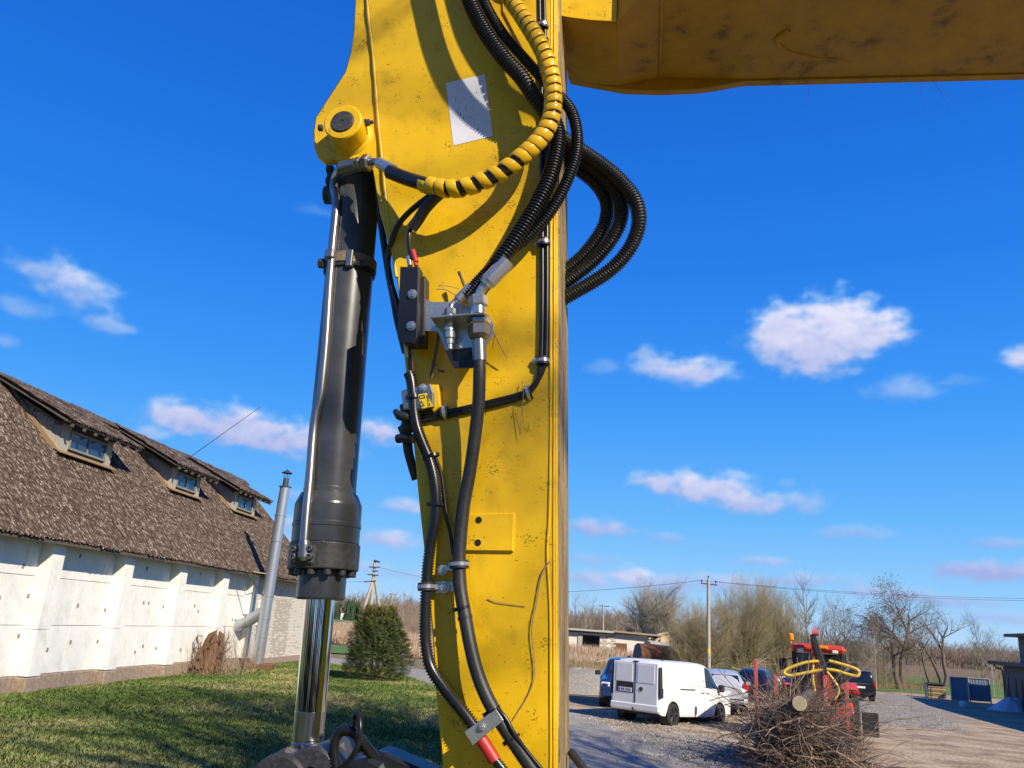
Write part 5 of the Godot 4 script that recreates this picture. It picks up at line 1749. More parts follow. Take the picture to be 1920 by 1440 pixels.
# P: kids, ratio, angle, wig (waviness), up (pull upwards), levels, thick (twig radius limit), start (bare share of the stem)
func grow(bt: Bag, bw: Bag, p: Vector3, d: Vector3, l: float, r: float, lvl: int, P: Dictionary, g: RandomNumberGenerator, tips: Array) -> void:
	var n := 5 if lvl == 0 else (4 if lvl < 3 else 3)
	var last: bool = lvl >= P.levels
	var kids: Array = P.kids
	for s in n:
		d = (d + Vector3(g.randfn(0, 1), g.randfn(0, 1), g.randfn(0, 1)) * P.wig + Vector3(0, P.up, 0)).normalized()
		var q: Vector3 = p + d * l / n
		var r0: float = r * (1.0 - 0.72 * s / n)
		var r1: float = r * (1.0 - 0.72 * (s + 1) / n)
		if r0 > P.thick: shoot(bt, p, q, r0, r1, 7 if r0 > 0.05 else 4)
		else: shoot(bw, p, q, r0, r1, 3)
		p = q
		if not last and float(s + 1) / n > (P.start if lvl == 0 else 0.2):
			var m: int = kids[lvl]
			for k in m:
				var side := Bag.side_of(d).rotated(d, g.randf() * TAU)
				var cd := d.rotated(side, P.angle * g.randf_range(0.55, 1.3))
				grow(bt, bw, p, cd, l * P.ratio * g.randf_range(0.7, 1.15) * (1.1 - 0.45 * float(s) / n), r1 * g.randf_range(0.5, 0.75), lvl + 1, P, g, tips)
	if last: tips.append(p)

func tree_thing(called: String, label: String, category: String, P: Dictionary, h: float, r: float, sd: int, bark: Material, twig: Material, stems := 1, lean := Vector3.ZERO, spread := 0.0, group := "") -> Node3D:
	var g := RandomNumberGenerator.new()
	g.seed = sd
	var bt := Bag.new()
	var bw := Bag.new()
	var tips := []
	for k in stems:
		var a := TAU * k / stems + g.randf_range(-0.4, 0.4)
		var out := Vector3(cos(a), 0, sin(a))
		var d := (Vector3.UP + lean + out * spread * g.randf_range(0.5, 1.3)).normalized()
		grow(bt, bw, out * (0.0 if stems == 1 else 0.12 + spread * 0.35 * g.randf()), d, h * (1.0 if k == 0 else g.randf_range(0.75, 1.0)), r * (1.0 if k == 0 else g.randf_range(0.7, 1.0)), 0, P, g, tips)
	var t := thing(called, label, category, Vector3.ZERO, 0.0, group)
	part("trunk", bt, bark, t)
	part("crown", bw, twig, t)
	t.set_meta("tips", tips)
	return t

func leaves_on(t: Node3D, share: float, size: float, sd: int, where: Callable) -> void:   # last year's leaves still hanging in part of the crown
	var g := RandomNumberGenerator.new()
	g.seed = sd
	var b := Bag.new()
	for p in t.get_meta("tips"):
		if not where.call(p) or g.randf() > share: continue
		for k in 5:
			var c: Vector3 = p + Vector3(g.randfn(0, 0.1), g.randfn(0, 0.1), g.randfn(0, 0.1))
			var u := Vector3(g.randfn(0, 1), g.randfn(0, 1), g.randfn(0, 1)).normalized() * size
			var w := u.cross(Vector3(g.randfn(0, 1), g.randfn(0, 1), g.randfn(0, 1))).normalized() * size * 0.7
			b.quad(c - u, c + w, c + u, c - w)
	var o := part("dead_leaves", b, M.dead_leaf, t)
	o.set_meta("kind", "stuff")

func tall(t: Node3D, h: float, widen := 1.0) -> Node3D:   # scale a plant to a height in metres
	var top := 0.1
	for c in t.get_children():
		if c is MeshInstance3D: top = max(top, (c as MeshInstance3D).get_aabb().end.y)
	t.scale = Vector3(widen, 1, widen) * (h / top)
	return t

func place(t: Node3D, px: float, py: float, tall_px: float, turn := 0.0, widen := 1.0) -> Node3D:
	t.position = on_land(px, py)
	t.rotation.y = turn
	return tall(t, tall_px * mpp(t.position), widen)

func make_trees() -> void:
	var lush := {kids = [4, 3, 2, 2], ratio = 0.56, angle = 0.75, wig = 0.10, up = 0.05, levels = 4, thick = 0.022, start = 0.3}
	var shrub := {kids = [3, 3, 3], ratio = 0.48, angle = 0.62, wig = 0.11, up = 0.07, levels = 3, thick = 0.016, start = 0.1}
	var birch := {kids = [4, 2, 2], ratio = 0.36, angle = 0.75, wig = 0.04, up = 0.05, levels = 3, thick = 0.02, start = 0.25}
	var old := {kids = [2, 2, 3, 2], ratio = 0.62, angle = 0.85, wig = 0.14, up = 0.06, levels = 4, thick = 0.03, start = 0.45}
	# the three bare trees at the edge of the yard
	var t := tree_thing("bare_tree", "tallest bare tree by the yard, two trunks with brown leaves hanging in its crown", "tree", old, 6.3, 0.24, 402, M.bark, M.twig_grey, 2, Vector3(-0.04, 0, 0), 0.12)
	leaves_on(t, 0.22, 0.05, 3, func(p): return p.x < 0.6)
	place(t, 1690, 1293, 222, 0.3, 1.3)
	t = tree_thing("bare_tree", "slender bare tree leaning left, between the two-trunked and the forked tree", "tree", old, 4.6, 0.14, 417, M.bark, M.twig_grey, 1, Vector3(-0.22, 0, 0))
	leaves_on(t, 0.3, 0.05, 4, func(p): return p.x < -1.0)
	place(t, 1747, 1294, 150)
	t = tree_thing("bare_tree", "leafless tree forking low into a wide V behind the grey sheet panels", "tree", {kids = [2, 2, 2], ratio = 0.6, angle = 0.8, wig = 0.16, up = 0.08, levels = 3, thick = 0.035, start = 0.4}, 5.2, 0.2, 431, M.bark, M.twig_grey, 2, Vector3(0.02, 0, 0), 0.4)
	place(t, 1768, 1292, 176, 0.5)
	# willow thicket behind the parked cars
	var wl := ["left bushy olive willow of the thicket, reaching behind the leaning utility pole", "tallest bushy olive willow in the middle of the thicket", "right bushy olive willow of the thicket, above the tractor", "low olive willow in front of the thicket by the ruined shed"]
	var wp := [[1322, 1272, 178, 501, 15, 1.0], [1392, 1274, 216, 502, 18, 0.85], [1462, 1276, 212, 503, 17, 0.8], [1286, 1268, 128, 504, 12, 1.15]]
	for k in 4:
		t = tree_thing("willow_bush", wl[k], "shrub", shrub, 6.5, 0.085, wp[k][3], M.twig_olive, M.twig_olive, wp[k][4], Vector3.ZERO, 0.42, "willows of the thicket")
		place(t, wp[k][0], wp[k][1], wp[k][2], 0.0, wp[k][5])
	# round tree behind the sheds
	t = tree_thing("round_tree", "round crowned bare tree rising behind the ruined brick shed", "tree", {kids = [3, 2, 2, 2], ratio = 0.52, angle = 0.6, wig = 0.08, up = 0.05, levels = 4, thick = 0.03, start = 0.1}, 6.2, 0.2, 611, M.twig_grey, M.twig_pale, 9, Vector3.ZERO, 0.36)
	t.position = far_at(1226, 1208, 128)
	t.position.y = -0.4
	tall(t, 12.2, 1.15)
	# thin birches and alders
	var b0 := tree_thing("thin_tree", "thin pale bare tree", "tree", birch, 8.0, 0.09, 701, M.twig_pale, M.twig_pale)
	var b1 := tree_thing("thin_tree", "thin brownish bare tree", "tree", birch, 8.6, 0.10, 702, M.twig_grey, M.twig_brown)
	var b2 := tree_thing("thin_tree", "thin bushy bare tree", "tree", {kids = [4, 3, 2], ratio = 0.42, angle = 0.6, wig = 0.06, up = 0.07, levels = 3, thick = 0.02, start = 0.15}, 6.5, 0.08, 703, M.twig_grey, M.twig_grey)
	var src := [b0, b1, b2]
	var g := RandomNumberGenerator.new()
	g.seed = 44
	# [px of the foot, distance, height, kind, what sets it apart]
	var spots := [[1082, 140, 9.5, 1, "behind the left end of the ruined shed, by the arm"], [1096, 150, 10.8, 0, "tallest behind the left part of the ruined shed"], [1108, 146, 9.6, 1, "behind the dark doorway of the ruined shed"], [1118, 138, 8.0, 2, "just left of the far thin pole"], [1140, 142, 7.0, 2, "just right of the far thin pole behind the shed"], [1086, 120, 7.0, 2, "lowest at the left end of the ruined shed"],
		[1165, 150, 6.5, 0, "left of the round crowned tree"], [1180, 132, 5.6, 2, "at the left foot of the round crowned tree"], [1262, 128, 7.0, 2, "right of the round crowned tree"], [1282, 105, 7.6, 2, "between the round tree and the willow thicket"],
		[1496, 88, 9.4, 0, "at the right edge of the willow thicket"], [1508, 92, 10.6, 1, "second right of the willow thicket"], [1524, 95, 11.6, 1, "tallest behind the tractor's cab"], [1540, 90, 9.2, 0, "behind the middle of the tractor's cab"], [1556, 94, 8.6, 2, "behind the right of the tractor's cab"], [1572, 84, 8.4, 2, "right of the tractor, bushy"], [1588, 86, 9.0, 0, "behind the tractor, left of the black minivan"], [1606, 90, 7.4, 2, "above the left of the black minivan"], [1622, 82, 7.0, 2, "above the black minivan"], [1640, 80, 6.2, 0, "just right of the black minivan"], [1660, 84, 6.6, 2, "between the black minivan and the two-trunked tree"],
		[1842, 100, 8.6, 2, "standing alone between the sheet panels and the modern house"], [1872, 104, 7.2, 2, "nearest the modern house"], [1858, 84, 5.0, 0, "slim, in front of the field by the modern house"]]
	var used := [false, false, false]
	var tops := [1.0, 1.0, 1.0]
	for s in spots:
		var k: int = s[3]
		var at := far_at(s[0], 1240, s[1])
		at.y = gh(at.x, at.z) - 0.05
		var q: float = tall(src[k], s[2]).scale.x if not used[k] else s[2] / tops[k]
		if not used[k]: tops[k] = s[2] / q
		var word: String = ["thin pale bare tree ", "thin brownish bare tree ", "thin bushy bare tree "][k] + s[4]
		var o: Node3D
		if used[k]: o = dup(src[k], word, at, g.randf() * TAU, Vector3(q, q, q))
		else:
			o = src[k]
			used[k] = true
			o.position = at
			o.scale = Vector3(q, q, q)
			o.set_meta("label", word)
		o.set_meta("group", "thin bare trees beyond the yard")
	# undergrowth: saplings and brush as one mass
	var bt := Bag.new()
	var bw := Bag.new()
	for k in 6: grow(bw, bw, Vector3(g.randfn(0, 0.35), 0, g.randfn(0, 0.35)), (Vector3.UP + Vector3(g.randfn(0, 0.22), 0, g.randfn(0, 0.22))).normalized(), g.randf_range(1.6, 2.8), 0.02, 0, {kids = [2, 2], ratio = 0.45, angle = 0.6, wig = 0.08, up = 0.08, levels = 2, thick = 0.0, start = 0.1}, g, [])
	var um := bw.mesh(M.stone_bits)
	var xf := []
	var cols := []
	for k in 150:
		var px := g.randf_range(1560, 1915)
		var dist := g.randf_range(74, 100)
		if px > 1700: dist = g.randf_range(92, 118)
		if px > 1800: dist = g.randf_range(100, 125)
		var at := far_at(px, 1250, dist)
		if k < 110:
			var bx := g.randf_range(1085, 1520)
			at = far_at(bx, 1230, g.randf_range(108, 130) if bx < 1265 else g.randf_range(78, 106))
		at.y = gh(at.x, at.z)
		var s := g.randf_range(0.5, 1.35) * (0.7 if k < 110 else 0.72)
		xf.append(Transform3D(Basis(Vector3.UP, g.randf() * TAU).scaled(Vector3(s, s * g.randf_range(0.8, 1.2), s)), at))
		cols.append(Color(0.38, 0.30, 0.17).lerp(Color(0.28, 0.19, 0.13), g.randf()).lerp(Color(0.24, 0.25, 0.09), g.randf() * 0.4))
	for k in 230:   # brush behind the spruce, left
		var px := g.randf_range(690, 1010)
		var at := far_at(px, 1200, g.randf_range(100, 150))
		var s := g.randf_range(0.9, 1.7)
		xf.append(Transform3D(Basis(Vector3.UP, g.randf() * TAU).scaled(Vector3(s, s * g.randf_range(0.8, 1.3), s)), Vector3(at.x, 0, at.z)))
		cols.append(Color(0.40, 0.32, 0.22).lerp(Color(0.30, 0.21, 0.15), g.randf()))
	many("undergrowth", um, xf, "bare brush and saplings massed along the field edges", "undergrowth", cols)
	# far woods as masses
	var fb := Bag.new()
	grow(fb, fb, Vector3.ZERO, Vector3.UP, 9.0, 0.16, 0, {kids = [3, 3], ratio = 0.34, angle = 0.8, wig = 0.05, up = 0.05, levels = 2, thick = 0.0, start = 0.2}, g, [])
	grow(fb, fb, Vector3(1.3, 0, 0.8), Vector3.UP, 7.5, 0.14, 0, {kids = [3, 3], ratio = 0.36, angle = 0.8, wig = 0.05, up = 0.05, levels = 2, thick = 0.0, start = 0.15}, g, [])
	var fm := fb.mesh(M.stone_bits)
	xf = []
	cols = []
	for k in 5200:
		var az := deg_to_rad(g.randf_range(-62, 62))
		var dist := g.randf_range(430, 640)
		if rad_to_deg(az) > 12: dist = g.randf_range(215, 310)
		var at := Vector3(sin(az) * dist, 0, -cos(az) * dist)
		at.y = gh(at.x, at.z)
		var s := g.randf_range(0.7, 1.35) * (1.1 if rad_to_deg(az) <= 12 else 0.44)
		xf.append(Transform3D(Basis(Vector3.UP, g.randf() * TAU).scaled(Vector3(s * 1.5, s, s * 1.5)), at))
		cols.append(Color(0.24, 0.175, 0.14).lerp(Color(0.31, 0.26, 0.18), g.randf()) * g.randf_range(0.8, 1.15))
	many("far_wood", fm, xf, "leafless brown wood along the horizon beyond the fields", "wood", cols)
	var cone := Bag.new()
	for k in 7:
		var y := 1.2 + k * 1.25
		for q in 9:
			var a := TAU * q / 9.0 + k
			var rr := 2.0 * (1.0 - k / 7.5) * g.randf_range(0.8, 1.2)
			cone.tri(Vector3(cos(a - 0.4) * rr, y - 0.5, sin(a - 0.4) * rr), Vector3(cos(a + 0.4) * rr, y - 0.4, sin(a + 0.4) * rr), Vector3(0, y + 1.9, 0))
	cone.rod(Vector3.ZERO, Vector3(0, 9, 0), 0.15, 0.03, 5)
	xf = []
	cols = []
	for k in 150:
		var c := g.randi() % 5
		var px: float = [655, 672, 648, 1500, 760][c] + g.randfn(0, 12)
		var at := far_at(px, 1160, g.randf_range(405, 450) if c < 3 else g.randf_range(520, 600))
		at.y = gh(at.x, at.z)
		var s := g.randf_range(0.55, 1.0)
		xf.append(Transform3D(Basis(Vector3.UP, g.randf() * TAU).scaled(Vector3(s, s, s)), at))
		cols.append(Color(0.03, 0.055, 0.022) * g.randf_range(0.8, 1.3))
	many("spruce_wood", cone.mesh(M.stone_bits), xf, "small dark green spruce stand before the far brown wood", "wood", cols)
	make_spruce()
	make_shade_trees(lush)

func make_spruce() -> void:
	var t := thing("spruce_bush", "bushy young green spruce with yellowish tips standing on the lawn edge", "spruce", on_ground(702, 1276))
	var b := Bag.new()
	b.rod(Vector3.ZERO, Vector3(0, 2.6, 0), 0.06, 0.012, 8)
	part("trunk", b, M.bark, t)
	var g := RandomNumberGenerator.new()
	g.seed = 8
	var sprig := Bag.new()   # one twig: a stem with needles all round
	for k in 26:
		var s := k / 26.0
		var c := Vector3(0, 0, s * 0.24)
		var a := k * 2.4
		var tip := c + Vector3(cos(a) * 0.045, sin(a) * 0.045, 0.035)
		var w := Vector3(sin(a), -cos(a), 0) * 0.006
		sprig.tri(c - w, c + w, tip)
		sprig.tri(c + w, c - w, tip)
	var xf := []
	var cols := []
	for k in 6800:
		var f := pow(g.randf(), 0.75)
		var y := 0.06 + f * 2.85
		var env := 1.24 * (1.0 - 0.58 * pow(f, 2.0)) * (0.82 + 0.18 * smoothstep(0.0, 0.15, f))
		var a := g.randf() * TAU
		env *= 1.0 + 0.16 * sin(a * 3.0 + y * 2.0) + 0.12 * sin(a * 7.0 - y * 5.0)
		var rad := env * (1.0 - 0.5 * pow(g.randf(), 2.2))
		var out := Vector3(cos(a), g.randf_range(-0.1, 0.75), sin(a)).normalized()
		if f > 0.86: out = Vector3(out.x * 0.5, 1, out.z * 0.5).normalized()
		out = (out + Vector3(g.randfn(0, 0.3), g.randfn(0, 0.3), g.randfn(0, 0.3))).normalized()
		var s := g.randf_range(0.7, 1.3)
		xf.append(Transform3D(Basis.looking_at(-out, Vector3.UP if abs(out.y) < 0.95 else Vector3.RIGHT).scaled(Vector3(s, s, s)), Vector3(cos(a) * rad, y, sin(a) * rad)))
		var col := Color(0.085, 0.13, 0.035).lerp(Color(0.20, 0.22, 0.055), g.randf() * 0.6)
		if f > 0.68: col = col.lerp(Color(0.44, 0.37, 0.09), smoothstep(0.7, 1.0, f) * g.randf() * 0.9)
		cols.append(col)
	var mm := MultiMesh.new()
	mm.transform_format = MultiMesh.TRANSFORM_3D
	mm.use_colors = true
	mm.mesh = sprig.mesh(M.needle)
	mm.instance_count = xf.size()
	for k in xf.size():
		mm.set_instance_transform(k, xf[k])
		mm.set_instance_color(k, cols[k])
	var o := MultiMeshInstance3D.new()
	o.multimesh = mm
	o.name = "crown"
	o.set_meta("kind", "stuff")
	t.add_child(o)
	# weeds by the stump
	var wd := thing("weeds", "dry weeds and bare stalks growing round the stump by the wall", "weeds", Vector3(-11.2, 0, -35.6))
	b = Bag.new()
	for k in 110: grow(b, b, Vector3(g.randf_range(-1.0, 1.2), 0, g.randf_range(-1.6, 1.2)), (Vector3.UP + Vector3(g.randfn(0, 0.25), 0, g.randfn(0, 0.25))).normalized(), g.randf_range(0.5, 1.9), 0.009, 0, {kids = [2, 1], ratio = 0.4, angle = 0.6, wig = 0.1, up = 0.05, levels = 2, thick = 0.0, start = 0.2}, g, [])
	var stalks := part("stalks", b, M.brush_brown, wd)
	stalks.set_meta("kind", "stuff")
	b = Bag.new()
	for k in 900:
		var p := Vector3(g.randfn(-0.1, 0.8), absf(g.randfn(0, 0.25)), g.randfn(-0.2, 0.8))
		var u := Vector3(g.randfn(0, 1), g.randfn(0, 1), g.randfn(0, 1)).normalized() * 0.07
		b.tri(p - u, p + u.cross(Vector3.UP) * 0.6, p + u)
	var lv := part("leaves", b, M.twig_olive, wd)
	lv.set_meta("kind", "stuff")

func make_shade_trees(P: Dictionary) -> void:   # tall bare trees behind the lens: they throw the streaks of shade over lawn, road and arm
	var t := tree_thing("roadside_tree", "", "tree", P, 9.5, 0.26, 811, M.bark, M.twig_grey)
	var where := [[1.4, 8.2, 20.0, 0.4], [10.5, 3.0, 28.0, 2.2], [12.5, -2.5, 23.0, 4.0], [-4.0, 12.0, 25.0, 5.2]]
	var words := ["nearest bare tree behind the viewer, its shadow streaking the lawn", "tall bare tree right of the viewer, shading the barn wall", "bare tree behind the viewer, shading the middle of the road", "bare tree farthest right behind the viewer"]
	tall(t, 10.0)
	var unit := t.scale.x / 10.0
	for k in 4:
		var s: float = unit * where[k][2]
		var at := Vector3(where[k][0], 0, where[k][1])
		var o := t if k == 0 else dup(t, words[k], at, where[k][3], Vector3(s, s, s))
		if k == 0:
			t.position = at
			t.rotation.y = where[k][3]
			t.scale = Vector3(s, s, s)
		o.set_meta("label", words[k])
		o.set_meta("group", "bare trees behind the viewer")
	# a dark spruce hedge farther back, mirrored in the polished rod
	var g := RandomNumberGenerator.new()
	g.seed = 5
	var hb := Bag.new()
	for k in 9:
		var y := 0.7 + k * 1.0
		for q in 13:
			var a := TAU * q / 13.0 + k
			var rr := 2.3 * (1.0 - k / 9.6) * g.randf_range(0.8, 1.2)
			hb.tri(Vector3(cos(a - 0.35) * rr, y - 0.5, sin(a - 0.35) * rr), Vector3(cos(a + 0.35) * rr, y - 0.4, sin(a + 0.35) * rr), Vector3(0, y + 1.5, 0))
	hb.rod(Vector3.ZERO, Vector3(0, 8.5, 0), 0.16, 0.03, 6)
	var xf := []
	for k in 16:
		var a := lerpf(-88.0, 88.0, k / 15.0)
		var at := Vector3(sin(deg_to_rad(a)) * 19.0 + g.randfn(0, 0.8), 0, cos(deg_to_rad(a)) * 19.0 + 2.0 + g.randfn(0, 0.8))
		xf.append(Transform3D(Basis(Vector3.UP, g.randf() * TAU).scaled(Vector3.ONE * g.randf_range(0.85, 1.1)), at))
	many("spruce_hedge", hb.mesh(M.hedge), xf, "dense dark spruce hedge standing behind the viewer", "hedge")

# ------------------------------------------------------------------ vehicles
class Shell:   # a car body lofted from stations [x, sill, belt, roof, half width, half roof width]
	var st: Array
	var wheels: Array
	var arch: float
	var wr: float
	func at(x: float) -> Array:
		var n := st.size()
		var k := 0
		while k < n - 2 and x > st[k + 1][0]: k += 1
		var t: float = clampf((x - st[k][0]) / (st[k + 1][0] - st[k][0]), 0, 1)
		var p0 = st[max(k - 1, 0)]
		var p1 = st[k]
		var p2 = st[k + 1]
		var p3 = st[min(k + 2, n - 1)]
		var o := []
		for q in 6:
			var a: float = p1[q]
			var b: float = p2[q]
			var lin_: float = lerpf(a, b, t)
			var cub := cubic_interpolate(a, b, p0[q], p3[q], t)
			o.append(lerpf(lin_, cub, 0.5))
		return o
	func ring(x: float) -> Array:   # right half, sill to roof
		var s := at(x)
		var ys: float = s[1]
		for w in wheels:
			if abs(x - w) < arch: ys = max(ys, wr + sqrt(arch * arch - (x - w) * (x - w)))
		var yb: float = max(s[2], ys + 0.08)
		var yr: float = max(s[3], yb + 0.02)
		var hw: float = s[4]
		var hr: float = s[5]
		var dy := yr - yb
		return [Vector3(x, ys, hw * 0.955), Vector3(x, ys + (yb - ys) * 0.12, hw * 0.99), Vector3(x, lerpf(ys, yb, 0.45), hw * 1.0), Vector3(x, lerpf(ys, yb, 0.8), hw * 0.995), Vector3(x, yb, hw * 0.975),
			Vector3(x, yb + dy * 0.3, lerpf(hw * 0.965, hr, 0.36)), Vector3(x, yb + dy * 0.62, lerpf(hw * 0.96, hr, 0.72)), Vector3(x, yr - min(dy * 0.22, 0.10), hr), Vector3(x, yr - min(dy * 0.07, 0.03), hr - 0.09), Vector3(x, yr, hr * 0.5), Vector3(x, yr + 0.004, 0)]
	func pt(x: float, j: float, side: float) -> Vector3:
		var r := ring(x)
		var k := clampi(int(j), 0, 9)
		var p: Vector3 = r[k].lerp(r[k + 1], j - k)
		return Vector3(p.x, p.y, p.z * side)
	func nrm(x: float, j: float, side: float) -> Vector3:
		var a := pt(x + 0.02, j, side) - pt(x - 0.02, j, side)
		var b := pt(x, min(j + 0.1, 9.99), side) - pt(x, max(j - 0.1, 0), side)
		var n := a.cross(b).normalized()
		return n if n.z * side >= 0 else -n
	func body() -> Bag:
		var b := Bag.new()
		var x0: float = st[0][0]
		var x1: float = st[-1][0]
		var rows := []
		var n := int((x1 - x0) / 0.05)
		for k in n + 1:
			var x := lerpf(x0, x1, float(k) / n)
			var r := ring(x)
			var row := []
			for q in 11: row.append(Vector3(r[q].x, r[q].y, -r[q].z))
			for q in 10: row.append(r[9 - q])
			rows.append(row)
		b.grid(rows)
		for e in [0, n]:
			var c := Vector3.ZERO
			for p in rows[e]: c += p
			c /= 21.0
			for q in 20:
				if e == 0: b.tri(c, rows[e][q], rows[e][q + 1])
				else: b.tri(c, rows[e][q + 1], rows[e][q])
			if e == 0: b.tri(c, rows[e][20], rows[e][0])
			else: b.tri(c, rows[e][0], rows[e][20])
		return b
	func patch(side: float, xb0: float, xb1: float, xt0: float, xt1: float, j0: float, j1: float, up: float) -> Bag:   # a panel lying on the body: bottom edge xb0..xb1 at j0, top edge xt0..xt1 at j1
		var b := Bag.new()
		var rows := []
		for v in 7:
			var row := []
			var fv := v / 6.0
			var j := lerpf(j0, j1, fv)
			for u in 9:
				var x := lerpf(lerpf(xb0, xt0, fv), lerpf(xb1, xt1, fv), u / 8.0)
				row.append(pt(x, j, side) + nrm(x, j, side) * up)
			if side < 0: row.reverse()
			rows.append(row)
		b.grid(rows)
		for p in b.n.size():
			if b.n[p].z * side < -0.2: b.n[p] = -b.n[p]
		return b

func wheel_mesh(parent: Node3D, at: Vector3, r: float, w: float, side: float) -> void:   # tyre, rim and five spokes; the outer face points along z * side
	var b := Bag.new()
	var d := Vector3(0, 0, side)
	b.lathe(at - d * w * 0.5, d, [[0, r * 0.6], [0, r * 0.93], [w * 0.12, r], [w * 0.88, r], [w, r * 0.93], [w, r * 0.68], [w * 0.93, r * 0.66]], 32)
	var o := part("wheel", b, M.tyre, parent)
	b = Bag.new()
	b.lathe(at + d * w * 0.2, d, [[0, r * 0.66], [w * 0.26, r * 0.68], [w * 0.26, r * 0.62], [w * 0.05, r * 0.6], [w * 0.05, 0.0]], 28)
	part("rim", b, M.trim_black, o)
	b = Bag.new()
	for k in 5:
		var a := TAU * k / 5.0 + 0.3
		var u := Vector3(cos(a), sin(a), 0)
		for q in [-0.16, 0.16]:
			var u2 := u.rotated(Vector3(0, 0, 1), q)
			b.bar(at + d * w * 0.42 + u * r * 0.08, at + d * w * 0.42 + u2 * r * 0.63, 0.035, 0.02, Vector3(0, 0, 1), 0.004)
	b.lathe(at + d * w * 0.36, d, [[0, r * 0.14], [0.04, r * 0.13], [0.045, 0]], 16)
	part("spokes", b, M.rim, o)

func block(parent: Node3D, called: String, p: Vector3, s: Vector3, m: Material, ch := 0.01, e := Vector3.ZERO) -> MeshInstance3D:
	var b := Bag.new()
	b.box(Transform3D(Basis.from_euler(e), p), s, ch)
	return part(called, b, m, parent)

func car(called: String, label: String, category: String, sh: Shell, paint: Material, width: float, length: float) -> Node3D:
	var t := thing(called, label, category)
	part("body", sh.body(), paint, t)
	block(t, "underbody", Vector3(length * 0.5, 0.36, 0), Vector3(length - 0.5, 0.22, width - 0.34), M.trim_black)
	for w in sh.wheels:
		for s in [-1.0, 1.0]:
			var b := Bag.new()
			b.lathe(Vector3(w, sh.wr, s * (width * 0.5 - 0.30)), Vector3(0, 0, s), [[0, 0], [0, sh.arch * 0.99], [0.26, sh.arch * 0.99]], 24)
			part("wheel_arch", b, M.trim_black, t)
			wheel_mesh(t, Vector3(w, sh.wr, s * (width * 0.5 - 0.13)), sh.wr, 0.215, s)
	return t

func park(t: Node3D, p: Vector3, heading: float, tilt := 0.0, sc := 1.0) -> void:   # heading: degrees to the right of straight ahead
	t.position = p
	t.basis = Basis(Vector3.UP, deg_to_rad(90.0 - heading)) * Basis(Vector3(0, 0, 1), deg_to_rad(tilt)) * Basis.from_scale(Vector3.ONE * sc)

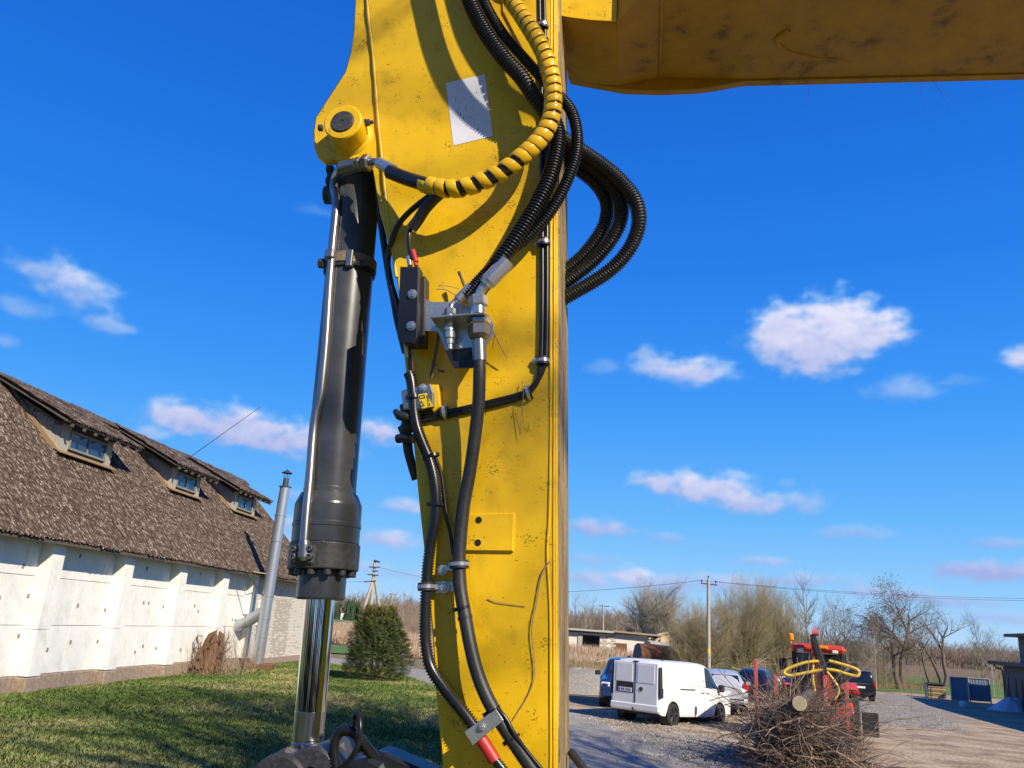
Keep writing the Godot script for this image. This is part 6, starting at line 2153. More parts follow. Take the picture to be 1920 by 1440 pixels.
func make_van() -> void:
	var sh := Shell.new()
	sh.st = [[0.0, 0.40, 1.10, 1.70, 0.80, 0.62], [0.03, 0.34, 1.10, 1.78, 0.88, 0.70], [0.12, 0.30, 1.10, 1.83, 0.915, 0.745], [0.5, 0.28, 1.10, 1.85, 0.925, 0.76], [2.6, 0.26, 1.09, 1.85, 0.93, 0.765], [2.95, 0.26, 1.08, 1.80, 0.93, 0.75], [3.3, 0.26, 1.06, 1.62, 0.93, 0.71], [3.62, 0.27, 1.04, 1.32, 0.925, 0.70], [3.78, 0.28, 1.02, 1.14, 0.92, 0.74], [4.15, 0.28, 0.93, 1.02, 0.89, 0.72], [4.4, 0.28, 0.80, 0.90, 0.82, 0.66], [4.5, 0.32, 0.70, 0.78, 0.70, 0.55]]
	sh.wheels = [0.72, 3.55]
	sh.arch = 0.375
	sh.wr = 0.325
	var t := car("delivery_van", "white panel van with blind rear doors, parked behind the tractor's brush", "van", sh, M.car_white, 1.86, 4.5)
	# rear doors: two leaves, each with a raised panel; seams between
	for s in [-1, 1]:
		var d := block(t, "rear_door", Vector3(-0.006, 1.06, s * 0.405), Vector3(0.05, 1.36, 0.79), M.car_white, 0.02)
		block(d, "door_panel", Vector3(-0.034, 1.42, s * 0.39), Vector3(0.014, 0.52, 0.60), M.car_white, 0.006)
	block(t, "door_seam", Vector3(-0.025, 1.06, 0), Vector3(0.03, 1.36, 0.014), M.seam, 0)
	block(t, "handle_recess", Vector3(-0.034, 1.0, -0.36), Vector3(0.012, 0.30, 0.62), M.trim_black, 0.004)
	var pl := block(t, "licence_plate", Vector3(-0.044, 0.93, -0.36), Vector3(0.008, 0.115, 0.52), M.plate_white, 0.002)
	block(pl, "plate_band", Vector3(-0.0495, 0.93, -0.595), Vector3(0.003, 0.11, 0.045), M.plate_blue, 0)
	for k in 6: block(pl, "plate_mark", Vector3(-0.0495, 0.93, -0.53 + k * 0.068 + (0.03 if k > 2 else 0.0)), Vector3(0.002, 0.07, 0.035), M.trim_black, 0)
	var b := Bag.new()
	b.lathe(Vector3(-0.03, 0.98, 0.22), Vector3(-1, 0, 0), [[0, 0.068], [0.012, 0.066], [0.012, 0.05], [0.009, 0.05], [0.009, 0]], 24)
	part("round_badge", b, M.rim, t)
	for s in [-1, 1]:
		b = Bag.new()
		b.box(Transform3D(Basis.from_euler(Vector3(s * -0.05, s * 0.0, 0)), Vector3(0.05, 1.22, s * 0.845)), Vector3(0.14, 0.86, 0.095), 0.03)
		b.box(Transform3D(Basis.from_euler(Vector3(s * -0.02, 0, 0)), Vector3(0.06, 0.92, s * 0.868)), Vector3(0.16, 0.30, 0.10), 0.03)
		part("tail_light", b, M.trim_black, t)
	block(t, "rear_bumper", Vector3(0.02, 0.47, 0), Vector3(0.16, 0.24, 1.76), M.car_white, 0.05)
	block(t, "brake_light", Vector3(-0.01, 1.76, 0), Vector3(0.05, 0.035, 0.2), M.trim_black, 0.008)
	b = Bag.new()
	b.tube(curve([Vector3(0.1, 0.36, 0.0), Vector3(-0.08, 0.34, 0.0), Vector3(-0.12, 0.40, 0.0)], 0.03), func(_s): return 0.02, 8)
	b.lathe(Vector3(-0.12, 0.39, 0), Vector3.UP, [[0, 0.02], [0.02, 0.032], [0.05, 0.032], [0.07, 0.015], [0.075, 0]], 12)
	part("tow_hook", b, M.rim, t)
	for s in [1.0, -1.0]:
		part("side_window", sh.patch(s, 2.62, 3.60, 2.74, 3.12, 4.15, 7.1, 0.006), M.car_glass, t)
		part("door_seam", sh.patch(s, 2.50, 2.515, 2.58, 2.595, 1.0, 8.0, 0.003), M.seam, t)
		part("slide_rail", sh.patch(s, 1.05, 1.95, 1.05, 1.95, 3.62, 3.82, 0.012), M.trim_black, t)
		part("door_handle", sh.patch(s, 2.30, 2.45, 2.30, 2.45, 3.1, 3.28, 0.012), M.seam, t)
		part("door_handle", sh.patch(s, 2.62, 2.77, 2.62, 2.77, 3.1, 3.28, 0.012), M.seam, t)
		part("sill_trim", sh.patch(s, 1.12, 3.16, 1.12, 3.16, 0.0, 0.6, 0.006), M.car_white, t)
		block(t, "wing_mirror", Vector3(3.38, 1.12, s * 1.03), Vector3(0.14, 0.22, 0.20), M.trim_black, 0.04)
	for z in [-0.6, 0.62]: block(t, "roof_rail_foot", Vector3(0.5, 1.87, z), Vector3(0.12, 0.06, 0.08), M.trim_black, 0.02)
	var p := on_land(1257, 1361)
	var hd := 43.0
	park(t, Vector3.ZERO, hd, -1.6, 1.02)
	var fwd := t.basis * Vector3(0.72, 0, 0.80)
	t.position = p - Vector3(fwd.x, 0, fwd.z) + Vector3(0, 0.0, 0)

func hatch_shell() -> Shell:
	var sh := Shell.new()
	sh.st = [[0.0, 0.42, 0.82, 0.90, 0.70, 0.60], [0.05, 0.36, 0.86, 0.98, 0.80, 0.62], [0.14, 0.32, 0.90, 1.12, 0.85, 0.60], [0.32, 0.28, 0.92, 1.33, 0.87, 0.58], [0.62, 0.26, 0.92, 1.43, 0.875, 0.585], [1.5, 0.25, 0.92, 1.47, 0.88, 0.60], [2.3, 0.25, 0.90, 1.44, 0.88, 0.59], [2.75, 0.25, 0.89, 1.28, 0.88, 0.59], [3.1, 0.25, 0.87, 1.02, 0.88, 0.66], [3.3, 0.26, 0.85, 0.93, 0.87, 0.70], [3.8, 0.27, 0.74, 0.82, 0.83, 0.66], [4.0, 0.30, 0.62, 0.70, 0.72, 0.55]]
	sh.wheels = [0.72, 3.25]
	sh.arch = 0.35
	sh.wr = 0.305
	return sh

func rear_glass(t: Node3D, p0: Vector3, p1: Vector3, w0: float, w1: float) -> void:   # sloping rear window from p0 (foot) to p1 (top)
	var b := Bag.new()
	var dn := (p1 - p0).normalized()
	var nn := Vector3(-dn.y, dn.x, 0)
	b.prism([p0 + nn * 0.012 + Vector3(0, 0, -w0), p1 + nn * 0.012 + Vector3(0, 0, -w1), p1 + nn * 0.012 + Vector3(0, 0, w1), p0 + nn * 0.012 + Vector3(0, 0, w0)], -nn * 0.03, 0.004)
	part("rear_window", b, M.car_glass, t)

func make_cars() -> void:
	make_van()
	# silver hatchback beyond the van, seen from behind
	var sh := hatch_shell()
	var t := car("hatchback", "silver hatchback seen from behind, parked right beside the white van", "car", sh, M.car_silver, 1.76, 4.0)
	rear_glass(t, Vector3(0.06, 0.94, 0), Vector3(0.33, 1.33, 0), 0.62, 0.52)
	for s in [-1, 1]:
		var b := Bag.new()
		b.prism([Vector3(0.02, 0.80, s * 0.60), Vector3(0.05, 1.06, s * 0.70), Vector3(0.14, 1.12, s * 0.74), Vector3(0.24, 0.96, s * 0.868), Vector3(0.10, 0.80, s * 0.85)], Vector3(0.08, 0, -s * 0.02))
		part("tail_light", b, M.tail_red, t)
		part("side_window", sh.patch(s, 0.55, 2.95, 0.75, 2.35, 4.2, 7.0, 0.006), M.car_glass, t)
		block(t, "wing_mirror", Vector3(2.75, 0.98, s * 0.95), Vector3(0.12, 0.14, 0.18), M.car_silver, 0.03)
	block(t, "rear_bumper", Vector3(0.0, 0.52, 0), Vector3(0.14, 0.22, 1.5), M.car_silver, 0.05)
	block(t, "bumper_strip", Vector3(-0.072, 0.56, 0), Vector3(0.02, 0.035, 1.4), M.trim_black, 0.005)
	block(t, "licence_plate", Vector3(-0.005, 0.76, 0), Vector3(0.02, 0.11, 0.5), M.plate_white, 0.003)
	park(t, on_land(1356, 1342), 14.0, 0.0, 1.03)
	# another one farther back, dark blue
	t = car("hatchback", "dark blue car half hidden between the silver hatchback and the brush pile", "car", hatch_shell(), M.car_navy, 1.76, 4.0)
	rear_glass(t, Vector3(0.06, 0.94, 0), Vector3(0.33, 1.33, 0), 0.62, 0.52)
	for s in [-1, 1]:
		part("side_window", sh.patch(s, 0.55, 2.95, 0.75, 2.35, 4.2, 7.0, 0.006), M.car_glass, t)
		block(t, "tail_light", Vector3(0.06, 0.92, s * 0.76), Vector3(0.1, 0.2, 0.14), M.tail_red, 0.02)
	park(t, on_land(1408, 1316), 26.0)
	# blue estate facing the lens
	sh = Shell.new()
	sh.st = [[0.0, 0.44, 0.78, 0.84, 0.66, 0.55], [0.06, 0.36, 0.82, 0.92, 0.80, 0.62], [0.25, 0.30, 0.92, 1.00, 0.87, 0.68], [1.0, 0.28, 1.00, 1.06, 0.90, 0.72], [1.25, 0.28, 1.02, 1.12, 0.905, 0.70], [1.6, 0.28, 1.03, 1.38, 0.91, 0.64], [2.0, 0.28, 1.04, 1.62, 0.91, 0.63], [2.8, 0.28, 1.05, 1.68, 0.91, 0.64], [4.0, 0.28, 1.05, 1.64, 0.90, 0.62], [4.3, 0.30, 1.04, 1.45, 0.88, 0.62], [4.5, 0.40, 0.95, 1.05, 0.78, 0.6]]
	sh.wheels = [0.85, 3.5]
	sh.arch = 0.38
	sh.wr = 0.335
	t = car("estate_car", "dark blue car facing the viewer, mostly hidden behind the white van", "car", sh, M.car_blue, 1.82, 4.5)
	var b := Bag.new()
	b.prism([Vector3(1.22, 1.10, -0.68), Vector3(1.98, 1.60, -0.57), Vector3(1.98, 1.60, 0.57), Vector3(1.22, 1.10, 0.68)], Vector3(0.02, -0.03, 0))
	part("windscreen", b, M.car_glass, t)
	for s in [-1.0, 1.0]:
		block(t, "headlight", Vector3(0.11, 0.80, s * 0.64), Vector3(0.16, 0.17, 0.34), M.lamp_clear, 0.03, Vector3(0, s * 0.35, 0))
		part("side_window", sh.patch(s, 1.75, 3.9, 2.0, 3.9, 4.2, 7.0, 0.006), M.car_glass, t)
		block(t, "wing_mirror", Vector3(1.62, 1.12, s * 1.0), Vector3(0.12, 0.16, 0.22), M.trim_black, 0.03)
	block(t, "grille", Vector3(0.02, 0.72, 0), Vector3(0.1, 0.14, 0.8), M.trim_black, 0.02)
	block(t, "front_bumper", Vector3(0.02, 0.48, 0), Vector3(0.14, 0.2, 1.6), M.car_blue, 0.05)
	for z in [-0.6, 0.6]: block(t, "roof_rail", Vector3(3.0, 1.72, z), Vector3(1.9, 0.04, 0.04), M.trim_black, 0.01)
	park(t, on_land(1169, 1331), 9.0)
	# black minivan at the back of the yard
	sh = Shell.new()
	sh.st = [[0.0, 0.42, 1.05, 1.20, 0.80, 0.66], [0.05, 0.36, 1.08, 1.55, 0.88, 0.70], [0.2, 0.32, 1.10, 1.82, 0.93, 0.74], [0.5, 0.30, 1.10, 1.88, 0.94, 0.76], [3.2, 0.28, 1.10, 1.89, 0.95, 0.77], [3.7, 0.28, 1.08, 1.62, 0.95, 0.74], [4.1, 0.28, 1.02, 1.18, 0.94, 0.74], [4.7, 0.30, 0.85, 0.95, 0.86, 0.66], [4.9, 0.34, 0.70, 0.78, 0.75, 0.55]]
	sh.wheels = [0.95, 4.0]
	sh.arch = 0.39
	sh.wr = 0.345
	t = car("minivan", "black minivan seen from behind at the far side of the yard", "van", sh, M.car_black, 1.9, 4.9)
	rear_glass(t, Vector3(0.02, 1.16, 0), Vector3(0.17, 1.74, 0), 0.74, 0.64)
	for s in [-1, 1]:
		block(t, "tail_light", Vector3(0.05, 1.08, s * 0.84), Vector3(0.14, 0.36, 0.16), M.tail_red, 0.03)
		part("side_window", sh.patch(s, 0.5, 3.9, 0.5, 3.3, 4.2, 7.0, 0.006), M.car_glass, t)
		block(t, "wing_mirror", Vector3(3.55, 1.15, s * 1.05), Vector3(0.14, 0.2, 0.2), M.car_black, 0.03)
	block(t, "rear_bumper", Vector3(0.0, 0.55, 0), Vector3(0.16, 0.26, 1.7), M.car_black, 0.05)
	block(t, "chrome_strip", Vector3(-0.005, 1.08, 0), Vector3(0.02, 0.03, 1.2), M.pipe_steel, 0.004)
	block(t, "licence_plate", Vector3(-0.01, 0.86, 0), Vector3(0.03, 0.12, 0.52), M.plate_white, 0.003)
	block(t, "brake_light", Vector3(0.2, 1.84, 0), Vector3(0.05, 0.03, 0.3), M.tail_red, 0.005)
	park(t, on_land(1616, 1315), 13.0)

func make_tractor() -> void:
	# own axes: x forward, z to the right; rear wheels at x = 0
	var t := thing("tractor", "red farm tractor with a folded loader crane and yellow hoses at its rear", "tractor")
	for s in [-1.0, 1.0]:
		var b := Bag.new()
		var d := Vector3(0, 0, s)
		b.lathe(Vector3(0, 0.75, s * 0.60), d, [[0, 0.4], [0, 0.70], [0.05, 0.75], [0.37, 0.75], [0.42, 0.70], [0.42, 0.42], [0.36, 0.40]], 36)
		for k in 22:
			var a := TAU * k / 22.0
			b.bar(Vector3(0, 0.75, s * 0.61) + Vector3(cos(a), sin(a), 0) * 0.755, Vector3(0, 0.75, s * 0.82) + Vector3(cos(a + 0.14), sin(a + 0.14), 0) * 0.765, 0.05, 0.05)
			b.bar(Vector3(0, 0.75, s * 1.01) + Vector3(cos(a + 0.14), sin(a + 0.14), 0) * 0.755, Vector3(0, 0.75, s * 0.80) + Vector3(cos(a + 0.28), sin(a + 0.28), 0) * 0.765, 0.05, 0.05)
		var w := part("rear_wheel", b, M.tyre, t)
		b = Bag.new()
		b.lathe(Vector3(0, 0.75, s * 0.76), d, [[0, 0], [0, 0.42], [0.2, 0.42], [0.2, 0.36], [0.08, 0.3], [0.08, 0]], 28)
		part("rim", b, M.car_red, w)
		b = Bag.new()   # mudguard arched over the wheel
		var rows := []
		for q in 15:
			var a := lerpf(0.3 * PI, PI * 0.66, q / 14.0)
			rows.append([Vector3(-cos(a) * 0.90, 0.78 + sin(a) * 0.88, s * 0.58), Vector3(-cos(a) * 0.90, 0.78 + sin(a) * 0.88, s * 0.98), Vector3(-cos(a) * 0.84, 0.78 + sin(a) * 0.82, s * 1.01)])
			if s > 0: rows[-1].reverse()
		b.grid(rows)
		part("mudguard", b, M.car_pink_red if s < 0 else M.car_red, t)
		b = Bag.new()
		b.lathe(Vector3(2.2, 0.5, s * 0.55), d, [[0, 0.25], [0, 0.46], [0.04, 0.5], [0.26, 0.5], [0.3, 0.46], [0.3, 0.25]], 28)
		w = part("front_wheel", b, M.tyre, t)
		# cab posts
		for x in [-0.25, 1.2]:
			b = Bag.new()
			b.bar(Vector3(x, 1.15, s * 0.72), Vector3(x + (0.04 if x < 0 else -0.08), 2.42, s * 0.66), 0.09, 0.09, Vector3(1, 0, 0), 0.01)
			part("cab_post", b, M.trim_black, t)
		b = Bag.new()
		b.prism([Vector3(-0.2, 1.2, s * 0.735), Vector3(1.15, 1.2, s * 0.735), Vector3(1.1, 2.38, s * 0.675), Vector3(-0.18, 2.38, s * 0.675)], Vector3(0, 0, -s * 0.02))
		part("side_glass", b, M.car_glass, t)
		block(t, "mirror", Vector3(1.15, 2.0, s * 1.0), Vector3(0.05, 0.34, 0.22), M.trim_black, 0.02)
		b = Bag.new()
		b.bar(Vector3(1.1, 2.2, s * 0.68), Vector3(1.14, 2.12, s * 1.0), 0.03, 0.03)
		part("mirror_arm", b, M.trim_black, t)
		block(t, "rear_lamp", Vector3(-0.62, 1.42, s * 0.95), Vector3(0.08, 0.1, 0.2), M.tail_red, 0.02)
		block(t, "work_lamp", Vector3(-0.36, 2.46, s * 0.46), Vector3(0.08, 0.1, 0.16), M.lamp_clear, 0.02)
	var b := Bag.new()
	b.prism([Vector3(-0.27, 1.15, -0.66), Vector3(-0.27, 1.15, 0.66), Vector3(-0.24, 2.38, 0.60), Vector3(-0.24, 2.38, -0.60)], Vector3(0.02, 0, 0))
	part("rear_glass", b, M.car_glass, t)
	block(t, "cab_floor", Vector3(0.45, 0.98, 0), Vector3(1.6, 0.36, 1.35), M.trim_black, 0.03)
	block(t, "seat", Vector3(0.35, 1.45, 0), Vector3(0.5, 0.6, 0.5), M.black_paint, 0.06)
	b = Bag.new()
	var rr := []
	for q in [[0.0, 0.0], [0.03, 0.08], [0.10, 0.14], [0.17, 0.10], [0.19, 0.0]]:
		pass
	b.box(T(Vector3(0.47, 2.52, 0)), Vector3(1.72, 0.22, 1.5), 0.09)
	part("cab_roof", b, M.car_red, t)
	block(t, "bonnet", Vector3(2.1, 1.25, 0), Vector3(1.7, 0.62, 0.72), M.car_red, 0.1)
	block(t, "gearbox", Vector3(0.6, 0.72, 0), Vector3(2.8, 0.42, 0.42), M.dark_steel, 0.04)
	b = Bag.new()
	b.lathe(Vector3(-0.2, 2.62, -0.72), Vector3.UP, [[0, 0.03], [0.10, 0.03], [0.10, 0.08], [0.24, 0.08], [0.28, 0.04], [0.29, 0]], 16)
	part("beacon", b, M.amber, t)
	block(t, "roof_marker", Vector3(-0.38, 2.56, 0.15), Vector3(0.1, 0.1, 0.26), M.amber, 0.03)
	# linkage and loader crane behind the cab
	for z in [-0.22, 0.0, 0.24]:
		b = Bag.new()
		b.bar(Vector3(-0.75, 0.35, z), Vector3(-0.72, 1.45 + z * 0.3, z * 0.8), 0.1, 0.1, Vector3(1, 0, 0), 0.015)
		part("linkage_post", b, M.car_pink_red, t)
	b = Bag.new()
	b.bar(Vector3(-0.8, 0.55, 0.05), Vector3(-0.85, 0.95, 0.85), 0.12, 0.14, Vector3(1, 0, 0), 0.02)
	part("support_leg", b, M.car_pink_red, t)
	b = Bag.new()
	b.bar(Vector3(-0.8, 0.95, 0.35), Vector3(-0.8, 1.05, 0.85), 0.3, 0.22, Vector3(1, 0, 0), 0.05)
	part("crane_foot", b, M.car_red, t)
	b = Bag.new()
	b.bar(Vector3(-0.7, 1.35, -0.02), Vector3(-0.62, 2.9, -0.12), 0.15, 0.15, Vector3(1, 0, 0), 0.02)
	var cr := part("crane_column", b, M.car_red, t)
	b = Bag.new()
	b.bar(Vector3(-0.78, 2.85, -0.10), Vector3(-0.9, 1.75, 0.22), 0.15, 0.13, Vector3(1, 0, 0), 0.02)
	part("crane_jib", b, M.trim_black, cr)
	b = Bag.new()
	b.bar(Vector3(-0.92, 1.85, 0.2), Vector3(-0.9, 1.25, 0.32), 0.18, 0.14, Vector3(1, 0, 0), 0.03)
	part("crane_elbow", b, M.car_red, cr)
	b = Bag.new()
	b.rod(Vector3(-0.74, 2.95, -0.14), Vector3(-0.74, 2.95, 0.04), 0.09, 0.09, 14)
	part("crane_knuckle", b, M.car_pink_red, cr)
	var hoses := [[Vector3(-0.86, 1.78, 0.14), Vector3(-0.9, 1.72, -0.3), Vector3(-0.92, 1.55, -0.74), Vector3(-0.94, 1.42, -0.92), Vector3(-0.94, 1.33, -0.78), Vector3(-0.92, 1.42, -0.4), Vector3(-0.9, 1.55, 0.1), Vector3(-0.9, 1.56, 0.4), Vector3(-0.92, 1.47, 0.8), Vector3(-0.94, 1.46, 1.0), Vector3(-0.92, 1.60, 1.02), Vector3(-0.9, 1.70, 0.75), Vector3(-0.88, 1.80, 0.28)],
		[Vector3(-0.95, 1.5, 0.22), Vector3(-1.0, 1.3, 0.38), Vector3(-1.02, 1.05, 0.5), Vector3(-1.0, 0.8, 0.38)], [Vector3(-0.8, 2.1, -0.1), Vector3(-0.85, 1.6, -0.16), Vector3(-0.85, 1.1, -0.1)]]
	for h in hoses:
		for q in h.size(): h[q] += Vector3(0, 0.42 if h.size() > 3 else 0.2, 0)
		b = Bag.new()
		b.tube(curve(h, 0.04), func(_s): return 0.042 if h.size() > 4 else 0.032, 10)
		part("yellow_hose", b, M.hose_yellow, t)
	block(t, "rear_flap", Vector3(-0.5, 0.62, 1.28), Vector3(0.05, 0.62, 0.42), M.trim_black, 0.02)
	var p := on_land(1540, 1392)
	t.position = p
	t.basis = Basis(Vector3.UP, deg_to_rad(90.0 - 20.0))

func make_brush() -> void:
	var g := RandomNumberGenerator.new()
	g.seed = 91
	var c := on_land(1504, 1450)
	var toward := Vector3(c.x, 0, c.z).normalized()
	var side := Vector3(-toward.z, 0, toward.x)
	# low forestry trailer under the branches: wheels and stakes
	var tr := thing("timber_trailer", "low trailer with red stakes buried under the heap of cut branches", "trailer", c + toward * 1.3)
	for q in [[-0.95, 0.3], [0.75, 0.4]]:
		var b := Bag.new()
		b.lathe(side * q[0] + Vector3(0, 0.42, 0), side, [[0, 0.2], [0, 0.38], [0.04, 0.42], [0.24, 0.42], [0.28, 0.38], [0.28, 0.2]], 24)
		part("wheel", b, M.tyre, tr)
	var bb := Bag.new()
	bb.box(Transform3D(Basis(side, Vector3.UP, -toward), Vector3(0, 0.62, 0)), Vector3(1.9, 0.16, 3.2), 0.02)
	part("bed", bb, M.dark_steel, tr)
	for q in [[-1.0, 1.2, 1.6], [-0.55, 2.0, 1.25], [0.6, 2.1, 1.3], [1.05, 1.0, 1.2]]:
		bb = Bag.new()
		bb.bar(side * q[0] + toward * q[1] * 0.6 + Vector3(0, 0.6, 0), side * q[0] + toward * q[1] * 0.6 + Vector3(0, 0.6 + q[2], 0), 0.09, 0.09, toward, 0.01)
		part("stake", bb, M.car_pink_red, tr)
	# the branches
	var t := thing("brush_pile", "tangled heap of cut brown branches piled behind the red tractor", "brushwood", c)
	for layer in 2:
		var b := Bag.new()
		for k in (900 if layer == 0 else 420):
			var u := g.randfn(0, 0.56)
			var hmax: float = 1.28 * exp(-u * u * 0.55) * clampf(1.0 - 0.38 * u, 0.45, 1.25)
			var y := hmax * pow(g.randf(), 0.8)
			var w := g.randf_range(-0.7, 1.9)
			var p := side * u * 0.86 + toward * w + Vector3(0, max(0.03, y), 0)
			var d := (side * g.randfn(0, 1) + toward * g.randfn(-0.1, 0.8) + Vector3(0, g.randfn(0.12, 0.55), 0)).normalized()
			var l := g.randf_range(0.35, 1.5)
			var r := g.randf_range(0.005, 0.015) if g.randf() < 0.86 else g.randf_range(0.018, 0.036)
			var n := 4
			for s in n:
				var q := p + d * l / n
				if q.y < 0.02: d.y = absf(d.y) * 0.3
				q = p + d * l / n
				shoot(b, p, q, r * (1.0 - 0.8 * s / n), r * (1.0 - 0.8 * (s + 1) / n), 4 if r > 0.015 else 3)
				if g.randf() < 0.55:
					var e := (d + Vector3(g.randfn(0, 0.6), g.randfn(0, 0.6), g.randfn(0, 0.6))).normalized()
					shoot(b, q, q + e * l * 0.3, r * 0.5, r * 0.2)
				d = (d + Vector3(g.randfn(0, 0.22), g.randfn(-0.03, 0.22), g.randfn(0, 0.22))).normalized()
				p = q
		var o := part("branches", b, M.brush_brown if layer == 0 else M.brush_dark, t)
		o.set_meta("kind", "stuff")
	var sp := Bag.new()   # long shoots springing out of the heap
	for k in 46:
		var p := side * g.randfn(0, 0.7) + toward * g.randf_range(-0.4, 1.2) + Vector3(0, g.randf_range(0.5, 1.5), 0)
		grow(sp, sp, p, (side * g.randfn(0, 0.9) + Vector3(0, g.randf_range(0.0, 0.9), 0) - toward * g.randf_range(-0.3, 0.5)).normalized(), g.randf_range(0.7, 1.5), 0.011, 0, {kids = [1, 1], ratio = 0.45, angle = 0.6, wig = 0.12, up = -0.01, levels = 2, thick = 0.0, start = 0.2}, g, [])
	part("long_shoots", sp, M.brush_brown, t).set_meta("kind", "stuff")
	# the thick sawn log on top
	var lp := on_plane(1499, 1319, c - toward * 0.85, toward)
	var lg := thing("sawn_log", "thick sawn log with a pale round cut end, lying on the brush pile", "log", lp)
	var b := Bag.new()
	b.rod(Vector3(0, 0, 0), toward * 1.4 + side * 0.25 + Vector3(0, 0.1, 0), 0.15, 0.14, 20, false)
	part("bark", b, M.bark, lg)
	b = Bag.new()
	var ld := (toward * 1.4 + side * 0.25 + Vector3(0, 0.1, 0)).normalized()
	b.lathe(-ld * 0.004, ld, [[0, 0], [0.0, 0.142], [0.004, 0.149]], 24)
	part("cut_end", b, M.log_end, lg)
	var st2 := thing("broken_branch", "pale splintered branch stub sticking out of the heap's front", "branch", on_plane(1459, 1347, c - toward * 0.5, toward))
	b = Bag.new()
	b.tube(curve([Vector3(0, -0.2, 0), Vector3(0.01, 0, 0), Vector3(-0.03, 0.14, 0)], 0.04), func(s): return 0.06 - s * 0.05, 9)
	part("stub", b, M.timber, st2)
	# branches lying loose on the ground left of the heap
	for k in 7:
		var px := [1250, 1290, 1318, 1345, 1372, 1310, 1275][k] as float
		var py := [1388, 1402, 1375, 1398, 1372, 1420, 1436][k] as float
		var at := on_land(px, py)
		var o := thing("loose_branch", ["thin fallen branch nearest the road edge, left of the heap", "curved fallen branch on the gravel in the middle left of the heap", "fallen branch lying behind the others, toward the van's front wheel", "fallen branch just left of the heap, pointing at the viewer", "short fallen branch between the van and the heap", "forked thick branch on the gravel, nearest the viewer but one", "fallen twig nearest the viewer on the gravel"][k], "branch", at, g.randf() * TAU, "branches fallen on the gravel")
		b = Bag.new()
		grow(b, b, Vector3(-0.5, 0.05, 0), Vector3(1, 0.04, 0.1).normalized(), g.randf_range(0.9, 1.7), 0.014 if k != 5 else 0.03, 0, {kids = [1, 2], ratio = 0.5, angle = 0.6, wig = 0.10, up = 0.0, levels = 2, thick = 0.0, start = 0.2}, g, [])
		for q in b.v.size(): b.v[q].y = absf(b.v[q].y) * 0.5 + 0.01
		part("twigs", b, M.brush_brown if k % 2 == 0 else M.brush_dark, o)

# ------------------------------------------------------------------ sheds, poles and things round the yard
func ground_bars(t: Node3D, called: String, list: Array, m: Material) -> void:   # bars of one part: [from, to, width, height]
	for e in list:
		var b := Bag.new()
		b.bar(e[0], e[1], e[2], e[3], Vector3.UP, 0.01)
		part(called, b, m, t)

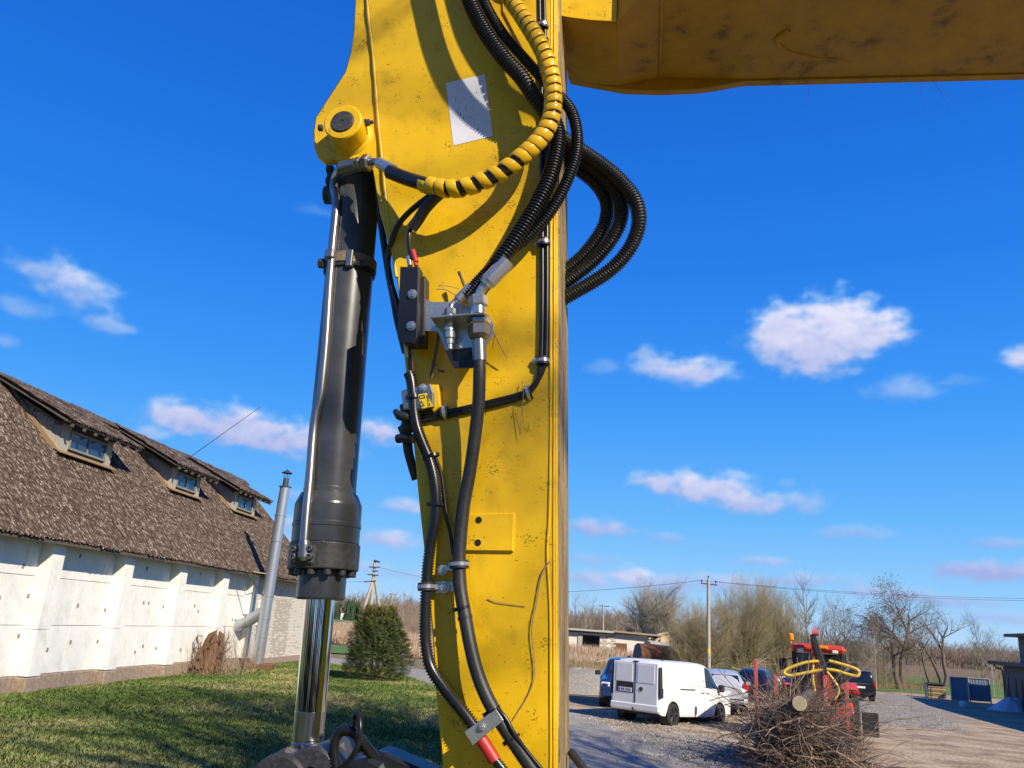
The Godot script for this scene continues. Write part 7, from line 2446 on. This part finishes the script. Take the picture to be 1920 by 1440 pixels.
func make_shed() -> void:
	var a := far_at(1020, 1222, 96)
	var e := far_at(1300, 1240, 98.5)
	a.y = 0.0
	e.y = 0.0
	var u := (e - a).normalized()
	var L := a.distance_to(e)
	var n := u.cross(Vector3.UP)
	if n.z < 0: n = -n
	var s := thing("ruined_shed", "long ruined brick shed with rusty doors and a partly fallen roof", "shed", a)
	var X := func(px: float) -> float: return (on_plane(px, 1225, a, n) - a).dot(u)
	var Y := func(px: float, py: float) -> float: return on_plane(px, py, a, n).y
	var at := func(x: float, y: float, z: float) -> Vector3: return u * x + Vector3(0, y, 0) + n * z
	var fr := Basis(u, Vector3.UP, n)
	var h1: float = Y.call(1110, 1187)
	var h2: float = Y.call(1180, 1190)
	var x1: float = X.call(1143)
	var x2: float = X.call(1242)
	var o0: float = X.call(1091)
	var o1: float = X.call(1124)
	var d0: float = X.call(1149)
	var d1: float = X.call(1175)
	var f0: float = X.call(1189)
	var f1: float = X.call(1213)
	var dh: float = Y.call(1160, 1206)
	var wallb := Bag.new()
	for q in [[0.0, o0, 0.0, h1], [o0, o1, Y.call(1105, 1191), h1], [o1, d0, 0.0, h1], [d0, d1, dh, h2], [d1, f0, 0.0, h2], [f0, f1, dh - 0.1, h2], [f1, x2, 0.0, h2 - 0.4]]:
		wallb.box(Transform3D(fr, at.call((q[0] + q[1]) * 0.5, (q[2] + q[3]) * 0.5, -0.15)), Vector3(q[1] - q[0] - 0.004, q[3] - q[2], 0.3))
	wallb.box(Transform3D(fr, at.call(x2 * 0.5, h2 * 0.45, -7.0)), Vector3(x2, h2 * 0.9, 0.3))
	wallb.box(Transform3D(fr, at.call(0.15, h1 * 0.45, -3.5)), Vector3(0.3, h1 * 0.9, 6.8))
	wallb.box(Transform3D(fr, at.call(x1, h1 * 0.45, -3.5)), Vector3(0.3, h1 * 0.9, 6.8))
	wallb.box(Transform3D(fr, at.call(x2 - 0.2, h2 * 0.35, -3.5)), Vector3(0.3, h2 * 0.7, 6.8))
	var w := part("wall", wallb, M.brick_white, s)
	var bl := box_mesh(Vector3(0.46, 0.27, 0.05), M.brick_stained, 0.01)
	var g := RandomNumberGenerator.new()
	g.seed = 12
	for q in 9:
		for c in 3:
			if g.randf() < 0.75: piece("brick", bl, Transform3D(fr, at.call(o1 + 0.3 + c * 0.5 + (0.25 if q % 2 else 0.0), 0.2 + q * 0.29, 0.01 + g.randf() * 0.02)), w)
	for q in [[d0, d1, dh], [f0, f1, dh - 0.1]]:
		var b := Bag.new()
		b.box(Transform3D(fr, at.call((q[0] + q[1]) * 0.5, q[2] * 0.5, -0.1)), Vector3(q[1] - q[0] - 0.05, q[2], 0.06))
		for k in 3: b.box(Transform3D(fr, at.call((q[0] + q[1]) * 0.5, q[2] * (0.15 + k * 0.35), -0.05)), Vector3(q[1] - q[0] - 0.1, 0.08, 0.04))
		part("rusty_door", b, M.rust, s)
	var jb := Bag.new()
	jb.box(Transform3D(fr, at.call(o0 - 0.25, h1 * 0.46, 0.06)), Vector3(0.5, h1 * 0.92, 0.14))
	part("door_jamb", jb, M.concrete, s)
	var rb := Bag.new()
	rb.box(Transform3D(fr * Basis.from_euler(Vector3(-0.03, 0, -0.012)), at.call(x1 * 0.5, h1 + 0.16, -3.0)), Vector3(x1 + 0.6, 0.22, 7.6), 0.03)
	part("roof_slab", rb, M.concrete, s)
	rb = Bag.new()
	rb.box(Transform3D(fr * Basis.from_euler(Vector3(-0.03, 0, -0.03)), at.call((x1 + x2) * 0.5, h2 + 0.05, -3.0)), Vector3(x2 - x1 - 0.3, 0.2, 7.6), 0.03)
	part("roof_slab", rb, M.plinth, s)
	rb = Bag.new()
	rb.box(Transform3D(fr * Basis.from_euler(Vector3(0.3, 0, -0.42)), at.call(X.call(1222), h2 + 0.35, -1.2)), Vector3(2.0, 0.12, 2.6))
	part("tilted_roof_sheet", rb, M.void_dark, s)
	# fallen right end: slab, props and a dark hollow
	rb = Bag.new()
	rb.box(Transform3D(fr * Basis.from_euler(Vector3(0.1, 0, -0.06)), at.call(X.call(1250), Y.call(1250, 1207), 0.6)), Vector3(4.6, 0.22, 3.4), 0.05)
	part("fallen_slab", rb, M.concrete, s)
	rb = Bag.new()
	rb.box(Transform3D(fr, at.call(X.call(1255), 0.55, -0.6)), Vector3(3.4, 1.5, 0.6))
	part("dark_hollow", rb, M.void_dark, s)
	rb = Bag.new()
	rb.box(Transform3D(fr * Basis.from_euler(Vector3(0, 0.2, 0)), at.call(X.call(1243), Y.call(1243, 1198), 0.2)), Vector3(1.1, 0.75, 1.0), 0.04)
	part("broken_crate", rb, M.timber, s)
	for q in [[1212, 1214, 1234, 1196, 1.4], [1222, 1206, 1240, 1188, 0.8], [1230, 1190, 1252, 1186, 0.6], [1262, 1205, 1250, 1186, 0.4]]:
		rb = Bag.new()
		rb.bar(at.call(X.call(q[0]), Y.call(q[0], q[1]), q[4]), at.call(X.call(q[2]), Y.call(q[2], q[3]), q[4] - 0.6), 0.14, 0.16)
		part("fallen_beam", rb, M.pole_wood, s)
	# brown collapsed roof of the building behind
	var br := thing("collapsed_roof", "brown collapsed roof slope rising right behind the ruined shed", "ruin", on_ground(1290, 1236))
	var b := Bag.new()
	var p0 := br.position
	var pn := Vector3(0, 0, 1)
	var rf := []
	for q in [[1252, 1206], [1268, 1188], [1290, 1168], [1306, 1156], [1312, 1158], [1316, 1206]]: rf.append(on_plane(q[0], q[1], p0, pn) - p0)
	b.prism(rf, Vector3(0, -0.6, -5.0))
	part("roof", b, M.dark_plank, br)
	b = Bag.new()
	b.box(T(Vector3(1.5, 0.5, -3.0)), Vector3(3.0, 1.0, 3.0))
	part("wall", b, M.brick_stained, br)
	# rusty tank lying in front
	var tp := on_ground(1194, 1247)
	var tk := thing("rusty_tank", "rusty cylindrical tank lying in dry grass before the ruined shed", "tank", tp)
	b = Bag.new()
	var ta := Vector3(0.0, 0.85, 0)
	var td := (on_ground(1250, 1250) - tp + Vector3(0, -0.15, 0))
	b.lathe(ta, td, [[0.02, 0.93], [0.05, 0.95], [2.9, 0.95], [2.95, 0.9], [3.05, 0]], 32)
	part("shell", b, M.rust, tk)
	b = Bag.new()
	b.lathe(ta, td, [[-0.1, 0], [-0.06, 0.6], [0.02, 0.93]], 32)
	part("end_cap", b, M.tank_end, tk)
	var gp := thing("gravel_heap", "low heap of dark gravel at the road edge left of the blue car", "heap", on_ground(1092, 1292))
	b = Bag.new()
	var rows := []
	for q in 9:
		var row := []
		for k in 28:
			var an := TAU * k / 28.0
			var f := q / 8.0
			var rad := lerpf(2.6, 0.05, f) * (1.0 + 0.13 * sin(an * 3.0 + 1.0) + g.randf_range(-0.05, 0.05))
			row.append(Vector3(cos(-an) * rad * 1.3, -0.05 + 0.95 * sin(f * PI * 0.5) * (1.0 + g.randf_range(-0.06, 0.06)), sin(-an) * rad))
		rows.append(row)
	b.grid(rows, true)
	part("gravel", b, M.gravel, gp)
	var gt := thing("gate_frame", "thin rusty post frame standing in dry grass before the rusty shed door", "frame", on_ground(1128, 1256))
	var q0 := on_plane(1119, 1241, gt.position, pn) - gt.position
	var q1 := on_plane(1134, 1238, gt.position, pn) - gt.position
	var q2 := on_plane(1151, 1240, gt.position, pn) - gt.position
	ground_bars(gt, "post", [[Vector3(q0.x, 0, 0), q0, 0.07, 0.07], [Vector3(q1.x, 0, 0), q1, 0.09, 0.09]], M.flashing)
	ground_bars(gt, "rail", [[q0, q1, 0.06, 0.06], [q1, q2, 0.07, 0.07]], M.timber)

func wire(label: String, a: Vector3, c: Vector3, sag: float, r := 0.012) -> void:
	var root := thing("power_line", label, "wire", a)
	var pts := PackedVector3Array()
	for k in 33:
		var t := k / 32.0
		pts.append(a.lerp(c, t) - Vector3(0, sag * 4.0 * t * (1.0 - t), 0))
	var b := Bag.new()
	b.tube(pts, func(_s): return r, 4, false)
	part("strand", b, M.wire, root, root)

func make_poles() -> void:
	# single pole right of the van
	var p := on_land(1329, 1283)
	var top := on_plane(1328, 1086, p, Vector3(p.x, 0, p.z).normalized())
	var h := top.y - p.y
	var t := thing("utility_pole", "pale wooden utility pole with a short crossarm, standing before the willow thicket", "pole", p)
	var b := Bag.new()
	b.rod(Vector3.ZERO, top - p, 0.155, 0.10, 12)
	part("post", b, M.pole_wood, t)
	b = Bag.new()
	b.bar(Vector3(-0.52, h - 0.3, 0), Vector3(0.62, h - 0.36, 0), 0.09, 0.08)
	part("crossarm", b, M.dark_steel, t)
	for x in [-0.45, 0.0, 0.52]:
		b = Bag.new()
		b.lathe(Vector3(x, h - 0.32 + (0.3 if x == 0.0 else 0.0), 0), Vector3.UP, [[0, 0.015], [0.12, 0.015], [0.12, 0.05], [0.2, 0.055], [0.25, 0.03], [0.26, 0]], 10)
		part("insulator", b, M.trim_black, t)
	b = Bag.new()
	b.lathe(Vector3(0, h * 0.29, 0), Vector3.UP, [[0, 0.135], [0, 0.142], [0.28, 0.14], [0.28, 0.133]], 12)
	part("yellow_mark", b, M.hose_yellow, t)
	var ca := p + Vector3(-0.45, h - 0.1, 0)
	var cb := p + Vector3(0.52, h - 0.12, 0)
	var dl := Vector2(ca.x, ca.z).length()
	wire("power line running left from the utility pole behind the excavator arm", far_at(820, 1112, dl * 1.05), ca, 0.35)
	wire("upper power line running right from the utility pole past the bare trees", cb, far_at(2200, 1122, dl * 1.0), 0.4, 0.008)
	wire("lower power line running right from the utility pole past the bare trees", ca, far_at(2200, 1127, dl * 0.97), 0.45, 0.008)
	# three-legged pylon beyond the spruce
	p = on_ground(682, 1216)
	t = thing("power_pylon", "three-legged wooden power pylon rising behind the young spruce", "pylon", p)
	var pn := Vector3(p.x, 0, p.z).normalized()
	var at := func(px: float, py: float, back := 0.0) -> Vector3: return on_plane(px, py, p + pn * back, pn) - p
	for q in [[656, 1226, 701, 1082, 0.0], [690, 1196, 703, 1050, 1.2], [719, 1190, 702, 1082, 2.4]]:
		b = Bag.new()
		var foot: Vector3 = at.call(q[0], q[1], q[4])
		var tip: Vector3 = at.call(q[2], q[3], 1.2)
		b.rod(foot + (foot - tip) * 0.06, tip, 0.17, 0.11, 10)
		part("leg", b, M.pole_wood, t)
	for q in [[701, 1051, 712, 1054, 0.16], [692, 1063, 712, 1064, 0.1], [699, 1070, 709, 1071, 0.09], [689, 1077, 710, 1079, 0.1], [682, 1091, 705, 1089, 0.09]]:
		b = Bag.new()
		b.bar(at.call(q[0], q[1], 1.1), at.call(q[2], q[3], 1.0), 0.1, q[4])
		part("crossarm", b, M.dark_steel, t)
	wire("power line leaving the three-legged pylon to the right", p + at.call(711, 1064, 1.0), far_at(1000, 1100, 150), 0.8)
	wire("power line leaving the three-legged pylon to the left", p + at.call(684, 1090, 1.0), far_at(420, 1062, 130), 0.8)
	for q in [["thin distant pole with one crossarm, right of the three-legged pylon", 733, 1152, 736, 1111, 220.0], ["thin distant pole with a crossarm rising behind the ruined shed", 1131, 1200, 1131, 1132, 150.0]]:
		var base := far_at(q[1], q[2], q[5])
		var tp := far_at(q[3], q[4], q[5])
		t = thing("distant_pole", q[0], "pole", Vector3(base.x, 0, base.z))
		b = Bag.new()
		b.rod(Vector3.ZERO, tp - t.position, 0.2, 0.13, 8)
		part("post", b, M.pole_wood, t)
		b = Bag.new()
		var hh := tp.y - 0.4
		b.bar(Vector3(-0.9, hh, 0), Vector3(0.9, hh, 0), 0.14, 0.14)
		part("crossarm", b, M.dark_steel, t)

func make_house() -> void:
	var c := far_at(1887, 1313, 69.5)
	c.y = gh(c.x, c.z)
	var y0 := c.y - 0.1
	var t := thing("modern_house", "dark grey modern house with two flat roofs at the right edge", "house", Vector3(c.x, y0, c.z))
	var u := Vector3(-0.32, 0, 0.95).normalized()      # along the visible wall, towards the viewer
	var n := Vector3(-0.95, 0, -0.32).normalized()     # out of it
	var fr := Basis(u, Vector3.UP, u.cross(Vector3.UP))
	var k := mpp(c)
	var ye: float = EYE.y - (1243.0 - 1228.5) * k - y0      # eaves of the lower roof
	var yu: float = EYE.y + (1229.0 - 1190.0) * k - y0     # top of the upper roof
	var b := Bag.new()
	b.box(Transform3D(fr, u * 15.0 - n * 4.0 + Vector3(0, ye * 0.5 - 0.1, 0)), Vector3(30.0, ye - 0.1, 8.0))
	part("wall", b, M.modern_wall, t)
	b = Bag.new()
	b.box(Transform3D(fr, u * 14.8 - n * 3.8 + Vector3(0, ye + 0.02, 0)), Vector3(31.0, 0.24, 9.2), 0.02)
	part("lower_roof", b, M.modern_trim, t)
	b = Bag.new()
	b.box(Transform3D(fr, u * 15.4 - n * 5.0 + Vector3(0, (ye + yu) * 0.5, 0)), Vector3(30.0, yu - ye - 0.15, 8.0))
	part("upper_wall", b, M.modern_wall, t)
	b = Bag.new()
	b.box(Transform3D(fr, u * 15.2 - n * 4.9 + Vector3(0, yu - 0.06, 0)), Vector3(31.2, 0.2, 9.2), 0.02)
	part("upper_roof", b, M.modern_trim, t)
	for q in [[0.9, 0.75, 1.1], [3.0, 0.6, 1.0], [4.6, 0.6, 1.0], [7.0, 1.2, 1.2]]:
		b = Bag.new()
		b.box(Transform3D(fr, u * q[0] + n * 0.0 + Vector3(0, 1.15, 0)), Vector3(q[1], 1.9, 0.06))
		var w := part("window", b, M.modern_trim, t)
		b = Bag.new()
		b.box(Transform3D(fr, u * q[0] + n * 0.02 + Vector3(0, 1.15, 0)), Vector3(q[1] - 0.12, 1.78, 0.05))
		part("pane", b, M.black_paint, w)
	b = Bag.new()
	b.tube(curve([n * 0.5 + u * -0.4 + Vector3(0, ye - 0.1, 0), n * 0.3 + u * -0.3 + Vector3(0, ye - 0.35, 0), n * 0.06 + u * -0.05 + Vector3(0, ye - 0.6, 0), n * 0.06 + u * -0.05 + Vector3(0, 0.1, 0)], 0.08), func(_s): return 0.05, 8)
	part("downpipe", b, M.modern_trim, t)

func make_yard_things() -> void:
	# two sheet panels on frames
	for q in [[1787.0, 1815.0, 1266.0, 1312.0, "left blue grey sheet panel standing on its frame, half lit by the sun"], [1821.0, 1857.0, 1268.0, 1313.0, "right, wider blue grey sheet panel standing in shade on its frame"]]:
		var c := on_land((q[0] + q[1]) * 0.5, q[3] + 6.0)
		var k := mpp(c)
		var w: float = (q[1] - q[0]) * k
		var h: float = (q[3] - q[2]) * k
		var t := thing("sheet_panel", q[4], "panel", c, -0.3, "sheet panels at the back of the yard")
		var b := Bag.new()
		b.box(T(Vector3(0, h * 0.54, -0.25)), Vector3(w * 0.94, h * 0.88, 0.5))
		part("sheet", b, M.sheet_blue, t)
		for e in [[Vector3(-w * 0.49, h * 0.5, 0.02), Vector3(0.07, h, 0.1)], [Vector3(w * 0.49, h * 0.5, 0.02), Vector3(0.07, h, 0.1)], [Vector3(0, h * 0.98, 0.02), Vector3(w * 0.92, 0.06, 0.1)], [Vector3(0, h * 0.1, 0.02), Vector3(w * 0.92, 0.06, 0.1)]]:
			block(t, "frame", e[0], e[1], M.sheet_frame, 0.01)
		for r in 7: block(t, "rib", Vector3(w * (-0.39 + r * 0.13), h * 0.54, 0.012), Vector3(0.05, h * 0.8, 0.03), M.sheet_blue, 0.008)
	# stack of boards under a dark cover
	var c := on_land(1756, 1310)
	var t := thing("board_stack", "stack of brown boards under a dark cover, left of the sheet panels", "stack", c, -0.35)
	for k in 6:
		block(t, "board", Vector3(0.02 * (k % 2), 0.12 + k * 0.145, 0.0), Vector3(1.18, 0.10, 1.0), M.timber if k % 2 == 0 else M.flashing, 0.01)
		block(t, "spacer", Vector3(-0.35, 0.045 + k * 0.145, 0.1), Vector3(0.08, 0.05, 0.9), M.dark_plank, 0.004)
	block(t, "cover", Vector3(-0.05, 1.0, -0.06), Vector3(1.3, 0.18, 1.2), M.modern_trim, 0.04, Vector3(-0.12, 0, 0))
	block(t, "cover_side", Vector3(-0.68, 0.55, -0.06), Vector3(0.05, 0.95, 1.15), M.sheet_blue, 0.01)
	# sack and tarpaulin
	c = on_land(1807, 1326)
	t = thing("white_sack", "small white sack standing in the shade before the sheet panels", "sack", c)
	var b := Bag.new()
	var rows := []
	var g := RandomNumberGenerator.new()
	g.seed = 66
	for q in 8:
		var row := []
		var f := q / 7.0
		for k in 18:
			var a := TAU * k / 18.0
			var rad := 0.20 * (1.0 + 0.12 * sin(PI * f) - 0.35 * smoothstep(0.75, 1.0, f)) * (1.0 + g.randf_range(-0.06, 0.06)) * (0.03 if q == 7 else 1.0)
			row.append(Vector3(cos(-a) * rad * 1.1, f * 0.42 + g.randf_range(-0.01, 0.01), sin(-a) * rad * 0.9))
		rows.append(row)
	b.grid(rows, true)
	part("bag", b, M.tarp, t)
	c = on_land(1904, 1334)
	t = thing("tarpaulin_heap", "crumpled pale tarpaulin thrown over a heap beside the modern house", "tarpaulin", c)
	b = Bag.new()
	rows = []
	for q in 14:
		var row := []
		var f := q / 13.0
		for k in 44:
			var a := TAU * k / 44.0
			var rad := lerpf(1.5, 0.02, pow(f, 0.8)) * (1.0 + 0.16 * sin(a * 2.0 + 0.6) + 0.07 * sin(a * 7.0 + f * 6.0) + 0.05 * sin(a * 13.0))
			row.append(Vector3(cos(-a) * rad * 1.05, (0.78 * sin(minf(f * 1.25, 1.0) * PI * 0.5) + 0.1 * sin(a * 2.0 + 1.0) * f * (1.0 - f) * 4.0) * (1.0 + 0.12 * sin(a * 5.0 + f * 3.0) * (1.0 - f)) + 0.03 * sin(a * 9.0 + f * 8.0) * (1.0 - f), sin(-a) * rad * 0.8))
		rows.append(row)
	b.grid(rows, true)
	part("sheet", b, M.tarp, t)
	# white blocks stacked on pallets behind the cars
	var bm := box_mesh(Vector3(0.57, 0.19, 0.26), M.block_white, 0.012)
	for q in [[1402.0, 1290.0, 6, "left stack of white building blocks behind the silver hatchback"], [1456.0, 1291.0, 5, "right stack of white building blocks, behind the brush pile"]]:
		c = on_land(q[0], q[1])
		t = thing("block_stack", q[3], "blocks", c, 0.12, "stacks of white blocks")
		block(t, "pallet", Vector3(0, 0.06, 0), Vector3(q[2] * 0.32, 0.12, 0.9), M.old_plank, 0.01)
		var wd := int(q[2] * 0.55)
		for y in 4:
			for x in wd:
				for z in 2:
					piece("block", bm, T(Vector3((x - (wd - 1) * 0.5) * 0.585, 0.22 + y * 0.197, 0.14 - z * 0.28) + Vector3(g.randf_range(-0.01, 0.01), 0, g.randf_range(-0.02, 0.02))), t)
		block(t, "cover_sheet", Vector3(0, 0.93, 0), Vector3(wd * 0.6, 0.03, 0.62), M.trim_black, 0.01, Vector3(0, 0, 0.03))
	c = on_land(1355, 1283)
	t = thing("cardboard_box", "pale box standing on the ground right of the utility pole", "box", c, 0.3)
	block(t, "carton", Vector3(0, 0.45, 0), Vector3(0.55, 0.9, 0.5), M.timber, 0.015)
	block(t, "lid", Vector3(0, 0.92, 0), Vector3(0.6, 0.05, 0.55), M.old_plank, 0.01)
	c = on_land(1398, 1286)
	t = thing("yellow_plank", "pale yellow plank propped above the left stack of blocks", "plank", c)
	b = Bag.new()
	b.bar(Vector3(-0.9, 1.25, -0.4), Vector3(0.45, 0.98, 0.1), 0.12, 0.05, Vector3.UP, 0.006)
	part("board", b, M.timber, t)
	# far farmhouse on the hill
	c = far_at(652, 1153, 420)
	t = thing("far_house", "tiny pale farmhouse far off beside the dark spruce stand", "house", Vector3(c.x, 0, c.z), 0.4)
	block(t, "wall", Vector3(0, 1.6, 0), Vector3(8.0, 3.2, 6.0), M.block_white, 0.02)
	b = Bag.new()
	b.prism([Vector3(-4.3, 3.2, 3.3), Vector3(-4.3, 3.2, -3.3), Vector3(-4.3, 5.6, 0)], Vector3(8.6, 0, 0))
	part("roof", b, M.roofing_red, t)

# ------------------------------------------------------------------ the scene
func _ready() -> void:
	cam = Camera3D.new()
	cam.name = "camera"
	add_child(cam)
	cam.position = EYE
	cam.basis = Basis(Vector3.RIGHT, deg_to_rad(16.2)) * Basis(Vector3(0, 0, 1), deg_to_rad(3.6))
	cam.fov = rad_to_deg(2.0 * atan(720.0 / FOCAL))
	cam.near = 0.05
	cam.far = 9000.0
	cam.current = true
	var env := Environment.new()
	env.background_mode = Environment.BG_SKY
	env.tonemap_mode = Environment.TONE_MAPPER_LINEAR
	env.tonemap_exposure = 1.3
	env.background_energy_multiplier = 0.78
	env.sdfgi_enabled = true
	env.ssao_enabled = true
	env.ssil_enabled = true
	var sm := PanoramaSkyMaterial.new()
	sm.panorama = ImageTexture.create_from_image(make_sky())
	var sky := Sky.new()
	sky.sky_material = sm
	env.sky = sky
	var we := WorldEnvironment.new()
	we.name = "world_environment"
	we.environment = env
	add_child(we)
	var sun := DirectionalLight3D.new()
	sun.name = "sun"
	sun.light_energy = 1.6
	sun.light_color = Color(1.0, 0.95, 0.86)
	sun.light_angular_distance = 0.5
	sun.shadow_enabled = true
	add_child(sun)
	var az := deg_to_rad(38.0)
	var el := deg_to_rad(34.5)
	var to_sun := Vector3(sin(az) * cos(el), sin(el), cos(az) * cos(el))
	sun.look_at_from_position(to_sun * 50.0, Vector3.ZERO)
	make_materials()
	make_ground()
	make_barn()
	make_excavator()
	make_shed()
	make_poles()
	make_house()
	make_cars()
	make_tractor()
	make_yard_things()
	make_brush()
	make_trees()
	scatter_ground()
